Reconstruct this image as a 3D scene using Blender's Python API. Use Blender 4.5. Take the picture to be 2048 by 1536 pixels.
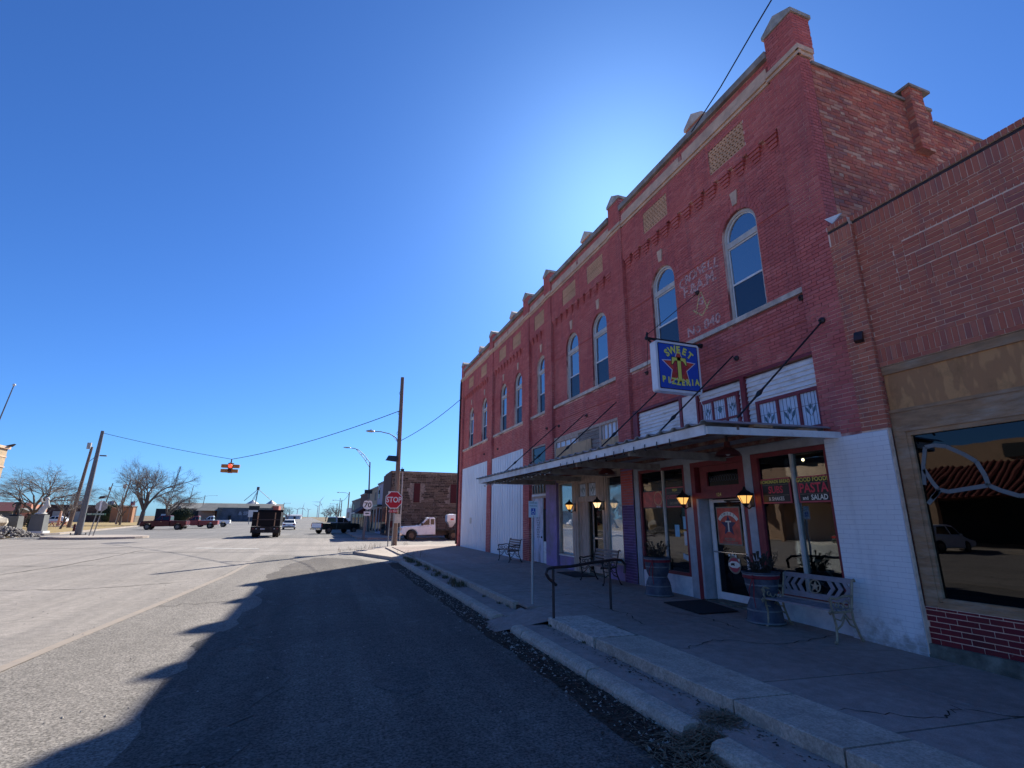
import bpy, bmesh, math, random
import numpy as np
from mathutils import Vector, Matrix
for o in list(bpy.data.objects): bpy.data.objects.remove(o)
SC = bpy.context.scene
K = 1.16            # the layout below is drawn in steps of 1.16 m; everything is scaled by K at the end
R = math.radians
# ---------------------------------------------------------------- camera, sky, sun, exposure
yaw, pit, rol = R(19.7), R(14.93), R(0.412)
fw = Vector((math.sin(yaw)*math.cos(pit), math.cos(yaw)*math.cos(pit), math.sin(pit)))
rt = Vector((math.cos(yaw), -math.sin(yaw), 0)); up = rt.cross(fw)
r2 = rt*math.cos(rol) + up*math.sin(rol); u2 = -rt*math.sin(rol) + up*math.cos(rol)
cam_d = bpy.data.cameras.new('camera'); CAM = bpy.data.objects.new('camera', cam_d)
SC.collection.objects.link(CAM); SC.camera = CAM
CAM.matrix_world = Matrix(((r2.x, u2.x, -fw.x, 0), (r2.y, u2.y, -fw.y, 0), (r2.z, u2.z, -fw.z, 1.6*K), (0, 0, 0, 1)))
cam_d.sensor_width = 36; cam_d.lens = 1008/2048*36; cam_d.clip_start = .05; cam_d.clip_end = 20000
SUN_AZ, SUN_EL = 33.8, 34.0
w = bpy.data.worlds.new('World'); SC.world = w; w.use_nodes = True
nt = w.node_tree; bg = nt.nodes['Background']
sky = nt.nodes.new('ShaderNodeTexSky'); sky.sky_type = 'NISHITA'; sky.sun_disc = False
sky.sun_elevation = R(SUN_EL); sky.sun_rotation = R(SUN_AZ)
sky.altitude = 400; sky.air_density = 1.0; sky.dust_density = 0.62; sky.ozone_density = 2.0
wb = nt.nodes.new('ShaderNodeMix'); wb.data_type = 'RGBA'; wb.blend_type = 'MULTIPLY'; wb.inputs[0].default_value = 1   # cool white balance of the photograph, the same over the whole sky
wb.inputs[7].default_value = (.33, .665, 1.22, 1)
nt.links.new(sky.outputs[0], wb.inputs[6]); nt.links.new(wb.outputs[2], bg.inputs[0]); bg.inputs[1].default_value = 0.0605
sd = bpy.data.lights.new('sun', 'SUN'); sd.energy = 4.4; sd.angle = R(.53); sd.color = (1, .955, .86)
so = bpy.data.objects.new('sun', sd); SC.collection.objects.link(so)
so.rotation_euler = (R(90-SUN_EL), 0, R(180-SUN_AZ))
so.location = (0, 0, 30)
vs = SC.view_settings; vs.view_transform = 'Standard'; vs.look = 'None'; vs.exposure = 1.1; vs.gamma = 1; vs.use_curve_mapping = False
SC.cycles.max_bounces = 6; SC.cycles.diffuse_bounces = 4; SC.cycles.glossy_bounces = 3; SC.cycles.transparent_max_bounces = 12
SC.cycles.use_denoising = True
# ---------------------------------------------------------------- materials
MATS = {}
def _base(name):
    m = bpy.data.materials.new(name); m.use_nodes = True
    n = m.node_tree; p = n.nodes['Principled BSDF']; MATS[name] = m
    return m, n, p
def _coord(n, sc=(1, 1, 1)):
    tc = n.nodes.new('ShaderNodeTexCoord'); mp = n.nodes.new('ShaderNodeMapping')
    mp.inputs['Scale'].default_value = sc; n.links.new(tc.outputs['Object'], mp.inputs[0]); return mp.outputs[0]
def _noise(n, vec, s, d=6, r=.6):
    t = n.nodes.new('ShaderNodeTexNoise'); t.inputs['Scale'].default_value = s; t.inputs['Detail'].default_value = d
    t.inputs['Roughness'].default_value = r; n.links.new(vec, t.inputs['Vector']); return t.outputs['Fac']
def _ramp(n, fac, stops):
    r = n.nodes.new('ShaderNodeValToRGB'); el = r.color_ramp.elements
    while len(el) < len(stops): el.new(.5)
    for e, (p, c) in zip(el, stops): e.position = p; e.color = (*c, 1) if len(c) == 3 else c
    n.links.new(fac, r.inputs[0]); return r.outputs[0]
def _mix(n, fac, a, b, mode='MIX'):
    m = n.nodes.new('ShaderNodeMix'); m.data_type = 'RGBA'; m.blend_type = mode
    for s, v in ((m.inputs[0], fac), (m.inputs[6], a), (m.inputs[7], b)):
        if hasattr(v, 'links'): n.links.new(v, s)
        elif isinstance(v, (int, float)): s.default_value = v
        else: s.default_value = (*v, 1)
    return m.outputs[2]
def _bump(n, p, h, dist, st=1.0):
    b = n.nodes.new('ShaderNodeBump'); b.inputs['Distance'].default_value = dist; b.inputs['Strength'].default_value = st
    n.links.new(h, b.inputs['Height']); n.links.new(b.outputs[0], p.inputs['Normal'])
def plain(name, c, rough=.6, metal=0, var=.18, s=6, spec=.5, bump=0, sc=(1, 1, 1), dirt=None, dirtamt=.5):
    """one paint or material with uneven tone, optional dirt patches and fine relief"""
    m, n, p = _base(name); v = _coord(n, sc)
    f = _noise(n, v, s); lo = tuple(x*(1-var) for x in c); hi = tuple(min(1, x*(1+var)) for x in c)
    col = _ramp(n, f, [(.3, lo), (.7, hi)])
    if dirt:
        d = _ramp(n, _noise(n, v, s*.45, 8, .7), [(.5-.12*dirtamt, (0, 0, 0)), (.75, (1, 1, 1))])
        col = _mix(n, d, col, dirt)
    n.links.new(col, p.inputs['Base Color'])
    p.inputs['Roughness'].default_value = rough; p.inputs['Metallic'].default_value = metal
    p.inputs['Specular IOR Level'].default_value = spec
    if bump: _bump(n, p, _noise(n, v, s*6, 4), bump)
    return m
def emit(name, c, st):
    m, n, p = _base(name); p.inputs['Base Color'].default_value = (*c, 1)
    p.inputs['Emission Color'].default_value = (*c, 1); p.inputs['Emission Strength'].default_value = st; return m
def _splash(n, g, col, c):
    """mud thrown up by rain: ragged stain along the foot of a wall"""
    sp = n.nodes.new('ShaderNodeSeparateXYZ'); n.links.new(g.outputs['Position'], sp.inputs[0])
    mr = n.nodes.new('ShaderNodeMapRange'); mr.inputs[1].default_value = .15; mr.inputs[2].default_value = .85; mr.inputs[3].default_value = .34; mr.inputs[4].default_value = -.12
    n.links.new(sp.outputs['Z'], mr.inputs[0]); ns = _noise(n, g.outputs['Position'], 5.5, 8, .7)
    a = n.nodes.new('ShaderNodeMath'); a.operation = 'ADD'; n.links.new(ns, a.inputs[0]); n.links.new(mr.outputs[0], a.inputs[1])
    return _mix(n, _ramp(n, a.outputs[0], [(.62, (0, 0, 0)), (.85, (.8, .8, .8))]), col, c)
def brickmat(name, cols, grime=(.05, .03, .03), gs=1.2, gamt=.35, rough=.85, spots=None, spotlo=.62, streak=None, splash=None):
    m, n, p = _base(name)
    g = n.nodes.new('ShaderNodeNewGeometry'); oi = n.nodes.new('ShaderNodeObjectInfo')
    a = n.nodes.new('ShaderNodeMath'); a.operation = 'ADD'; n.links.new(g.outputs['Random Per Island'], a.inputs[0]); n.links.new(oi.outputs['Random'], a.inputs[1])
    fr = n.nodes.new('ShaderNodeMath'); fr.operation = 'FRACT'; n.links.new(a.outputs[0], fr.inputs[0])
    N = len(cols); col = _ramp(n, fr.outputs[0], [(i/(N-1), c) for i, c in enumerate(cols)])
    # world-space dirt so that single bricks carry the stain of the wall they sit in
    v = n.nodes.new('ShaderNodeMapping'); n.links.new(g.outputs['Position'], v.inputs[0]); v = v.outputs[0]
    gf = _ramp(n, _noise(n, v, gs, 6, .65), [(.42, (0, 0, 0)), (.72, (gamt,)*3)])
    col = _mix(n, gf, col, grime)
    if spots:
        sf = _ramp(n, _noise(n, v, 2.2, 9, .75), [(spotlo, (0, 0, 0)), (spotlo+.06, (.8, .8, .8))])
        col = _mix(n, sf, col, spots)
    if streak:   # rain streaks: noise stretched down the wall
        sm = n.nodes.new('ShaderNodeMapping'); sm.inputs['Scale'].default_value = (2.2, 2.2, .16); n.links.new(g.outputs['Position'], sm.inputs[0])
        col = _mix(n, _ramp(n, _noise(n, sm.outputs[0], 1.6, 5, .65), [(.50, (0, 0, 0)), (.70, (.65, .65, .65))]), col, streak)
    if splash: col = _splash(n, g, col, splash)
    n.links.new(col, p.inputs['Base Color']); p.inputs['Roughness'].default_value = rough
    p.inputs['Specular IOR Level'].default_value = .25
    _bump(n, p, _noise(n, v, 45, 4), .004, .7)
    return m
def glass(name, tint, refl, trans=.75, rough=.01, fres=1.0):
    m = bpy.data.materials.new(name); m.use_nodes = True; MATS[name] = m
    n = m.node_tree; n.nodes.clear(); out = n.nodes.new('ShaderNodeOutputMaterial')
    t = n.nodes.new('ShaderNodeBsdfTransparent'); t.inputs[0].default_value = (trans*tint[0], trans*tint[1], trans*tint[2], 1)
    gl = n.nodes.new('ShaderNodeBsdfGlossy'); gl.inputs['Roughness'].default_value = rough; gl.inputs[0].default_value = (.95, .97, 1, 1)
    lw = n.nodes.new('ShaderNodeFresnel'); lw.inputs[0].default_value = 1.5
    ad = n.nodes.new('ShaderNodeMath'); ad.operation = 'MULTIPLY_ADD'; ad.inputs[1].default_value = fres; ad.inputs[2].default_value = refl; ad.use_clamp = True
    n.links.new(lw.outputs[0], ad.inputs[0])
    # slight waviness of old glass
    tc = n.nodes.new('ShaderNodeTexCoord'); ns = n.nodes.new('ShaderNodeTexNoise'); ns.inputs['Scale'].default_value = 1.3
    n.links.new(tc.outputs['Object'], ns.inputs['Vector']); b = n.nodes.new('ShaderNodeBump'); b.inputs['Distance'].default_value = .004; b.inputs['Strength'].default_value = .5
    n.links.new(ns.outputs['Fac'], b.inputs['Height']); n.links.new(b.outputs[0], gl.inputs['Normal'])
    mx = n.nodes.new('ShaderNodeMixShader'); n.links.new(ad.outputs[0], mx.inputs[0]); n.links.new(t.outputs[0], mx.inputs[1]); n.links.new(gl.outputs[0], mx.inputs[2])
    n.links.new(mx.outputs[0], out.inputs[0]); return m
def darkglass(name, c, refl, rough=.02):
    m = bpy.data.materials.new(name); m.use_nodes = True; MATS[name] = m
    n = m.node_tree; n.nodes.clear(); out = n.nodes.new('ShaderNodeOutputMaterial')
    d = n.nodes.new('ShaderNodeBsdfDiffuse'); d.inputs[0].default_value = (*c, 1)
    gl = n.nodes.new('ShaderNodeBsdfGlossy'); gl.inputs['Roughness'].default_value = rough
    mx = n.nodes.new('ShaderNodeMixShader'); mx.inputs[0].default_value = refl
    n.links.new(d.outputs[0], mx.inputs[1]); n.links.new(gl.outputs[0], mx.inputs[2]); n.links.new(mx.outputs[0], out.inputs[0]); return m
# bricks
brickmat('painted_brick', [(.60, .145, .125), (.65, .17, .145), (.54, .125, .11), (.70, .21, .18)], grime=(.40, .105, .105), spots=(.72, .42, .35), spotlo=.68, streak=(.36, .11, .11), gamt=.5, gs=.7)
brickmat('red_brick', [(.54, .15, .09), (.59, .175, .105), (.49, .13, .082), (.62, .205, .125), (.40, .13, .10)], grime=(.34, .13, .11), streak=(.30, .12, .11), gs=.9, gamt=.3)
brickmat('old_brick', [(.56, .14, .085), (.64, .19, .11), (.44, .13, .10), (.68, .28, .17), (.56, .15, .10), (.38, .17, .14), (.64, .22, .13), (.74, .44, .29)], grime=(.12, .06, .06), gs=1.6, gamt=.45, spots=(.72, .50, .34), spotlo=.60)
brickmat('chipped_brick', [(.20, .02, .03), (.24, .03, .035), (.17, .02, .025)], spots=(.35, .28, .24), spotlo=.6)
brickmat('white_brick', [(.86, .85, .85), (.88, .87, .87), (.84, .83, .83)], grime=(.72, .71, .72), gamt=.5, splash=(.34, .30, .27), streak=(.70, .69, .70))
brickmat('tan_brick', [(.74, .41, .23), (.80, .47, .28), (.66, .35, .19)], grime=(.2, .12, .08))
brickmat('stone_brick', [(.09, .066, .052), (.19, .145, .11), (.045, .036, .03), (.14, .105, .08), (.26, .20, .155)], grime=(.03, .025, .025), gs=.9, gamt=.5, spots=(.40, .32, .27), spotlo=.62)
brickmat('purple_brick', [(.13, .06, .17), (.16, .08, .22), (.11, .05, .13)], grime=(.2, .16, .15), gamt=.5, gs=1.5)
plain('pale_mortar', (.84, .58, .44), .95, s=9, var=.25)
m, n, p = _base('painted_mortar'); v = _coord(n)
col = _mix(n, _ramp(n, _noise(n, v, .55, 5, .7), [(.46, (0, 0, 0)), (.56, (1, 1, 1))]), (.33, .085, .075), (.84, .52, .43))
n.links.new(col, p.inputs['Base Color']); p.inputs['Roughness'].default_value = .95
plain('old_mortar', (.40, .20, .15), .95, s=7, var=.35)
plain('white_mortar', (.62, .60, .64), .9, s=7, var=.2)
plain('stone_mortar', (.30, .25, .20), .95, s=5, var=.4)
plain('purple_mortar', (.10, .05, .12), .95, s=5, var=.3)
plain('sandstone', (.74, .50, .34), .9, s=3.5, var=.15, bump=.004, dirt=(.48, .31, .23))
plain('pale_stone', (.68, .58, .48), .9, s=4, var=.2, bump=.004, dirt=(.3, .22, .18))
plain('cap_stone', (.52, .47, .40), .95, s=4, var=.3, bump=.006, dirt=(.16, .14, .12))
plain('coping', (.34, .30, .26), .95, s=3, var=.3, dirt=(.1, .09, .08))
# woods, paints, metals
plain('frame_putty', (.58, .53, .47), .6, var=.15, s=8)
plain('frame_white', (.80, .78, .77), .5, var=.1)
plain('red_trim', (.22, .022, .032), .5, var=.25, s=7)
plain('grey_paint', (.42, .44, .48), .6, var=.15, dirt=(.3, .31, .34))
plain('white_paint', (.78, .77, .80), .6, var=.1, s=4, dirt=(.4, .42, .5))
plain('peeling_white', (.84, .82, .80), .75, var=.06, s=5, sc=(1, 1, 3.5), dirt=(.50, .43, .37), dirtamt=0)
plain('peeling_door', (.66, .67, .78), .7, var=.08, s=3.2, sc=(2, 2, .7), dirt=(.07, .06, .08), dirtamt=.1)
plain('purple_paint', (.34, .22, .48), .75, var=.2, s=3, dirt=(.24, .19, .19), dirtamt=.9)
plain('weathered_wood', (.56, .43, .34), .85, var=.25, s=9, sc=(4, 4, .5), dirt=(.34, .23, .18))
plain('weathered_board', (.33, .28, .24), .9, var=.45, s=6, sc=(3, .8, 9), dirt=(.1, .07, .06))
plain('bench_wood', (.26, .18, .15), .7, var=.4, s=14, sc=(.6, 5, 5))
plain('black_iron', (.012, .012, .014), .45, var=.3)
plain('dark_steel', (.03, .022, .024), .55, var=.4, s=12, dirt=(.08, .03, .02))
plain('antique_gold', (.34, .27, .18), .5, metal=.3, var=.3, s=20)
plain('bench_slate', (.26, .23, .245), .6, var=.2, s=10)
plain('galvanised', (.42, .42, .42), .5, metal=.5, var=.15, s=5)
plain('white_metal', (.84, .83, .84), .4, var=.05, s=1.2, dirt=(.66, .64, .66), sc=(1, 1, .5), dirtamt=.1)
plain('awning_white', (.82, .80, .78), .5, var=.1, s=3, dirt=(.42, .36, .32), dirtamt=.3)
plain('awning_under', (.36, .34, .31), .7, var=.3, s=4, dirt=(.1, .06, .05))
plain('rusty_purlin', (.16, .05, .035), .85, var=.5, s=9, dirt=(.3, .25, .2))
plain('bare_wood', (.40, .24, .13), .8, var=.3, s=8)
plain('sign_blue', (.02, .10, .52), .35, var=.04)
plain('sign_yellow', (.88, .85, .16), .4, var=.05)
plain('sign_red', (.62, .08, .05), .4, var=.35, s=9)
plain('sign_rim', (.82, .82, .84), .4, var=.05)
plain('sign_navy', (.012, .018, .09), .4, var=.1)
plain('letter_faint', (.10, .13, .35), .5)
plain('board_black', (.012, .012, .014), .4, var=.1)
plain('board_crimson', (.50, .05, .08), .4, var=.1)
plain('board_green', (.02, .035, .035), .4, var=.1)
plain('letter_cream', (.85, .82, .72), .5); plain('letter_gold', (.80, .68, .12), .5)
plain('letter_red', (.75, .05, .09), .5); plain('letter_tan', (.28, .24, .18), .5)
plain('paper_blue', (.25, .50, .68), .7); plain('paper_white', (.7, .7, .72), .7)
plain('stop_red', (.50, .008, .02), .35, var=.05); plain('sign_white', (.75, .75, .75), .4, var=.05)
plain('sign_back', (.30, .30, .29), .5, metal=.5); plain('hc_blue', (.02, .09, .42), .4)
plain('sign_green', (.05, .15, .08), .5)
plain('signal_yellow', (.45, .17, .03), .5, var=.2)
emit('signal_lit', (1, .05, .03), 1.5); plain('signal_dark', (.06, .008, .008), .3)
emit('lamp_glow', (1, .50, .13), .55); emit('lamp_glow_white', (1, .68, .34), .8); emit('room_bulb', (1, .72, .42), 6)
plain('string_bulb', (.45, .42, .38), .2)
plain('barrel_blue', (.045, .052, .085), .6, var=.35, s=8, dirt=(.14, .135, .14)); plain('barrel_band', (.17, .175, .19), .6, var=.3, s=12)
plain('ribbon_red', (.22, .01, .02), .6); plain('dry_plant', (.05, .04, .03), .9); plain('soil', (.03, .02, .015), 1)
plain('rubber_mat', (.012, .011, .014), .95, s=30)
plain('lace_net', (.26, .60, .70), .9, var=.2, s=2)
plain('lace_line', (.80, .92, .96), .9, var=.1)
plain('curtain_cloth', (.30, .22, .16), .9, var=.5, s=10, sc=(1, 8, .3))
plain('shade_red', (.10, .018, .016), .5, var=.2)
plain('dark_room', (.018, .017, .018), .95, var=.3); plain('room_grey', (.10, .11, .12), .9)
plain('concrete_base', (.20, .19, .15), .95, s=6, var=.5, bump=.01, dirt=(.06, .06, .045))
glass('shop_glass', (.85, .95, .95), .04, .8); glass('lace_glass', (1, 1, 1), .0, .97, .02, .35); glass('dark_shop_glass', (.5, .5, .55), .02, .12, .01, .7)
darkglass('sky_glass', (.01, .014, .02), .50); darkglass('screen_glass', (.015, .022, .04), .13, .15)
darkglass('far_glass', (.02, .025, .03), .22, .06); plain('vehicle_glass', (.008, .01, .012), .1); plain('truck_black', (.006, .005, .006), .65, spec=.2)
# leaded glass: pale opaque panes
plain('leaded_glass', (.66, .70, .78), .25, var=.12, s=6, spec=.6); plain('lead_line', (.06, .07, .10), .4); plain('lead_flower', (.08, .14, .17), .3)
# plywood
def plywood(name, c1, c2, c3):
    m, n, p = _base(name); v = _coord(n, (1, 1.6, .5)); f = _noise(n, v, 2.4, 3, .55)
    wv = n.nodes.new('ShaderNodeTexWave'); wv.inputs['Scale'].default_value = 2.2; wv.inputs['Distortion'].default_value = 9; wv.inputs['Detail'].default_value = 3
    n.links.new(v, wv.inputs['Vector'])
    col = _mix(n, f, c1, c2); col = _mix(n, _ramp(n, wv.outputs['Fac'], [(.15, (.5, .5, .5)), (.4, (0, 0, 0))]), col, c3)
    col = _mix(n, _ramp(n, _noise(n, _coord(n), 1.7, 8, .75), [(.52, (0, 0, 0)), (.7, (.7, .7, .7))]), col, tuple(x*.45 for x in c1))
    n.links.new(col, p.inputs['Base Color']); p.inputs['Roughness'].default_value = .8
plywood('plywood', (.68, .33, .12), (.58, .27, .11), (.34, .14, .06))
plywood('fresh_board', (.68, .44, .24), (.60, .38, .20), (.42, .24, .13))
plain('trim_board', (.38, .21, .105), .8, var=.3, s=5, sc=(1, .6, 3), dirt=(.50, .38, .27), dirtamt=.2)
# ground
def ground(name, cols, dark, s=1.0, aggr=55, aamt=.35, streak=.3, crack=None, bumpd=.004, rough=.95, patch=None):
    m, n, p = _base(name); v = _coord(n)
    base = _ramp(n, _noise(n, v, .22*s, 7, .62), [(.30, cols[0]), (.5, cols[1]), (.72, cols[2])])
    st = _ramp(n, _noise(n, _coord(n, (1.3, .05, 1)), 1.1, 5, .6), [(.42, (0, 0, 0)), (.62, (streak,)*3)])
    col = _mix(n, st, base, dark)
    ag = _ramp(n, _noise(n, v, aggr, 2, .8), [(.36, (1-aamt,)*3), (.5, (1, 1, 1)), (.66, (1+aamt,)*3)])
    col = _mix(n, 1.0, col, ag, 'MULTIPLY')
    mid = _ramp(n, _noise(n, v, 6, 6, .7), [(.35, (.82, .82, .82)), (.65, (1.14, 1.14, 1.14))])
    col = _mix(n, 1.0, col, mid, 'MULTIPLY')
    if crack:
        vo = n.nodes.new('ShaderNodeTexVoronoi'); vo.feature = 'DISTANCE_TO_EDGE'; vo.inputs['Scale'].default_value = crack
        wob = _mix(n, .12, v, n.nodes.new('ShaderNodeTexNoise').outputs['Color'])
        n.links.new(wob, vo.inputs['Vector'])
        cr = _ramp(n, vo.outputs['Distance'], [(.0, (.75, .75, .75)), (.012, (0, 0, 0))])
        msk = _ramp(n, _noise(n, v, .3, 3), [(.5, (0, 0, 0)), (.6, (1, 1, 1))])
        cr = _mix(n, 1.0, cr, msk, 'MULTIPLY')
        col = _mix(n, cr, col, dark)
    if patch:
        pf = _ramp(n, _noise(n, v, 1.4, 8, .7), [(.60, (0, 0, 0)), (.68, (.8, .8, .8))]); col = _mix(n, pf, col, patch)
    n.links.new(col, p.inputs['Base Color']); p.inputs['Roughness'].default_value = rough; p.inputs['Specular IOR Level'].default_value = .2
    _bump(n, p, _noise(n, v, aggr*.8, 3, .7), bumpd)
    return m
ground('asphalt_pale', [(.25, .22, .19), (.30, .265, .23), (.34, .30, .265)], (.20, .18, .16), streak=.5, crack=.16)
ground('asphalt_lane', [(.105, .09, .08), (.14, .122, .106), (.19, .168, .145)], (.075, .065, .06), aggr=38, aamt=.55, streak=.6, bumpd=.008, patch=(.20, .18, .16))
ground('asphalt_far', [(.17, .16, .15), (.21, .195, .18), (.25, .23, .21)], (.13, .125, .12), s=.5, streak=.45)
ground('asphalt_shoulder', [(.19, .17, .148), (.235, .21, .183), (.28, .252, .22)], (.15, .135, .118), aggr=34, aamt=.5, streak=.4, bumpd=.008)
ground('tar', [(.11, .10, .09), (.14, .125, .11), (.17, .15, .135)], (.09, .08, .07), aggr=30)
ground('patch_pale', [(.19, .17, .155), (.23, .20, .18), (.27, .24, .21)], (.15, .13, .12), aggr=30)
ground('oil', [(.085, .078, .072), (.11, .10, .09), (.15, .135, .12)], (.06, .055, .052), aggr=38, aamt=.5)
ground('concrete', [(.30, .235, .20), (.365, .285, .245), (.43, .34, .295)], (.22, .17, .15), aggr=90, aamt=.16, streak=.3, bumpd=.002, crack=.35)
ground('kerb_concrete', [(.44, .355, .28), (.51, .41, .325), (.58, .475, .38)], (.33, .26, .21), aggr=40, aamt=.22, streak=.35, bumpd=.004, patch=(.30, .26, .22))
ground('rough_kerb', [(.48, .40, .33), (.56, .465, .385), (.64, .54, .45)], (.33, .27, .22), aggr=22, aamt=.3, streak=.1, bumpd=.006)
ground('corner_concrete', [(.36, .30, .25), (.42, .355, .30), (.47, .40, .335)], (.3, .25, .2), aggr=60, aamt=.15)
ground('dirt', [(.035, .024, .018), (.055, .038, .028), (.08, .056, .042)], (.02, .015, .012), aggr=25, aamt=.5, bumpd=.02)
ground('dry_lawn', [(.26, .18, .075), (.33, .235, .10), (.39, .28, .125)], (.22, .17, .08), aggr=12, aamt=.25, s=1)
ground('prairie', [(.15, .11, .06), (.20, .145, .08), (.26, .19, .11)], (.1, .08, .05), aggr=2, aamt=.3, s=.05)
plain('straw', (.20, .145, .085), .9, var=.4, s=20); plain('weed', (.10, .095, .045), .9, var=.4, s=14); plain('dry_weed', (.32, .21, .12), .9, var=.3, s=14)
plain('leaf_litter', (.05, .032, .02), .9); plain('bark', (.13, .105, .09), .95, var=.35, s=10); plain('twig_grey', (.20, .17, .15), .95, var=.3)
plain('rubble', (.30, .27, .23), .95, var=.45, s=5); plain('boulder_stone', (.46, .40, .32), .95, var=.2, s=2, bump=.02)
plain('evergreen', (.025, .04, .018), .9, var=.5, s=3); plain('hedge_brown', (.06, .03, .022), .9, var=.5, s=3)
plain('pole_wood', (.20, .14, .11), .9, var=.35, s=8, sc=(5, 5, .5)); plain('pole_steel', (.13, .13, .135), .6, var=.15)
plain('wire_black', (.015, .015, .018), .6); plain('box_grey', (.42, .40, .38), .5); plain('panel_dark', (.015, .018, .03), .2)
plain('tyre', (.018, .017, .016), .9, dirt=(.12, .085, .055), dirtamt=.2); plain('rim_metal', (.22, .18, .15), .5, metal=.5)
plain('mud', (.16, .11, .075), .9); plain('chrome', (.6, .6, .6), .15, metal=.9); plain('plate', (.5, .5, .5), .4)
plain('tail_red', (.3, .01, .01), .3); plain('headlight', (.5, .5, .5), .1, spec=1)
for nm, c in (('car_white', (.84, .86, .86)), ('car_red', (.10, .004, .008)), ('car_dark', (.012, .02, .017)), ('car_silver', (.40, .40, .42)), ('car_black', (.007, .006, .006)), ('car_salmon', (.32, .06, .05))):
    m = plain(nm, c, .38, spec=.3, var=.04, dirt=tuple(x*.75+.02 for x in c), dirtamt=.1)
    m.node_tree.nodes['Principled BSDF'].inputs['Coat Weight'].default_value = .12
plain('far_brown', (.10, .052, .04), .9, s=1, var=.15); plain('far_tan', (.36, .17, .085), .9, s=2, var=.12); plain('far_maroon', (.13, .028, .03), .8, var=.1)
plain('far_salmon', (.52, .23, .15), .9, var=.06); plain('far_black', (.012, .016, .018), .7); plain('far_grey', (.13, .13, .12), .8, var=.2, s=.6)
plain('far_roof', (.21, .20, .17), .7, var=.25, s=.4, sc=(1, 1, 1)); plain('far_door', (.50, .46, .38), .8, var=.06); plain('far_white', (.62, .62, .62), .7, var=.05)
plain('far_peach', (.55, .33, .24), .9, var=.05); plain('far_beige', (.36, .29, .21), .9, var=.1, s=1); plain('yellow_brick', (.50, .36, .22), .9, var=.12, s=2)
plain('roof_dark', (.05, .05, .05), .9, s=2); plain('spa_paint', (.10, .11, .13), .8, var=.4, s=.8); plain('spa_letter', (.30, .32, .36), .8)
plain('gable_red', (.45, .12, .08), .9, var=.1); plain('bin_metal', (.42, .43, .45), .5, metal=.5, var=.1, s=1)
plain('turbine_white', (.62, .64, .68), .6, var=.03); plain('statue_dark', (.025, .02, .02), .5, var=.3); plain('statue_pale', (.62, .58, .5), .7, var=.1, s=6)
plain('picnic_red', (.50, .14, .09), .7); plain('lavender', (.36, .34, .42), .85, var=.1); plain('dark_red', (.075, .010, .012), .8, var=.15)
plain('stucco_tan', (.42, .27, .17), .9, var=.1, s=1); plain('tile_red', (.20, .055, .04), .8, var=.4, s=3)
plain('paint_line', (.31, .25, .195), .95, var=.12, s=9, dirt=(.26, .225, .19), dirtamt=1); plain('paint_white', (.7, .68, .62), .8, var=.15, s=2)
plain('flag_red', (.45, .05, .06), .8); plain('flag_blue', (.03, .05, .2), .8); plain('crack_tape', (.20, .20, .19), .8, var=.1)
# ghost lettering: worn paint, holes where it has flaked off
def ghost(name, c):
    m, n, p = _base(name); v = _coord(n); p.inputs['Base Color'].default_value = (*c, 1); p.inputs['Roughness'].default_value = .9
    a = _ramp(n, _noise(n, v, 9, 6, .75), [(.34, (.0, .0, .0)), (.56, (.8, .8, .8))]); n.links.new(a, p.inputs['Alpha'])
ghost('ghost_white', (.80, .50, .45)); ghost('ghost_gold', (.85, .62, .30))
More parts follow.
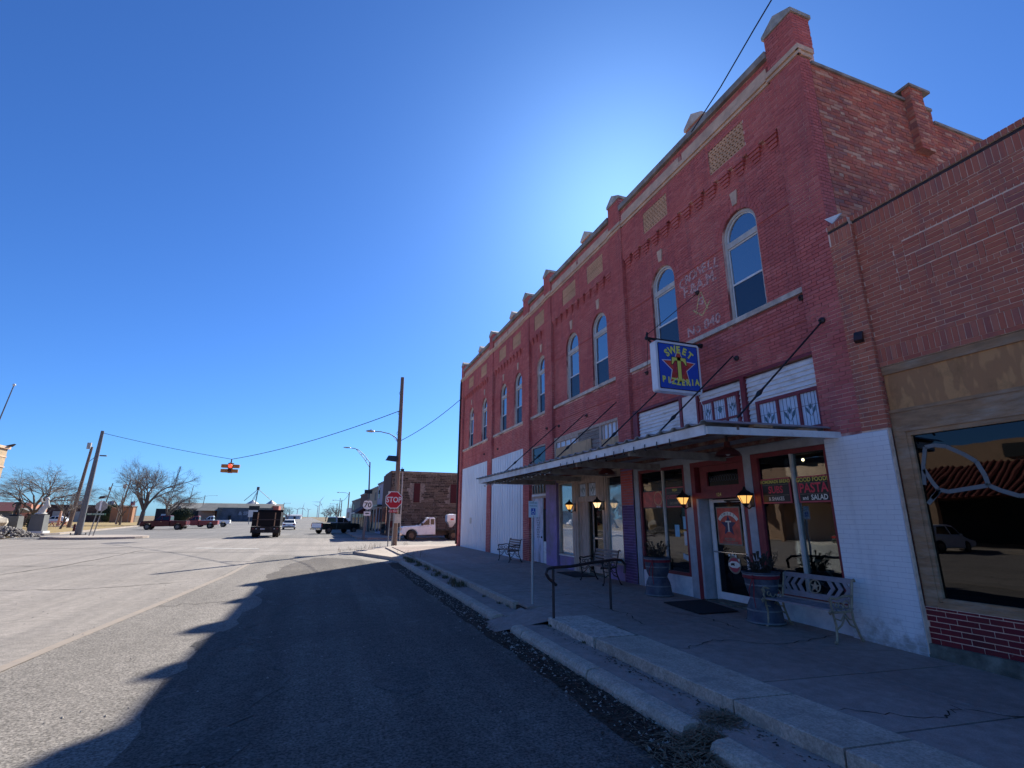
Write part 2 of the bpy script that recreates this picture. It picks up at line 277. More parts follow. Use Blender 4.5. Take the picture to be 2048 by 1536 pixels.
# ---------------------------------------------------------------- mesh helpers
class MB:
    def __init__(s): s.v = []; s.f = []
    def add(s, vs, fs):
        o = len(s.v); s.v += [tuple(v) for v in vs]; s.f += [tuple(i+o for i in f) for f in fs]; return s
    def box(s, x0, x1, y0, y1, z0, z1):
        return s.add([(x0, y0, z0), (x1, y0, z0), (x1, y1, z0), (x0, y1, z0), (x0, y0, z1), (x1, y0, z1), (x1, y1, z1), (x0, y1, z1)],
                     [(0, 3, 2, 1), (4, 5, 6, 7), (0, 1, 5, 4), (1, 2, 6, 5), (2, 3, 7, 6), (3, 0, 4, 7)])
    def hexa(s, p):
        return s.add(p, [(0, 3, 2, 1), (4, 5, 6, 7), (0, 1, 5, 4), (1, 2, 6, 5), (2, 3, 7, 6), (3, 0, 4, 7)])
    def poly(s, pts): return s.add(pts, [tuple(range(len(pts)))])
    def prism(s, pts, d):
        n = len(pts); d = Vector(d); q = [Vector(p)+d for p in pts]
        return s.add(list(pts)+q, [tuple(range(n))[::-1], tuple(range(n, 2*n))]+[(i, (i+1) % n, n+(i+1) % n, n+i) for i in range(n)])
    def beam(s, a, b, w, h):
        a, b = Vector(a), Vector(b); d = (b-a).normalized(); u = Vector((0, 0, 1)) if abs(d.z) < .95 else Vector((0, 1, 0))
        r = d.cross(u).normalized()*w/2; u = r.cross(d).normalized()*h/2
        return s.hexa([a-r-u, a+r-u, b+r-u, b-r-u, a-r+u, a+r+u, b+r+u, b-r+u])
    def tube(s, pts, r, n=8, r1=None, cap=True):
        pts = [Vector(p) for p in pts]; N = len(pts); rs = [r+(r1-r)*i/(N-1) if r1 is not None else r for i in range(N)]
        vs = []; pu = None
        for i, p in enumerate(pts):
            d = (pts[min(i+1, N-1)]-pts[max(i-1, 0)]).normalized()
            u = (pu - d*pu.dot(d)) if pu is not None else (Vector((0, 0, 1)) if abs(d.z) < .9 else Vector((1, 0, 0)))
            if pu is None: u = u - d*u.dot(d)
            u.normalize(); pu = u; w_ = d.cross(u)
            vs += [p+(u*math.cos(2*math.pi*k/n)+w_*math.sin(2*math.pi*k/n))*rs[i] for k in range(n)]
        fs = [(i*n+k, i*n+(k+1) % n, (i+1)*n+(k+1) % n, (i+1)*n+k) for i in range(N-1) for k in range(n)]
        if cap: fs += [tuple(range(n))[::-1], tuple((N-1)*n+k for k in range(n))]
        return s.add(vs, fs)
    def lathe(s, c, prof, n=20, axis='z', cap=True):
        c = Vector(c); vs = []
        for r, h in prof:
            for k in range(n):
                a = 2*math.pi*k/n; x, y = r*math.cos(a), r*math.sin(a)
                vs.append(c+Vector({'z': (x, y, h), 'y': (x, h, y), 'x': (h, x, y)}[axis]))
        N = len(prof); fs = [(i*n+k, i*n+(k+1) % n, (i+1)*n+(k+1) % n, (i+1)*n+k) for i in range(N-1) for k in range(n)]
        if cap: fs += [tuple(range(n))[::-1], tuple((N-1)*n+k for k in range(n))]
        return s.add(vs, fs)
    def ball(s, c, r, n=8):
        if isinstance(r, (int, float)): r = (r, r, r)
        pr = [(math.sin(math.pi*i/n)+.001, -math.cos(math.pi*i/n)) for i in range(n+1)]; o = len(s.v); s.lathe((0, 0, 0), pr, n+2)
        for i in range(o, len(s.v)):
            v = s.v[i]; s.v[i] = (c[0]+v[0]*r[0], c[1]+v[1]*r[1], c[2]+v[2]*r[2])
        return s
    def build(s, name, mat, parent=None, smooth=False, local=False):
        me = bpy.data.meshes.new(name); me.from_pydata(s.v, [], s.f); me.materials.append(MATS[mat]); me.update()
        if name in ('window', 'body', 'cab', 'bed', 'cabin', 'face', 'shield'):
            b_ = bmesh.new(); b_.from_mesh(me); bmesh.ops.recalc_face_normals(b_, faces=b_.faces); b_.to_mesh(me); b_.free()
        if smooth:
            me.shade_smooth()
            try: me.set_sharp_from_angle(angle=R(40))
            except Exception: pass
        o = bpy.data.objects.new(name, me); SC.collection.objects.link(o)
        if parent is not None:
            o.parent = parent
            if not local:
                off = Vector((0, 0, 0)); q = parent
                while q is not None: off += Vector(q.location); q = q.parent
                o.location = -off
        return o
def tag(o, label=None, cat=None, group=None, kind=None):
    for k, v in (('label', label), ('category', cat), ('group', group), ('kind', kind)):
        if v: o[k] = v
    return o
def thing(name, label, cat, loc=(0, 0, 0), rz=0, group=None):
    o = bpy.data.objects.new(name, None); SC.collection.objects.link(o); o.location = loc; o.rotation_euler = (0, 0, rz)
    return tag(o, label, cat, group)
def copy_tree(o, parent=None):
    c = o.copy(); SC.collection.objects.link(c); c.parent = parent
    for ch in list(o.children): copy_tree(ch, c)
    return c
def B(*a): return MB().box(*a)
_tc = {}
def text_pts(s, size=1, bold=0, shear=0):
    """triangulated flat outline of a string: verts (x, y), faces"""
    key = (s, size, bold, shear)
    if key not in _tc:
        cu = bpy.data.curves.new('t', 'FONT'); cu.body = s; cu.size = size; cu.align_x = 'CENTER'; cu.align_y = 'CENTER'; cu.offset = bold; cu.shear = shear; cu.resolution_u = 3
        ob = bpy.data.objects.new('t', cu); SC.collection.objects.link(ob); bpy.context.view_layer.update()
        me = ob.to_mesh(); _tc[key] = ([tuple(v.co[:2]) for v in me.vertices], [tuple(p.vertices) for p in me.polygons])
        ob.to_mesh_clear(); bpy.data.objects.remove(ob); bpy.data.curves.remove(cu)
    return _tc[key]
def put_text(mb, s, c, right, upv, size, bold=0, sx=1, rot=0, shear=0):
    V, F = text_pts(s, 1, bold, shear); c, r, u = Vector(c), Vector(right), Vector(upv); ca, sa = math.cos(rot), math.sin(rot)
    pts = []
    for x, y in V:
        x, y = x*size*sx, y*size
        pts.append(c + r*(x*ca-y*sa) + u*(x*sa+y*ca))
    mb.add(pts, F)
def arc_text(mb, s, c, right, upv, size, rad, span, bold=0, sx=1):
    n = len(s)
    for i, ch in enumerate(s):
        a = span*(.5-i/(n-1)); p = Vector(c)+Vector(right)*(-rad*math.sin(a))+Vector(upv)*(rad*math.cos(a)-rad)
        put_text(mb, ch, p, right, upv, size, bold, sx, a)
def star(c, right, upv, r, k=.42, n=5, rot=0):
    c, rr, u = Vector(c), Vector(right), Vector(upv)
    return [c+rr*(math.sin(rot+math.pi*i/n)*(r if i % 2 == 0 else r*k))+u*(math.cos(rot+math.pi*i/n)*(r if i % 2 == 0 else r*k)) for i in range(2*n)]
# brick layer: returns boxes (x0,x1,y0,y1,z0,z1)
def lay(axis, pl, u0, u1, z0, z1, ops=(), C=.0607, L=.205, J=.010, proud=.007, rnd=None, header=0, jit=.0015):
    out = []; rnd = rnd or random; k = 0; z = z0
    while z < z1-.012:
        zt = min(z+C-J, z1); zm = (z+zt)/2; hd = header and (k % header == header-1); l = L/2 if hd else L
        u = u0-(l/2 if k % 2 else 0)-(0 if k % 4 < 2 else .02)
        segs = []
        while u < u1: segs.append([max(u, u0), min(u+l-J, u1)]); u += l
        for op in ops:
            if op[0] == 'r': _, ua, ub, za, zb = op; act = za-.02 < zm < zb+.0
            else:
                _, uc, hw, za, zs = op; act = za-.02 < zm < zs+hw
                if act:
                    h = hw if zm < zs else math.sqrt(max(0, hw*hw-(zm-zs)**2)); ua, ub = uc-h, uc+h
            if not act: continue
            ns = []
            for a, b in segs:
                if b <= ua or a >= ub: ns.append([a, b]); continue
                if a < ua: ns.append([a, ua])
                if b > ub: ns.append([ub, b])
            segs = ns
        for a, b in segs:
            if b-a < .02: continue
            q = proud+rnd.uniform(-jit, jit)
            out.append((pl-q, pl+.002, a, b, z, zt) if axis == 'x' else (a, b, pl-q, pl+.002, z, zt))
        z += C; k += 1
    return out
_ub = None
def place_bricks(boxes, mat, parent, single=300, name='brick'):
    """the `single` bricks nearest the camera become objects, the rest one mesh"""
    global _ub
    if single:
        boxes = sorted(boxes, key=lambda b: ((b[0]+b[1])**2+(b[2]+b[3])**2+(b[4]+b[5]-3.2)**2)/(4*(b[5]-b[4])*max(b[3]-b[2], b[1]-b[0])))
        me = bpy.data.meshes.new(name); me.from_pydata(*[x if i != 1 else [] for i, x in enumerate((B(-.5, .5, -.5, .5, -.5, .5).v, [], B(-.5, .5, -.5, .5, -.5, .5).f))]); me.materials.append(MATS[mat])
        off = Vector(parent.location)
        for b in boxes[:single]:
            o = bpy.data.objects.new(name, me); SC.collection.objects.link(o); o.parent = parent
            o.scale = (b[1]-b[0], b[3]-b[2], b[5]-b[4]); o.location = Vector(((b[0]+b[1])/2, (b[2]+b[3])/2, (b[4]+b[5])/2))-off
        boxes = boxes[single:]
    if boxes:
        a = np.array(boxes); n = len(a); V = np.empty((n, 8, 3)); X = [0, 1, 1, 0, 0, 1, 1, 0]; Y = [2, 2, 3, 3, 2, 2, 3, 3]; Z = [4, 4, 4, 4, 5, 5, 5, 5]
        for i in range(8): V[:, i, 0] = a[:, X[i]]; V[:, i, 1] = a[:, Y[i]]; V[:, i, 2] = a[:, Z[i]]
        Fb = np.array([(0, 3, 2, 1), (4, 5, 6, 7), (0, 1, 5, 4), (1, 2, 6, 5), (2, 3, 7, 6), (3, 0, 4, 7)])
        Fa = (Fb[None]+(np.arange(n)*8)[:, None, None]).reshape(-1, 4)
        me = bpy.data.meshes.new(name); me.from_pydata(V.reshape(-1, 3).tolist(), [], Fa.tolist()); me.materials.append(MATS[mat])
        o = bpy.data.objects.new(name, me); SC.collection.objects.link(o); o.parent = parent; o.location = -Vector(parent.location); o['kind'] = 'stuff'
        return o
def sheet(mb, axis, pl, u0, u1, z0, z1, ops=(), depth=.1, nseg=10):
    """wall plane with rectangular and arched openings and their reveals"""
    P = (lambda u, z, d=0: (pl+d, u, z)) if axis == 'x' else (lambda u, z, d=0: (u, pl+d, z))
    cuts = {u0, u1}
    for op in ops:
        if op[0] == 'r': cuts |= {op[1], op[2]}
        else: cuts |= {op[1]-op[2]*math.cos(math.pi*i/nseg) for i in range(nseg+1)}
    cuts = sorted(c for c in cuts if u0-1e-6 <= c <= u1+1e-6)
    for a, b in zip(cuts, cuts[1:]):
        if b-a < 1e-5: continue
        m = (a+b)/2; blocks = []
        for op in ops:
            if op[0] == 'r' and op[1] < m < op[2]: blocks.append((op[3], op[3], op[4], op[4]))
            elif op[0] == 'a' and abs(m-op[1]) < op[2]:
                h = lambda u: op[4]+math.sqrt(max(0, op[2]**2-(u-op[1])**2)); blocks.append((op[3], op[3], h(a), h(b)))
        blocks.sort(); za = zb = z0
        for l0, l1, h0, h1 in blocks:
            if l0 > za+1e-6: mb.poly([P(a, za), P(b, zb), P(b, l1), P(a, l0)])
            if abs(h0-h1) > 1e-6 or True: mb.poly([P(a, h0), P(b, h1), P(b, h1, depth), P(a, h0, depth)])
            mb.poly([P(a, l0), P(b, l1), P(b, l1, depth), P(a, l0, depth)])
            za, zb = h0, h1
        if z1 > za+1e-6: mb.poly([P(a, za), P(b, zb), P(b, z1), P(a, z1)])
    for op in ops:
        if op[0] == 'r': ua, ub, za, zb = op[1:]
        else: ua, ub, za, zb = op[1]-op[2], op[1]+op[2], op[3], op[4]
        for u in (ua, ub): mb.poly([P(u, za), P(u, zb), P(u, zb, depth), P(u, za, depth)])
def ring(mb, uc, hw, z0, zs, t, x0, x1, n=12):
    """arched frame of width t lying in a plane x, from x0 (front) to x1 (back)"""
    o = [(uc-hw, z0)]+[(uc-hw*math.cos(math.pi*i/n), zs+hw*math.sin(math.pi*i/n)) for i in range(n+1)]+[(uc+hw, z0)]
    h = hw-t; q = [(uc-h, z0)]+[(uc-h*math.cos(math.pi*i/n), zs+h*math.sin(math.pi*i/n)) for i in range(n+1)]+[(uc+h, z0)]
    for i in range(len(o)-1):
        a, b, c, d = o[i], o[i+1], q[i+1], q[i]
        mb.hexa([(x0, *a), (x0, *b), (x0, *c), (x0, *d), (x1, *a), (x1, *b), (x1, *c), (x1, *d)])
def frame(mb, x0, x1, u0, u1, z0, z1, t, tb=None):
    tb = t if tb is None else tb
    mb.box(x0, x1, u0, u0+t, z0, z1); mb.box(x0, x1, u1-t, u1, z0, z1); mb.box(x0, x1, u0+t, u1-t, z1-t, z1)
    if tb: mb.box(x0, x1, u0+t, u1-t, z0, z0+tb)
def side_z(x, y):
    zb = float(np.interp(y, [0, 3, 4.3, 7, 10, 27], [.05, .08, .12, .19, .22, .22])); t = min(1, max(0, (x-3.2)/3.4)); return .2+t*(zb-.2)
rnd = random.Random(7)
# ================================================================ the two-storey brick building
XF, XFR, XP = 6.60, 6.63, 6.70       # pier face, frieze, recessed wall panel
Y0, Y1 = 4.64, 26.9
bld = thing('brick_building', 'long two-storey maroon painted brick building with arched upper windows and a pizzeria below', 'building', (XP, 15, .2))
def P(mb, name, mat, par=None, **k): return mb.build(name, mat, par or bld, **k)
PIERS = [(Y0, 5.20), (10.10, 10.66), (14.58, 15.14), (16.60, 17.18), (21.04, 21.62), (26.38, Y1)]
BAYS = [(5.20, 10.10, (6.37, 8.67)), (10.66, 14.58, (11.56, 13.23)), (15.14, 16.60, (15.64,)), (17.18, 21.04, (17.98, 19.76)), (21.62, 26.38, (22.56, 24.88))]
LOW = [[('r', 5.20, 10.04, -.2, 4.04)], [('r', 10.66, 14.50, -.2, 4.06)], [('r', 15.16, 16.46, -.2, 4.02)], [('r', 17.22, 20.95, -.2, 4.07)], [('r', 21.68, 26.1, -.2, 4.08)]]
HW, ZS, ZSP = .42, 5.12, 6.76
wall = MB(); bricks = []
lrnd = random.Random(3)
for (a, b, wins), low in zip(BAYS, LOW):
    ops = [('a', c, HW, ZS, ZSP) for c in wins]+low
    sheet(wall, 'x', XP, a, b, .1, 8.10, ops, .12)
    opb = [('a', c, HW+.13, ZS, ZSP) if 0 else ('a', c, HW, ZS, ZSP) for c in wins]+low
    bricks += lay('x', XP, a, b, .2, 4.98, opb, rnd=lrnd)
    bricks += lay('x', XP, a, b, 5.13, 8.02, opb, rnd=lrnd)
    # frieze between the corbels and the cornice
    gr = [('r', c-.46, c+.46, 8.24, 8.80) for c in (wins if len(wins) > 1 else wins)]
    sheet(wall, 'x', XFR, a, b, 8.06, 8.98, gr, .05)
    bricks += lay('x', XFR, a, b, 8.07, 8.97, gr, rnd=lrnd)
    wall.poly([(XFR, a, 8.06), (XFR, b, 8.06), (XP+.02, b, 8.06), (XP+.02, a, 8.06)])
    # brick band behind the sandstone panels, up to the coping
    sheet(wall, 'x', XFR+.012, a, b, 8.98, 9.50)
    bricks += lay('x', XFR+.012, a, b, 9.37, 9.50, rnd=lrnd)
for i, (a, b) in enumerate(PIERS):
    sheet(wall, 'x', XF, a, b, .1, 9.89)
    zlo = 2.75 if i in (0, 1) else .2
    if i != 0: bricks += lay('x', XF, a, b, zlo, 8.97, rnd=lrnd)
    else: bricks += lay('x', XF, a, b, 2.76, 8.97, rnd=lrnd)
    bricks += lay('x', XF, a, b, 9.16, 9.885, rnd=lrnd)
    if i: # side face towards the camera
        wall.poly([(XF, a, .1), (XP+.01, a, .1), (XP+.01, a, 9.88), (XF, a, 9.88)])
        bricks += lay('y', a, XF+.006, XP, .2, 8.97, L=.13, rnd=lrnd)
    wall.poly([(XF, b, .1), (XP+.01, b, .1), (XP+.01, b, 9.88), (XF, b, 9.88)])
# core behind, roof slab, far end wall
wall.box(XP+.02, XP+.32, Y0+.01, Y1-.01, 4.1, 5.1)
wall.box(7.0, 7.3, Y0+.02, Y1-.02, 4.1, 8.90)
wall.box(XP+.01, 7.0, Y0+.02, Y1-.02, 8.0, 9.46)
for i in (0, 1, 2, 3, 4, 5):
    a, b = PIERS[i]; wall.box(XF+.01, 6.99, a+.012, b-.012, 4.0, 9.87)
for a, b, wins in BAYS:   # jamb masonry between the upper windows
    xs = [a]+[q for c in wins for q in (c-HW, c+HW)]+[b]
    for q in range(0, len(xs), 2): wall.box(XP+.02, 7.01, xs[q]+(.0 if q == 0 else .001), xs[q+1]-.001, 5.0, 6.7)
    wall.box(XP+.11, 7.01, a, b, 7.25, 8.05)
wall.box(6.75, 7.1, Y1-.02, Y1, .1, 9.5); wall.box(6.9, 26, Y1-.3, Y1-.03, .1, 9.0)
P(wall, 'wall', 'painted_mortar')
P(B(6.9, 26, 4.9, 26.6, 8.1, 8.2), 'roof', 'roof_dark')
# corbel table: stepped brick blocks under the frieze
for (a, b, wins) in BAYS:
    n = round((b-a)/.375); st = (b-a)/n
    for k in range(n):
        y = a+(k+.5)*st-.01; cb = MB()
        for j in range(4): cb.box(XP-.026-.020*j, XP+.002, y-.065-.026*(j > 0)-.022*(j > 1)-.016*(j > 2), y+.065+.026*(j > 0)+.022*(j > 1)+.016*(j > 2), 7.79+.068*j, 7.79+.068*j+.058)
        cb.box(XP-.018, XP+.002, y-.055, y+.055, 7.79, 8.058)
        P(cb, 'corbel', 'painted_brick')
# terracotta grilles: tan courses over rows of open headers
for a, b, wins in BAYS:
    for c in wins:
        g = MB(); g.box(XFR+.045, XFR+.06, c-.46, c+.46, 8.24, 8.80); P(g, 'grille_recess', 'dark_room')
        g = MB(); z = 8.245; row = 0
        while z < 8.79:
            g.box(XFR+.002, XFR+.045, c-.455, c+.455, z, z+.030)
            x = c-.455+(.03 if row % 2 else 0)
            while x < c+.44: g.box(XFR+.006, XFR+.045, x, min(x+.047, c+.455), z+.030, z+.062); x += .092
            z += .062; row += 1
        P(g, 'grille', 'tan_brick')
# cornice: thin lower moulding, main band, breaking forward round the piers
for (y0, y1, x) in [(a, b, XFR) for a, b, _ in BAYS]+[(a-.05, b+.05, XF) for a, b in PIERS]:
    c = MB(); c.box(x-.030, x+.03, y0, y1, 8.985, 9.030); c.box(x-.055, x+.03, y0, y1, 9.062, 9.155); c.box(x-.018, x+.03, y0, y1, 9.030, 9.062)
    P(c, 'cornice', 'sandstone')
c = MB(); c.box(XF-.05, 6.90, Y0-.06, Y0, 9.062, 9.155); c.box(XF-.02, 6.88, Y0-.035, Y0, 8.985, 9.06); P(c, 'cornice', 'sandstone')
for a, b, wins in BAYS:   # long sandstone panels with a brick pier between them
    n = 2 if len(wins) > 1 else 1; L = (b-a-.16-.12*(n-1))/n
    for k in range(n):
        y = a+.08+k*(L+.12); P(B(XFR-.004, XFR+.03, y, y+L, 9.205, 9.36), 'stone_panel', 'sandstone')
for a, b, wins in BAYS:   # coping stones
    n = 2 if b-a > 2 else 1
    for k in range(n):
        s = (b-a)/n; P(B(XFR-.07, 7.12, a+k*s+.004, a+(k+1)*s-.004, 9.50, 9.64), 'coping', 'coping')
def cap(y0, y1, x0, x1, z0, zt, pk):
    o = .03; m = MB(); cy = (y0+y1)/2
    return m.prism([(x0-o, y0-o, z0), (x0-o, y0-o, z0+.075), (x0-o, cy+.03, pk), (x0-o, y1+o, z0+.075), (x0-o, y1+o, z0)], (x1-x0+2*o, 0, 0))
    m.add([(x0-o, y0-o, zt), (x1+o, y0-o, zt), (x1+o, y1+o, zt), (x0-o, y1+o, zt), (cx-.06, cy-.07, pk), (cx+.06, cy-.07, pk), (cx+.06, cy+.07, pk), (cx-.06, cy+.07, pk)],
          [(0, 1, 5, 4), (1, 2, 6, 5), (2, 3, 7, 6), (3, 0, 4, 7), (4, 5, 6, 7)])
    return m
for i, (a, b) in enumerate(PIERS):
    s = MB(); s.box(XF+.004, 7.0, a+.004, b-.004, 9.16, 9.885); p_ = P(s, 'parapet_pier', 'painted_mortar')
    bs = lay('y', a+.004, XF, 7.0, 9.165, 9.88, rnd=lrnd)
    place_bricks(bs, 'painted_brick', bld, 0)
    P(cap(a, b, XF, 7.0, 9.89, 0, 10.15), 'pier_cap', 'cap_stone')
for y in (7.45, 12.55, 19.35, 24.3):
    P(B(6.92, 7.25, y-.27, y+.27, 9.3, 10.12), 'chimney_pier', 'red_brick'); P(cap(y-.27, y+.27, 6.92, 7.25, 10.12, 0, 10.40), 'pier_cap', 'pale_stone')
# arch rings of header bricks, keystones, sills, string courses
for a, b, wins in BAYS:
    for c in wins:
        bs = MB()
        for row, rr in ((0, HW+.005), (1, HW+.105)):
            n = 17 if row == 0 else 21
            for k in range(n):
                t0, t1 = math.pi*(k+.08)/n, math.pi*(k+.92)/n; q = []
                for x in (XP-.013, XP+.002):
                    for (t, r_) in ((t0, rr), (t1, rr), (t1, rr+.09), (t0, rr+.09)): q.append((x, c-r_*math.cos(t), ZSP+r_*math.sin(t)))
                bs.hexa(q)
        o = P(bs, 'arch_ring', 'painted_brick'); o['kind'] = 'stuff'
        k = MB(); k.hexa([(XP-.03, c+.045, ZSP+HW+.13-.01), (XP-.03, c-.06, ZSP+HW+.13-.01), (XP-.03, c-.09, ZSP+HW+.40), (XP-.03, c+.085, ZSP+HW+.40), (XP+.01, c+.045, ZSP+HW+.12), (XP+.01, c-.06, ZSP+HW+.12), (XP+.01, c-.09, ZSP+HW+.40), (XP+.01, c+.085, ZSP+HW+.40)])
        P(k, 'keystone', 'sandstone')
    # string courses, interrupted by windows
    cuts = [a]+[q for c in wins for q in (c-HW-.02, c+HW+.02)]+[b]
    for q in range(0, len(cuts), 2): P(B(XP-.022, XP+.002, cuts[q], cuts[q+1], 6.615, 6.638), 'string_course', 'painted_brick')
    P(B(XP-.02, XP+.002, a, b-.02, 4.585, 4.607), 'string_course', 'painted_brick')
    n = 3 if b-a > 2 else 1
    for k in range(n):
        s = (b-a-.02)/n; P(B(XP-.05, XP+.1, a+.01+k*s+.003, a+.01+(k+1)*s-.003, 5.03, 5.118), 'window_sill', 'pale_stone')
# upper windows
for a, b, wins in BAYS:
    for c in wins:
        f = MB(); ring(f, c, HW-.004, ZS, ZSP, .055, XP+.045, XP+.14)
        f.box(XP+.05, XP+.14, c-HW+.05, c+HW-.05, 6.565, 6.675); W = P(f, 'window', 'frame_putty')
        s = MB(); ring(s, c, HW-.058, 6.675, ZSP, .022, XP+.075, XP+.11)
        frame(s, XP+.075, XP+.11, c-HW+.055, c+HW-.055, 5.125, 6.562, .024); s.box(XP+.072, XP+.112, c-HW+.075, c+HW-.075, 5.80, 5.835)
        P(s, 'sash', 'frame_white', W)
        h = HW-.078; g = [(XP+.095, c-h*math.cos(math.pi*i/12), ZSP+h*math.sin(math.pi*i/12)) for i in range(13)]
        m = MB(); m.poly([(XP+.095, c-h, 6.69)]+g+[(XP+.095, c+h, 6.69)]); P(m, 'pane', 'sky_glass', W)
        q_ = lrnd.uniform(-.008, .008); w_ = lrnd.uniform(-.006, .006); P(MB().hexa([(XP+.095+dx+s1*q_+s2*w_, y_, z_) for dx, z_, s2 in ((0, 5.835, 0), (0, 6.54, 1)) for y_, s1 in ((c-HW+.08, 0), (c+HW-.08, 1), (c+HW-.08, 1), (c-HW+.08, 0))][:0] or [(XP+.095, c-HW+.08, 5.835), (XP+.099, c-HW+.08, 5.835), (XP+.099+q_, c+HW-.08, 5.835), (XP+.095+q_, c+HW-.08, 5.835), (XP+.095+w_, c-HW+.08, 6.54), (XP+.099+w_, c-HW+.08, 6.54), (XP+.099+q_+w_, c+HW-.08, 6.54), (XP+.095+q_+w_, c+HW-.08, 6.54)]), 'pane', 'sky_glass', W)
        P(B(XP+.086, XP+.092, c-HW+.08, c+HW-.08, 5.15, 5.80), 'screen', 'screen_glass', W)
        P(B(XP+.15, XP+.17, c-HW, c+HW, 5.1, 7.3), 'dark_backing', 'dark_room', W)  # added dark sheet, its colour stands in for the unlit interior
# all bricks of the painted street front
place_bricks(bricks, 'painted_brick', bld, 300)
# side wall above the low neighbour: rough unpainted brick with a stepped top
sw = thing('side_wall', None, None, (8, Y0, 6)); sw.parent = bld; sw.location = Vector((8, Y0, 6))-Vector(bld.location)
def side(mb, x0, x1, z1): mb.poly([(x0, Y0, 4.9), (x1, Y0, 4.9), (x1, Y0, z1), (x0, Y0, z1)]); mb.poly([(x0, Y0, z1), (x1, Y0, z1), (x1, Y0+.35, z1), (x0, Y0+.35, z1)]); mb.poly([(x1, Y0, 4.9), (x1, Y0+.35, 4.9), (x1, Y0+.35, z1), (x1, Y0, z1)])
steps = [(6.86, 9.82, 8.94), (9.82, 13.2, 8.68), (13.2, 16.6, 8.42), (16.6, 20, 8.16), (20, 26, 7.9)]
m = MB(); side(m, 6.6, 6.86, 8.98)
for s in steps: side(m, *s)
SWM = MB(); SWM.v, SWM.f = m.v, m.f
def Q(mb, name, mat, **k):
    o = mb.build(name, mat, None, **k); o.parent = bld; o.location = -Vector(bld.location); return o
bpy.data.objects.remove(sw)
Q(SWM, 'side_wall', 'old_mortar')
bs = []
for x0, x1, z1 in steps[:3]: bs += lay('y', Y0, x0, x1, 5.3, z1-.06, L=.20, C=.0625, J=.009, rnd=lrnd, header=5, jit=.004)
place_bricks(bs, 'old_brick', bld, 0)
bs = lay('y', Y0, XF-.005, 6.85, 5.7, 8.97, L=.14, rnd=lrnd); place_bricks(bs, 'painted_brick', bld, 0)
for x0, x1, z1 in steps: P(B(x0, x1-.003, Y0-.035, Y0+.4, z1-.055, z1), 'wall_coping', 'coping')
P(B(9.10, 9.44, Y0-.12, Y0-.001, 7.82, 9.10), 'buttress', 'old_mortar'); place_bricks(lay('x', 9.10, Y0-.12, Y0, 7.82, 9.10, L=.2, C=.0625, rnd=lrnd)+lay('y', Y0-.12, 9.10, 9.44, 7.82, 9.10, L=.2, C=.0625, rnd=lrnd), 'old_brick', bld, 0)
P(B(9.06, 9.62, Y0-.16, Y0+.4, 9.10, 9.15), 'buttress_cap', 'coping')
P(MB().prism([(6.585, 4.66, 5.93), (6.585, 4.56, 5.80), (6.585, 4.40, 5.88)], (.02, 0, 0)), 'flashing', 'frame_white')
# anchors and star plates left in the wall
for (y, z) in ((4.95, 4.43), (6.74, 4.40), (8.6, 4.42), (10.68, 4.43), (12.41, 4.41), (14.26, 4.42), (5.30, 4.96), (7.57, 6.04), (9.45, 4.86), (14.96, 4.45), (17.14, 4.47), (20.4, 4.45), (22.4, 4.46)):
    xx = XP if 5.2 < y < 10.1 or 10.66 < y < 14.58 or y > 15.14 else XF
    m = MB(); m.lathe((xx-.03, y, z), [(.05, 0), (.045, .02), (.015, .03)][::-1] and [(.012, -.05), (.02, -.02), (.05, 0), (.05, .03)], 8, 'x'); P(m, 'anchor_plate', 'dark_steel')
# ghost lettering between the first two windows
yc = 7.50; RV, UV = (0, -1, 0), (0, 0, 1)
m = MB(); xx = XP-.0115
arc_text(m, 'CROWELL', (xx, yc, 6.48), RV, UV, .28, 2.2, .46, .03); Q(m, 'ghost_lettering', 'ghost_white')
for s_, z_, h_, w_ in (('F.&A.M.', 6.19, .31, 1.0), ('No 840', 5.30, .27, 1.15), ('G', 5.82, .22, 1.0)):
    m = MB(); put_text(m, s_, (xx, yc, z_), RV, UV, h_, .03, w_); Q(m, 'ghost_lettering', 'ghost_white')
m = MB()
for s in (1, -1):
    m.beam((xx, yc, 5.52), (xx, yc+s*.26, 5.74), .002, .035); m.beam((xx+.0005, yc+s*.02, 6.02), (xx+.0005, yc+s*.17, 5.60), .002, .025)
Q(m, 'ghost_emblem', 'ghost_gold')
# ---------------------------------------------------------------- ground floor: pizzeria shopfront (Y 5.2 .. 10.04)
S = XP+.02
m = MB(); m.box(6.62, 6.72, 5.2, 10.04, 4.0, 4.05)
m.box(6.62, 6.70, 6.585, 6.675, 2.9, 4.0); m.box(6.62, 6.70, 7.78, 7.83, 2.9, 4.0); m.box(6.62, 6.70, 9.86, 10.04, 2.9, 4.0); m.box(6.62, 6.70, 8.27, 8.345, 2.9, 4.0)
P(m, 'transom_trim', 'red_trim')
m = MB(); m.box(6.64, 6.70, 7.84, 8.26, 2.9, 4.0); P(m, 'corner_board', 'peeling_white')
def siding(y0, y1, z0, z1, holes=()):
    z = z0; m = MB()
    while z < z1-.01:
        segs = [(y0, y1)]
        for (a, b, c, d) in holes:
            if c-.03 < z+.038 < d: segs = [s for q in segs for s in ((q[0], min(q[1], a)), (max(q[0], b), q[1])) if s[1]-s[0] > .02]
        zt = min(z+.078, z1)
        for a, b in segs: m.hexa([(6.662, a, z), (6.70, a, z), (6.70, b, z), (6.662, b, z), (6.69, a, zt), (6.70, a, zt), (6.70, b, zt), (6.69, b, zt)])
        z += .078
    return m
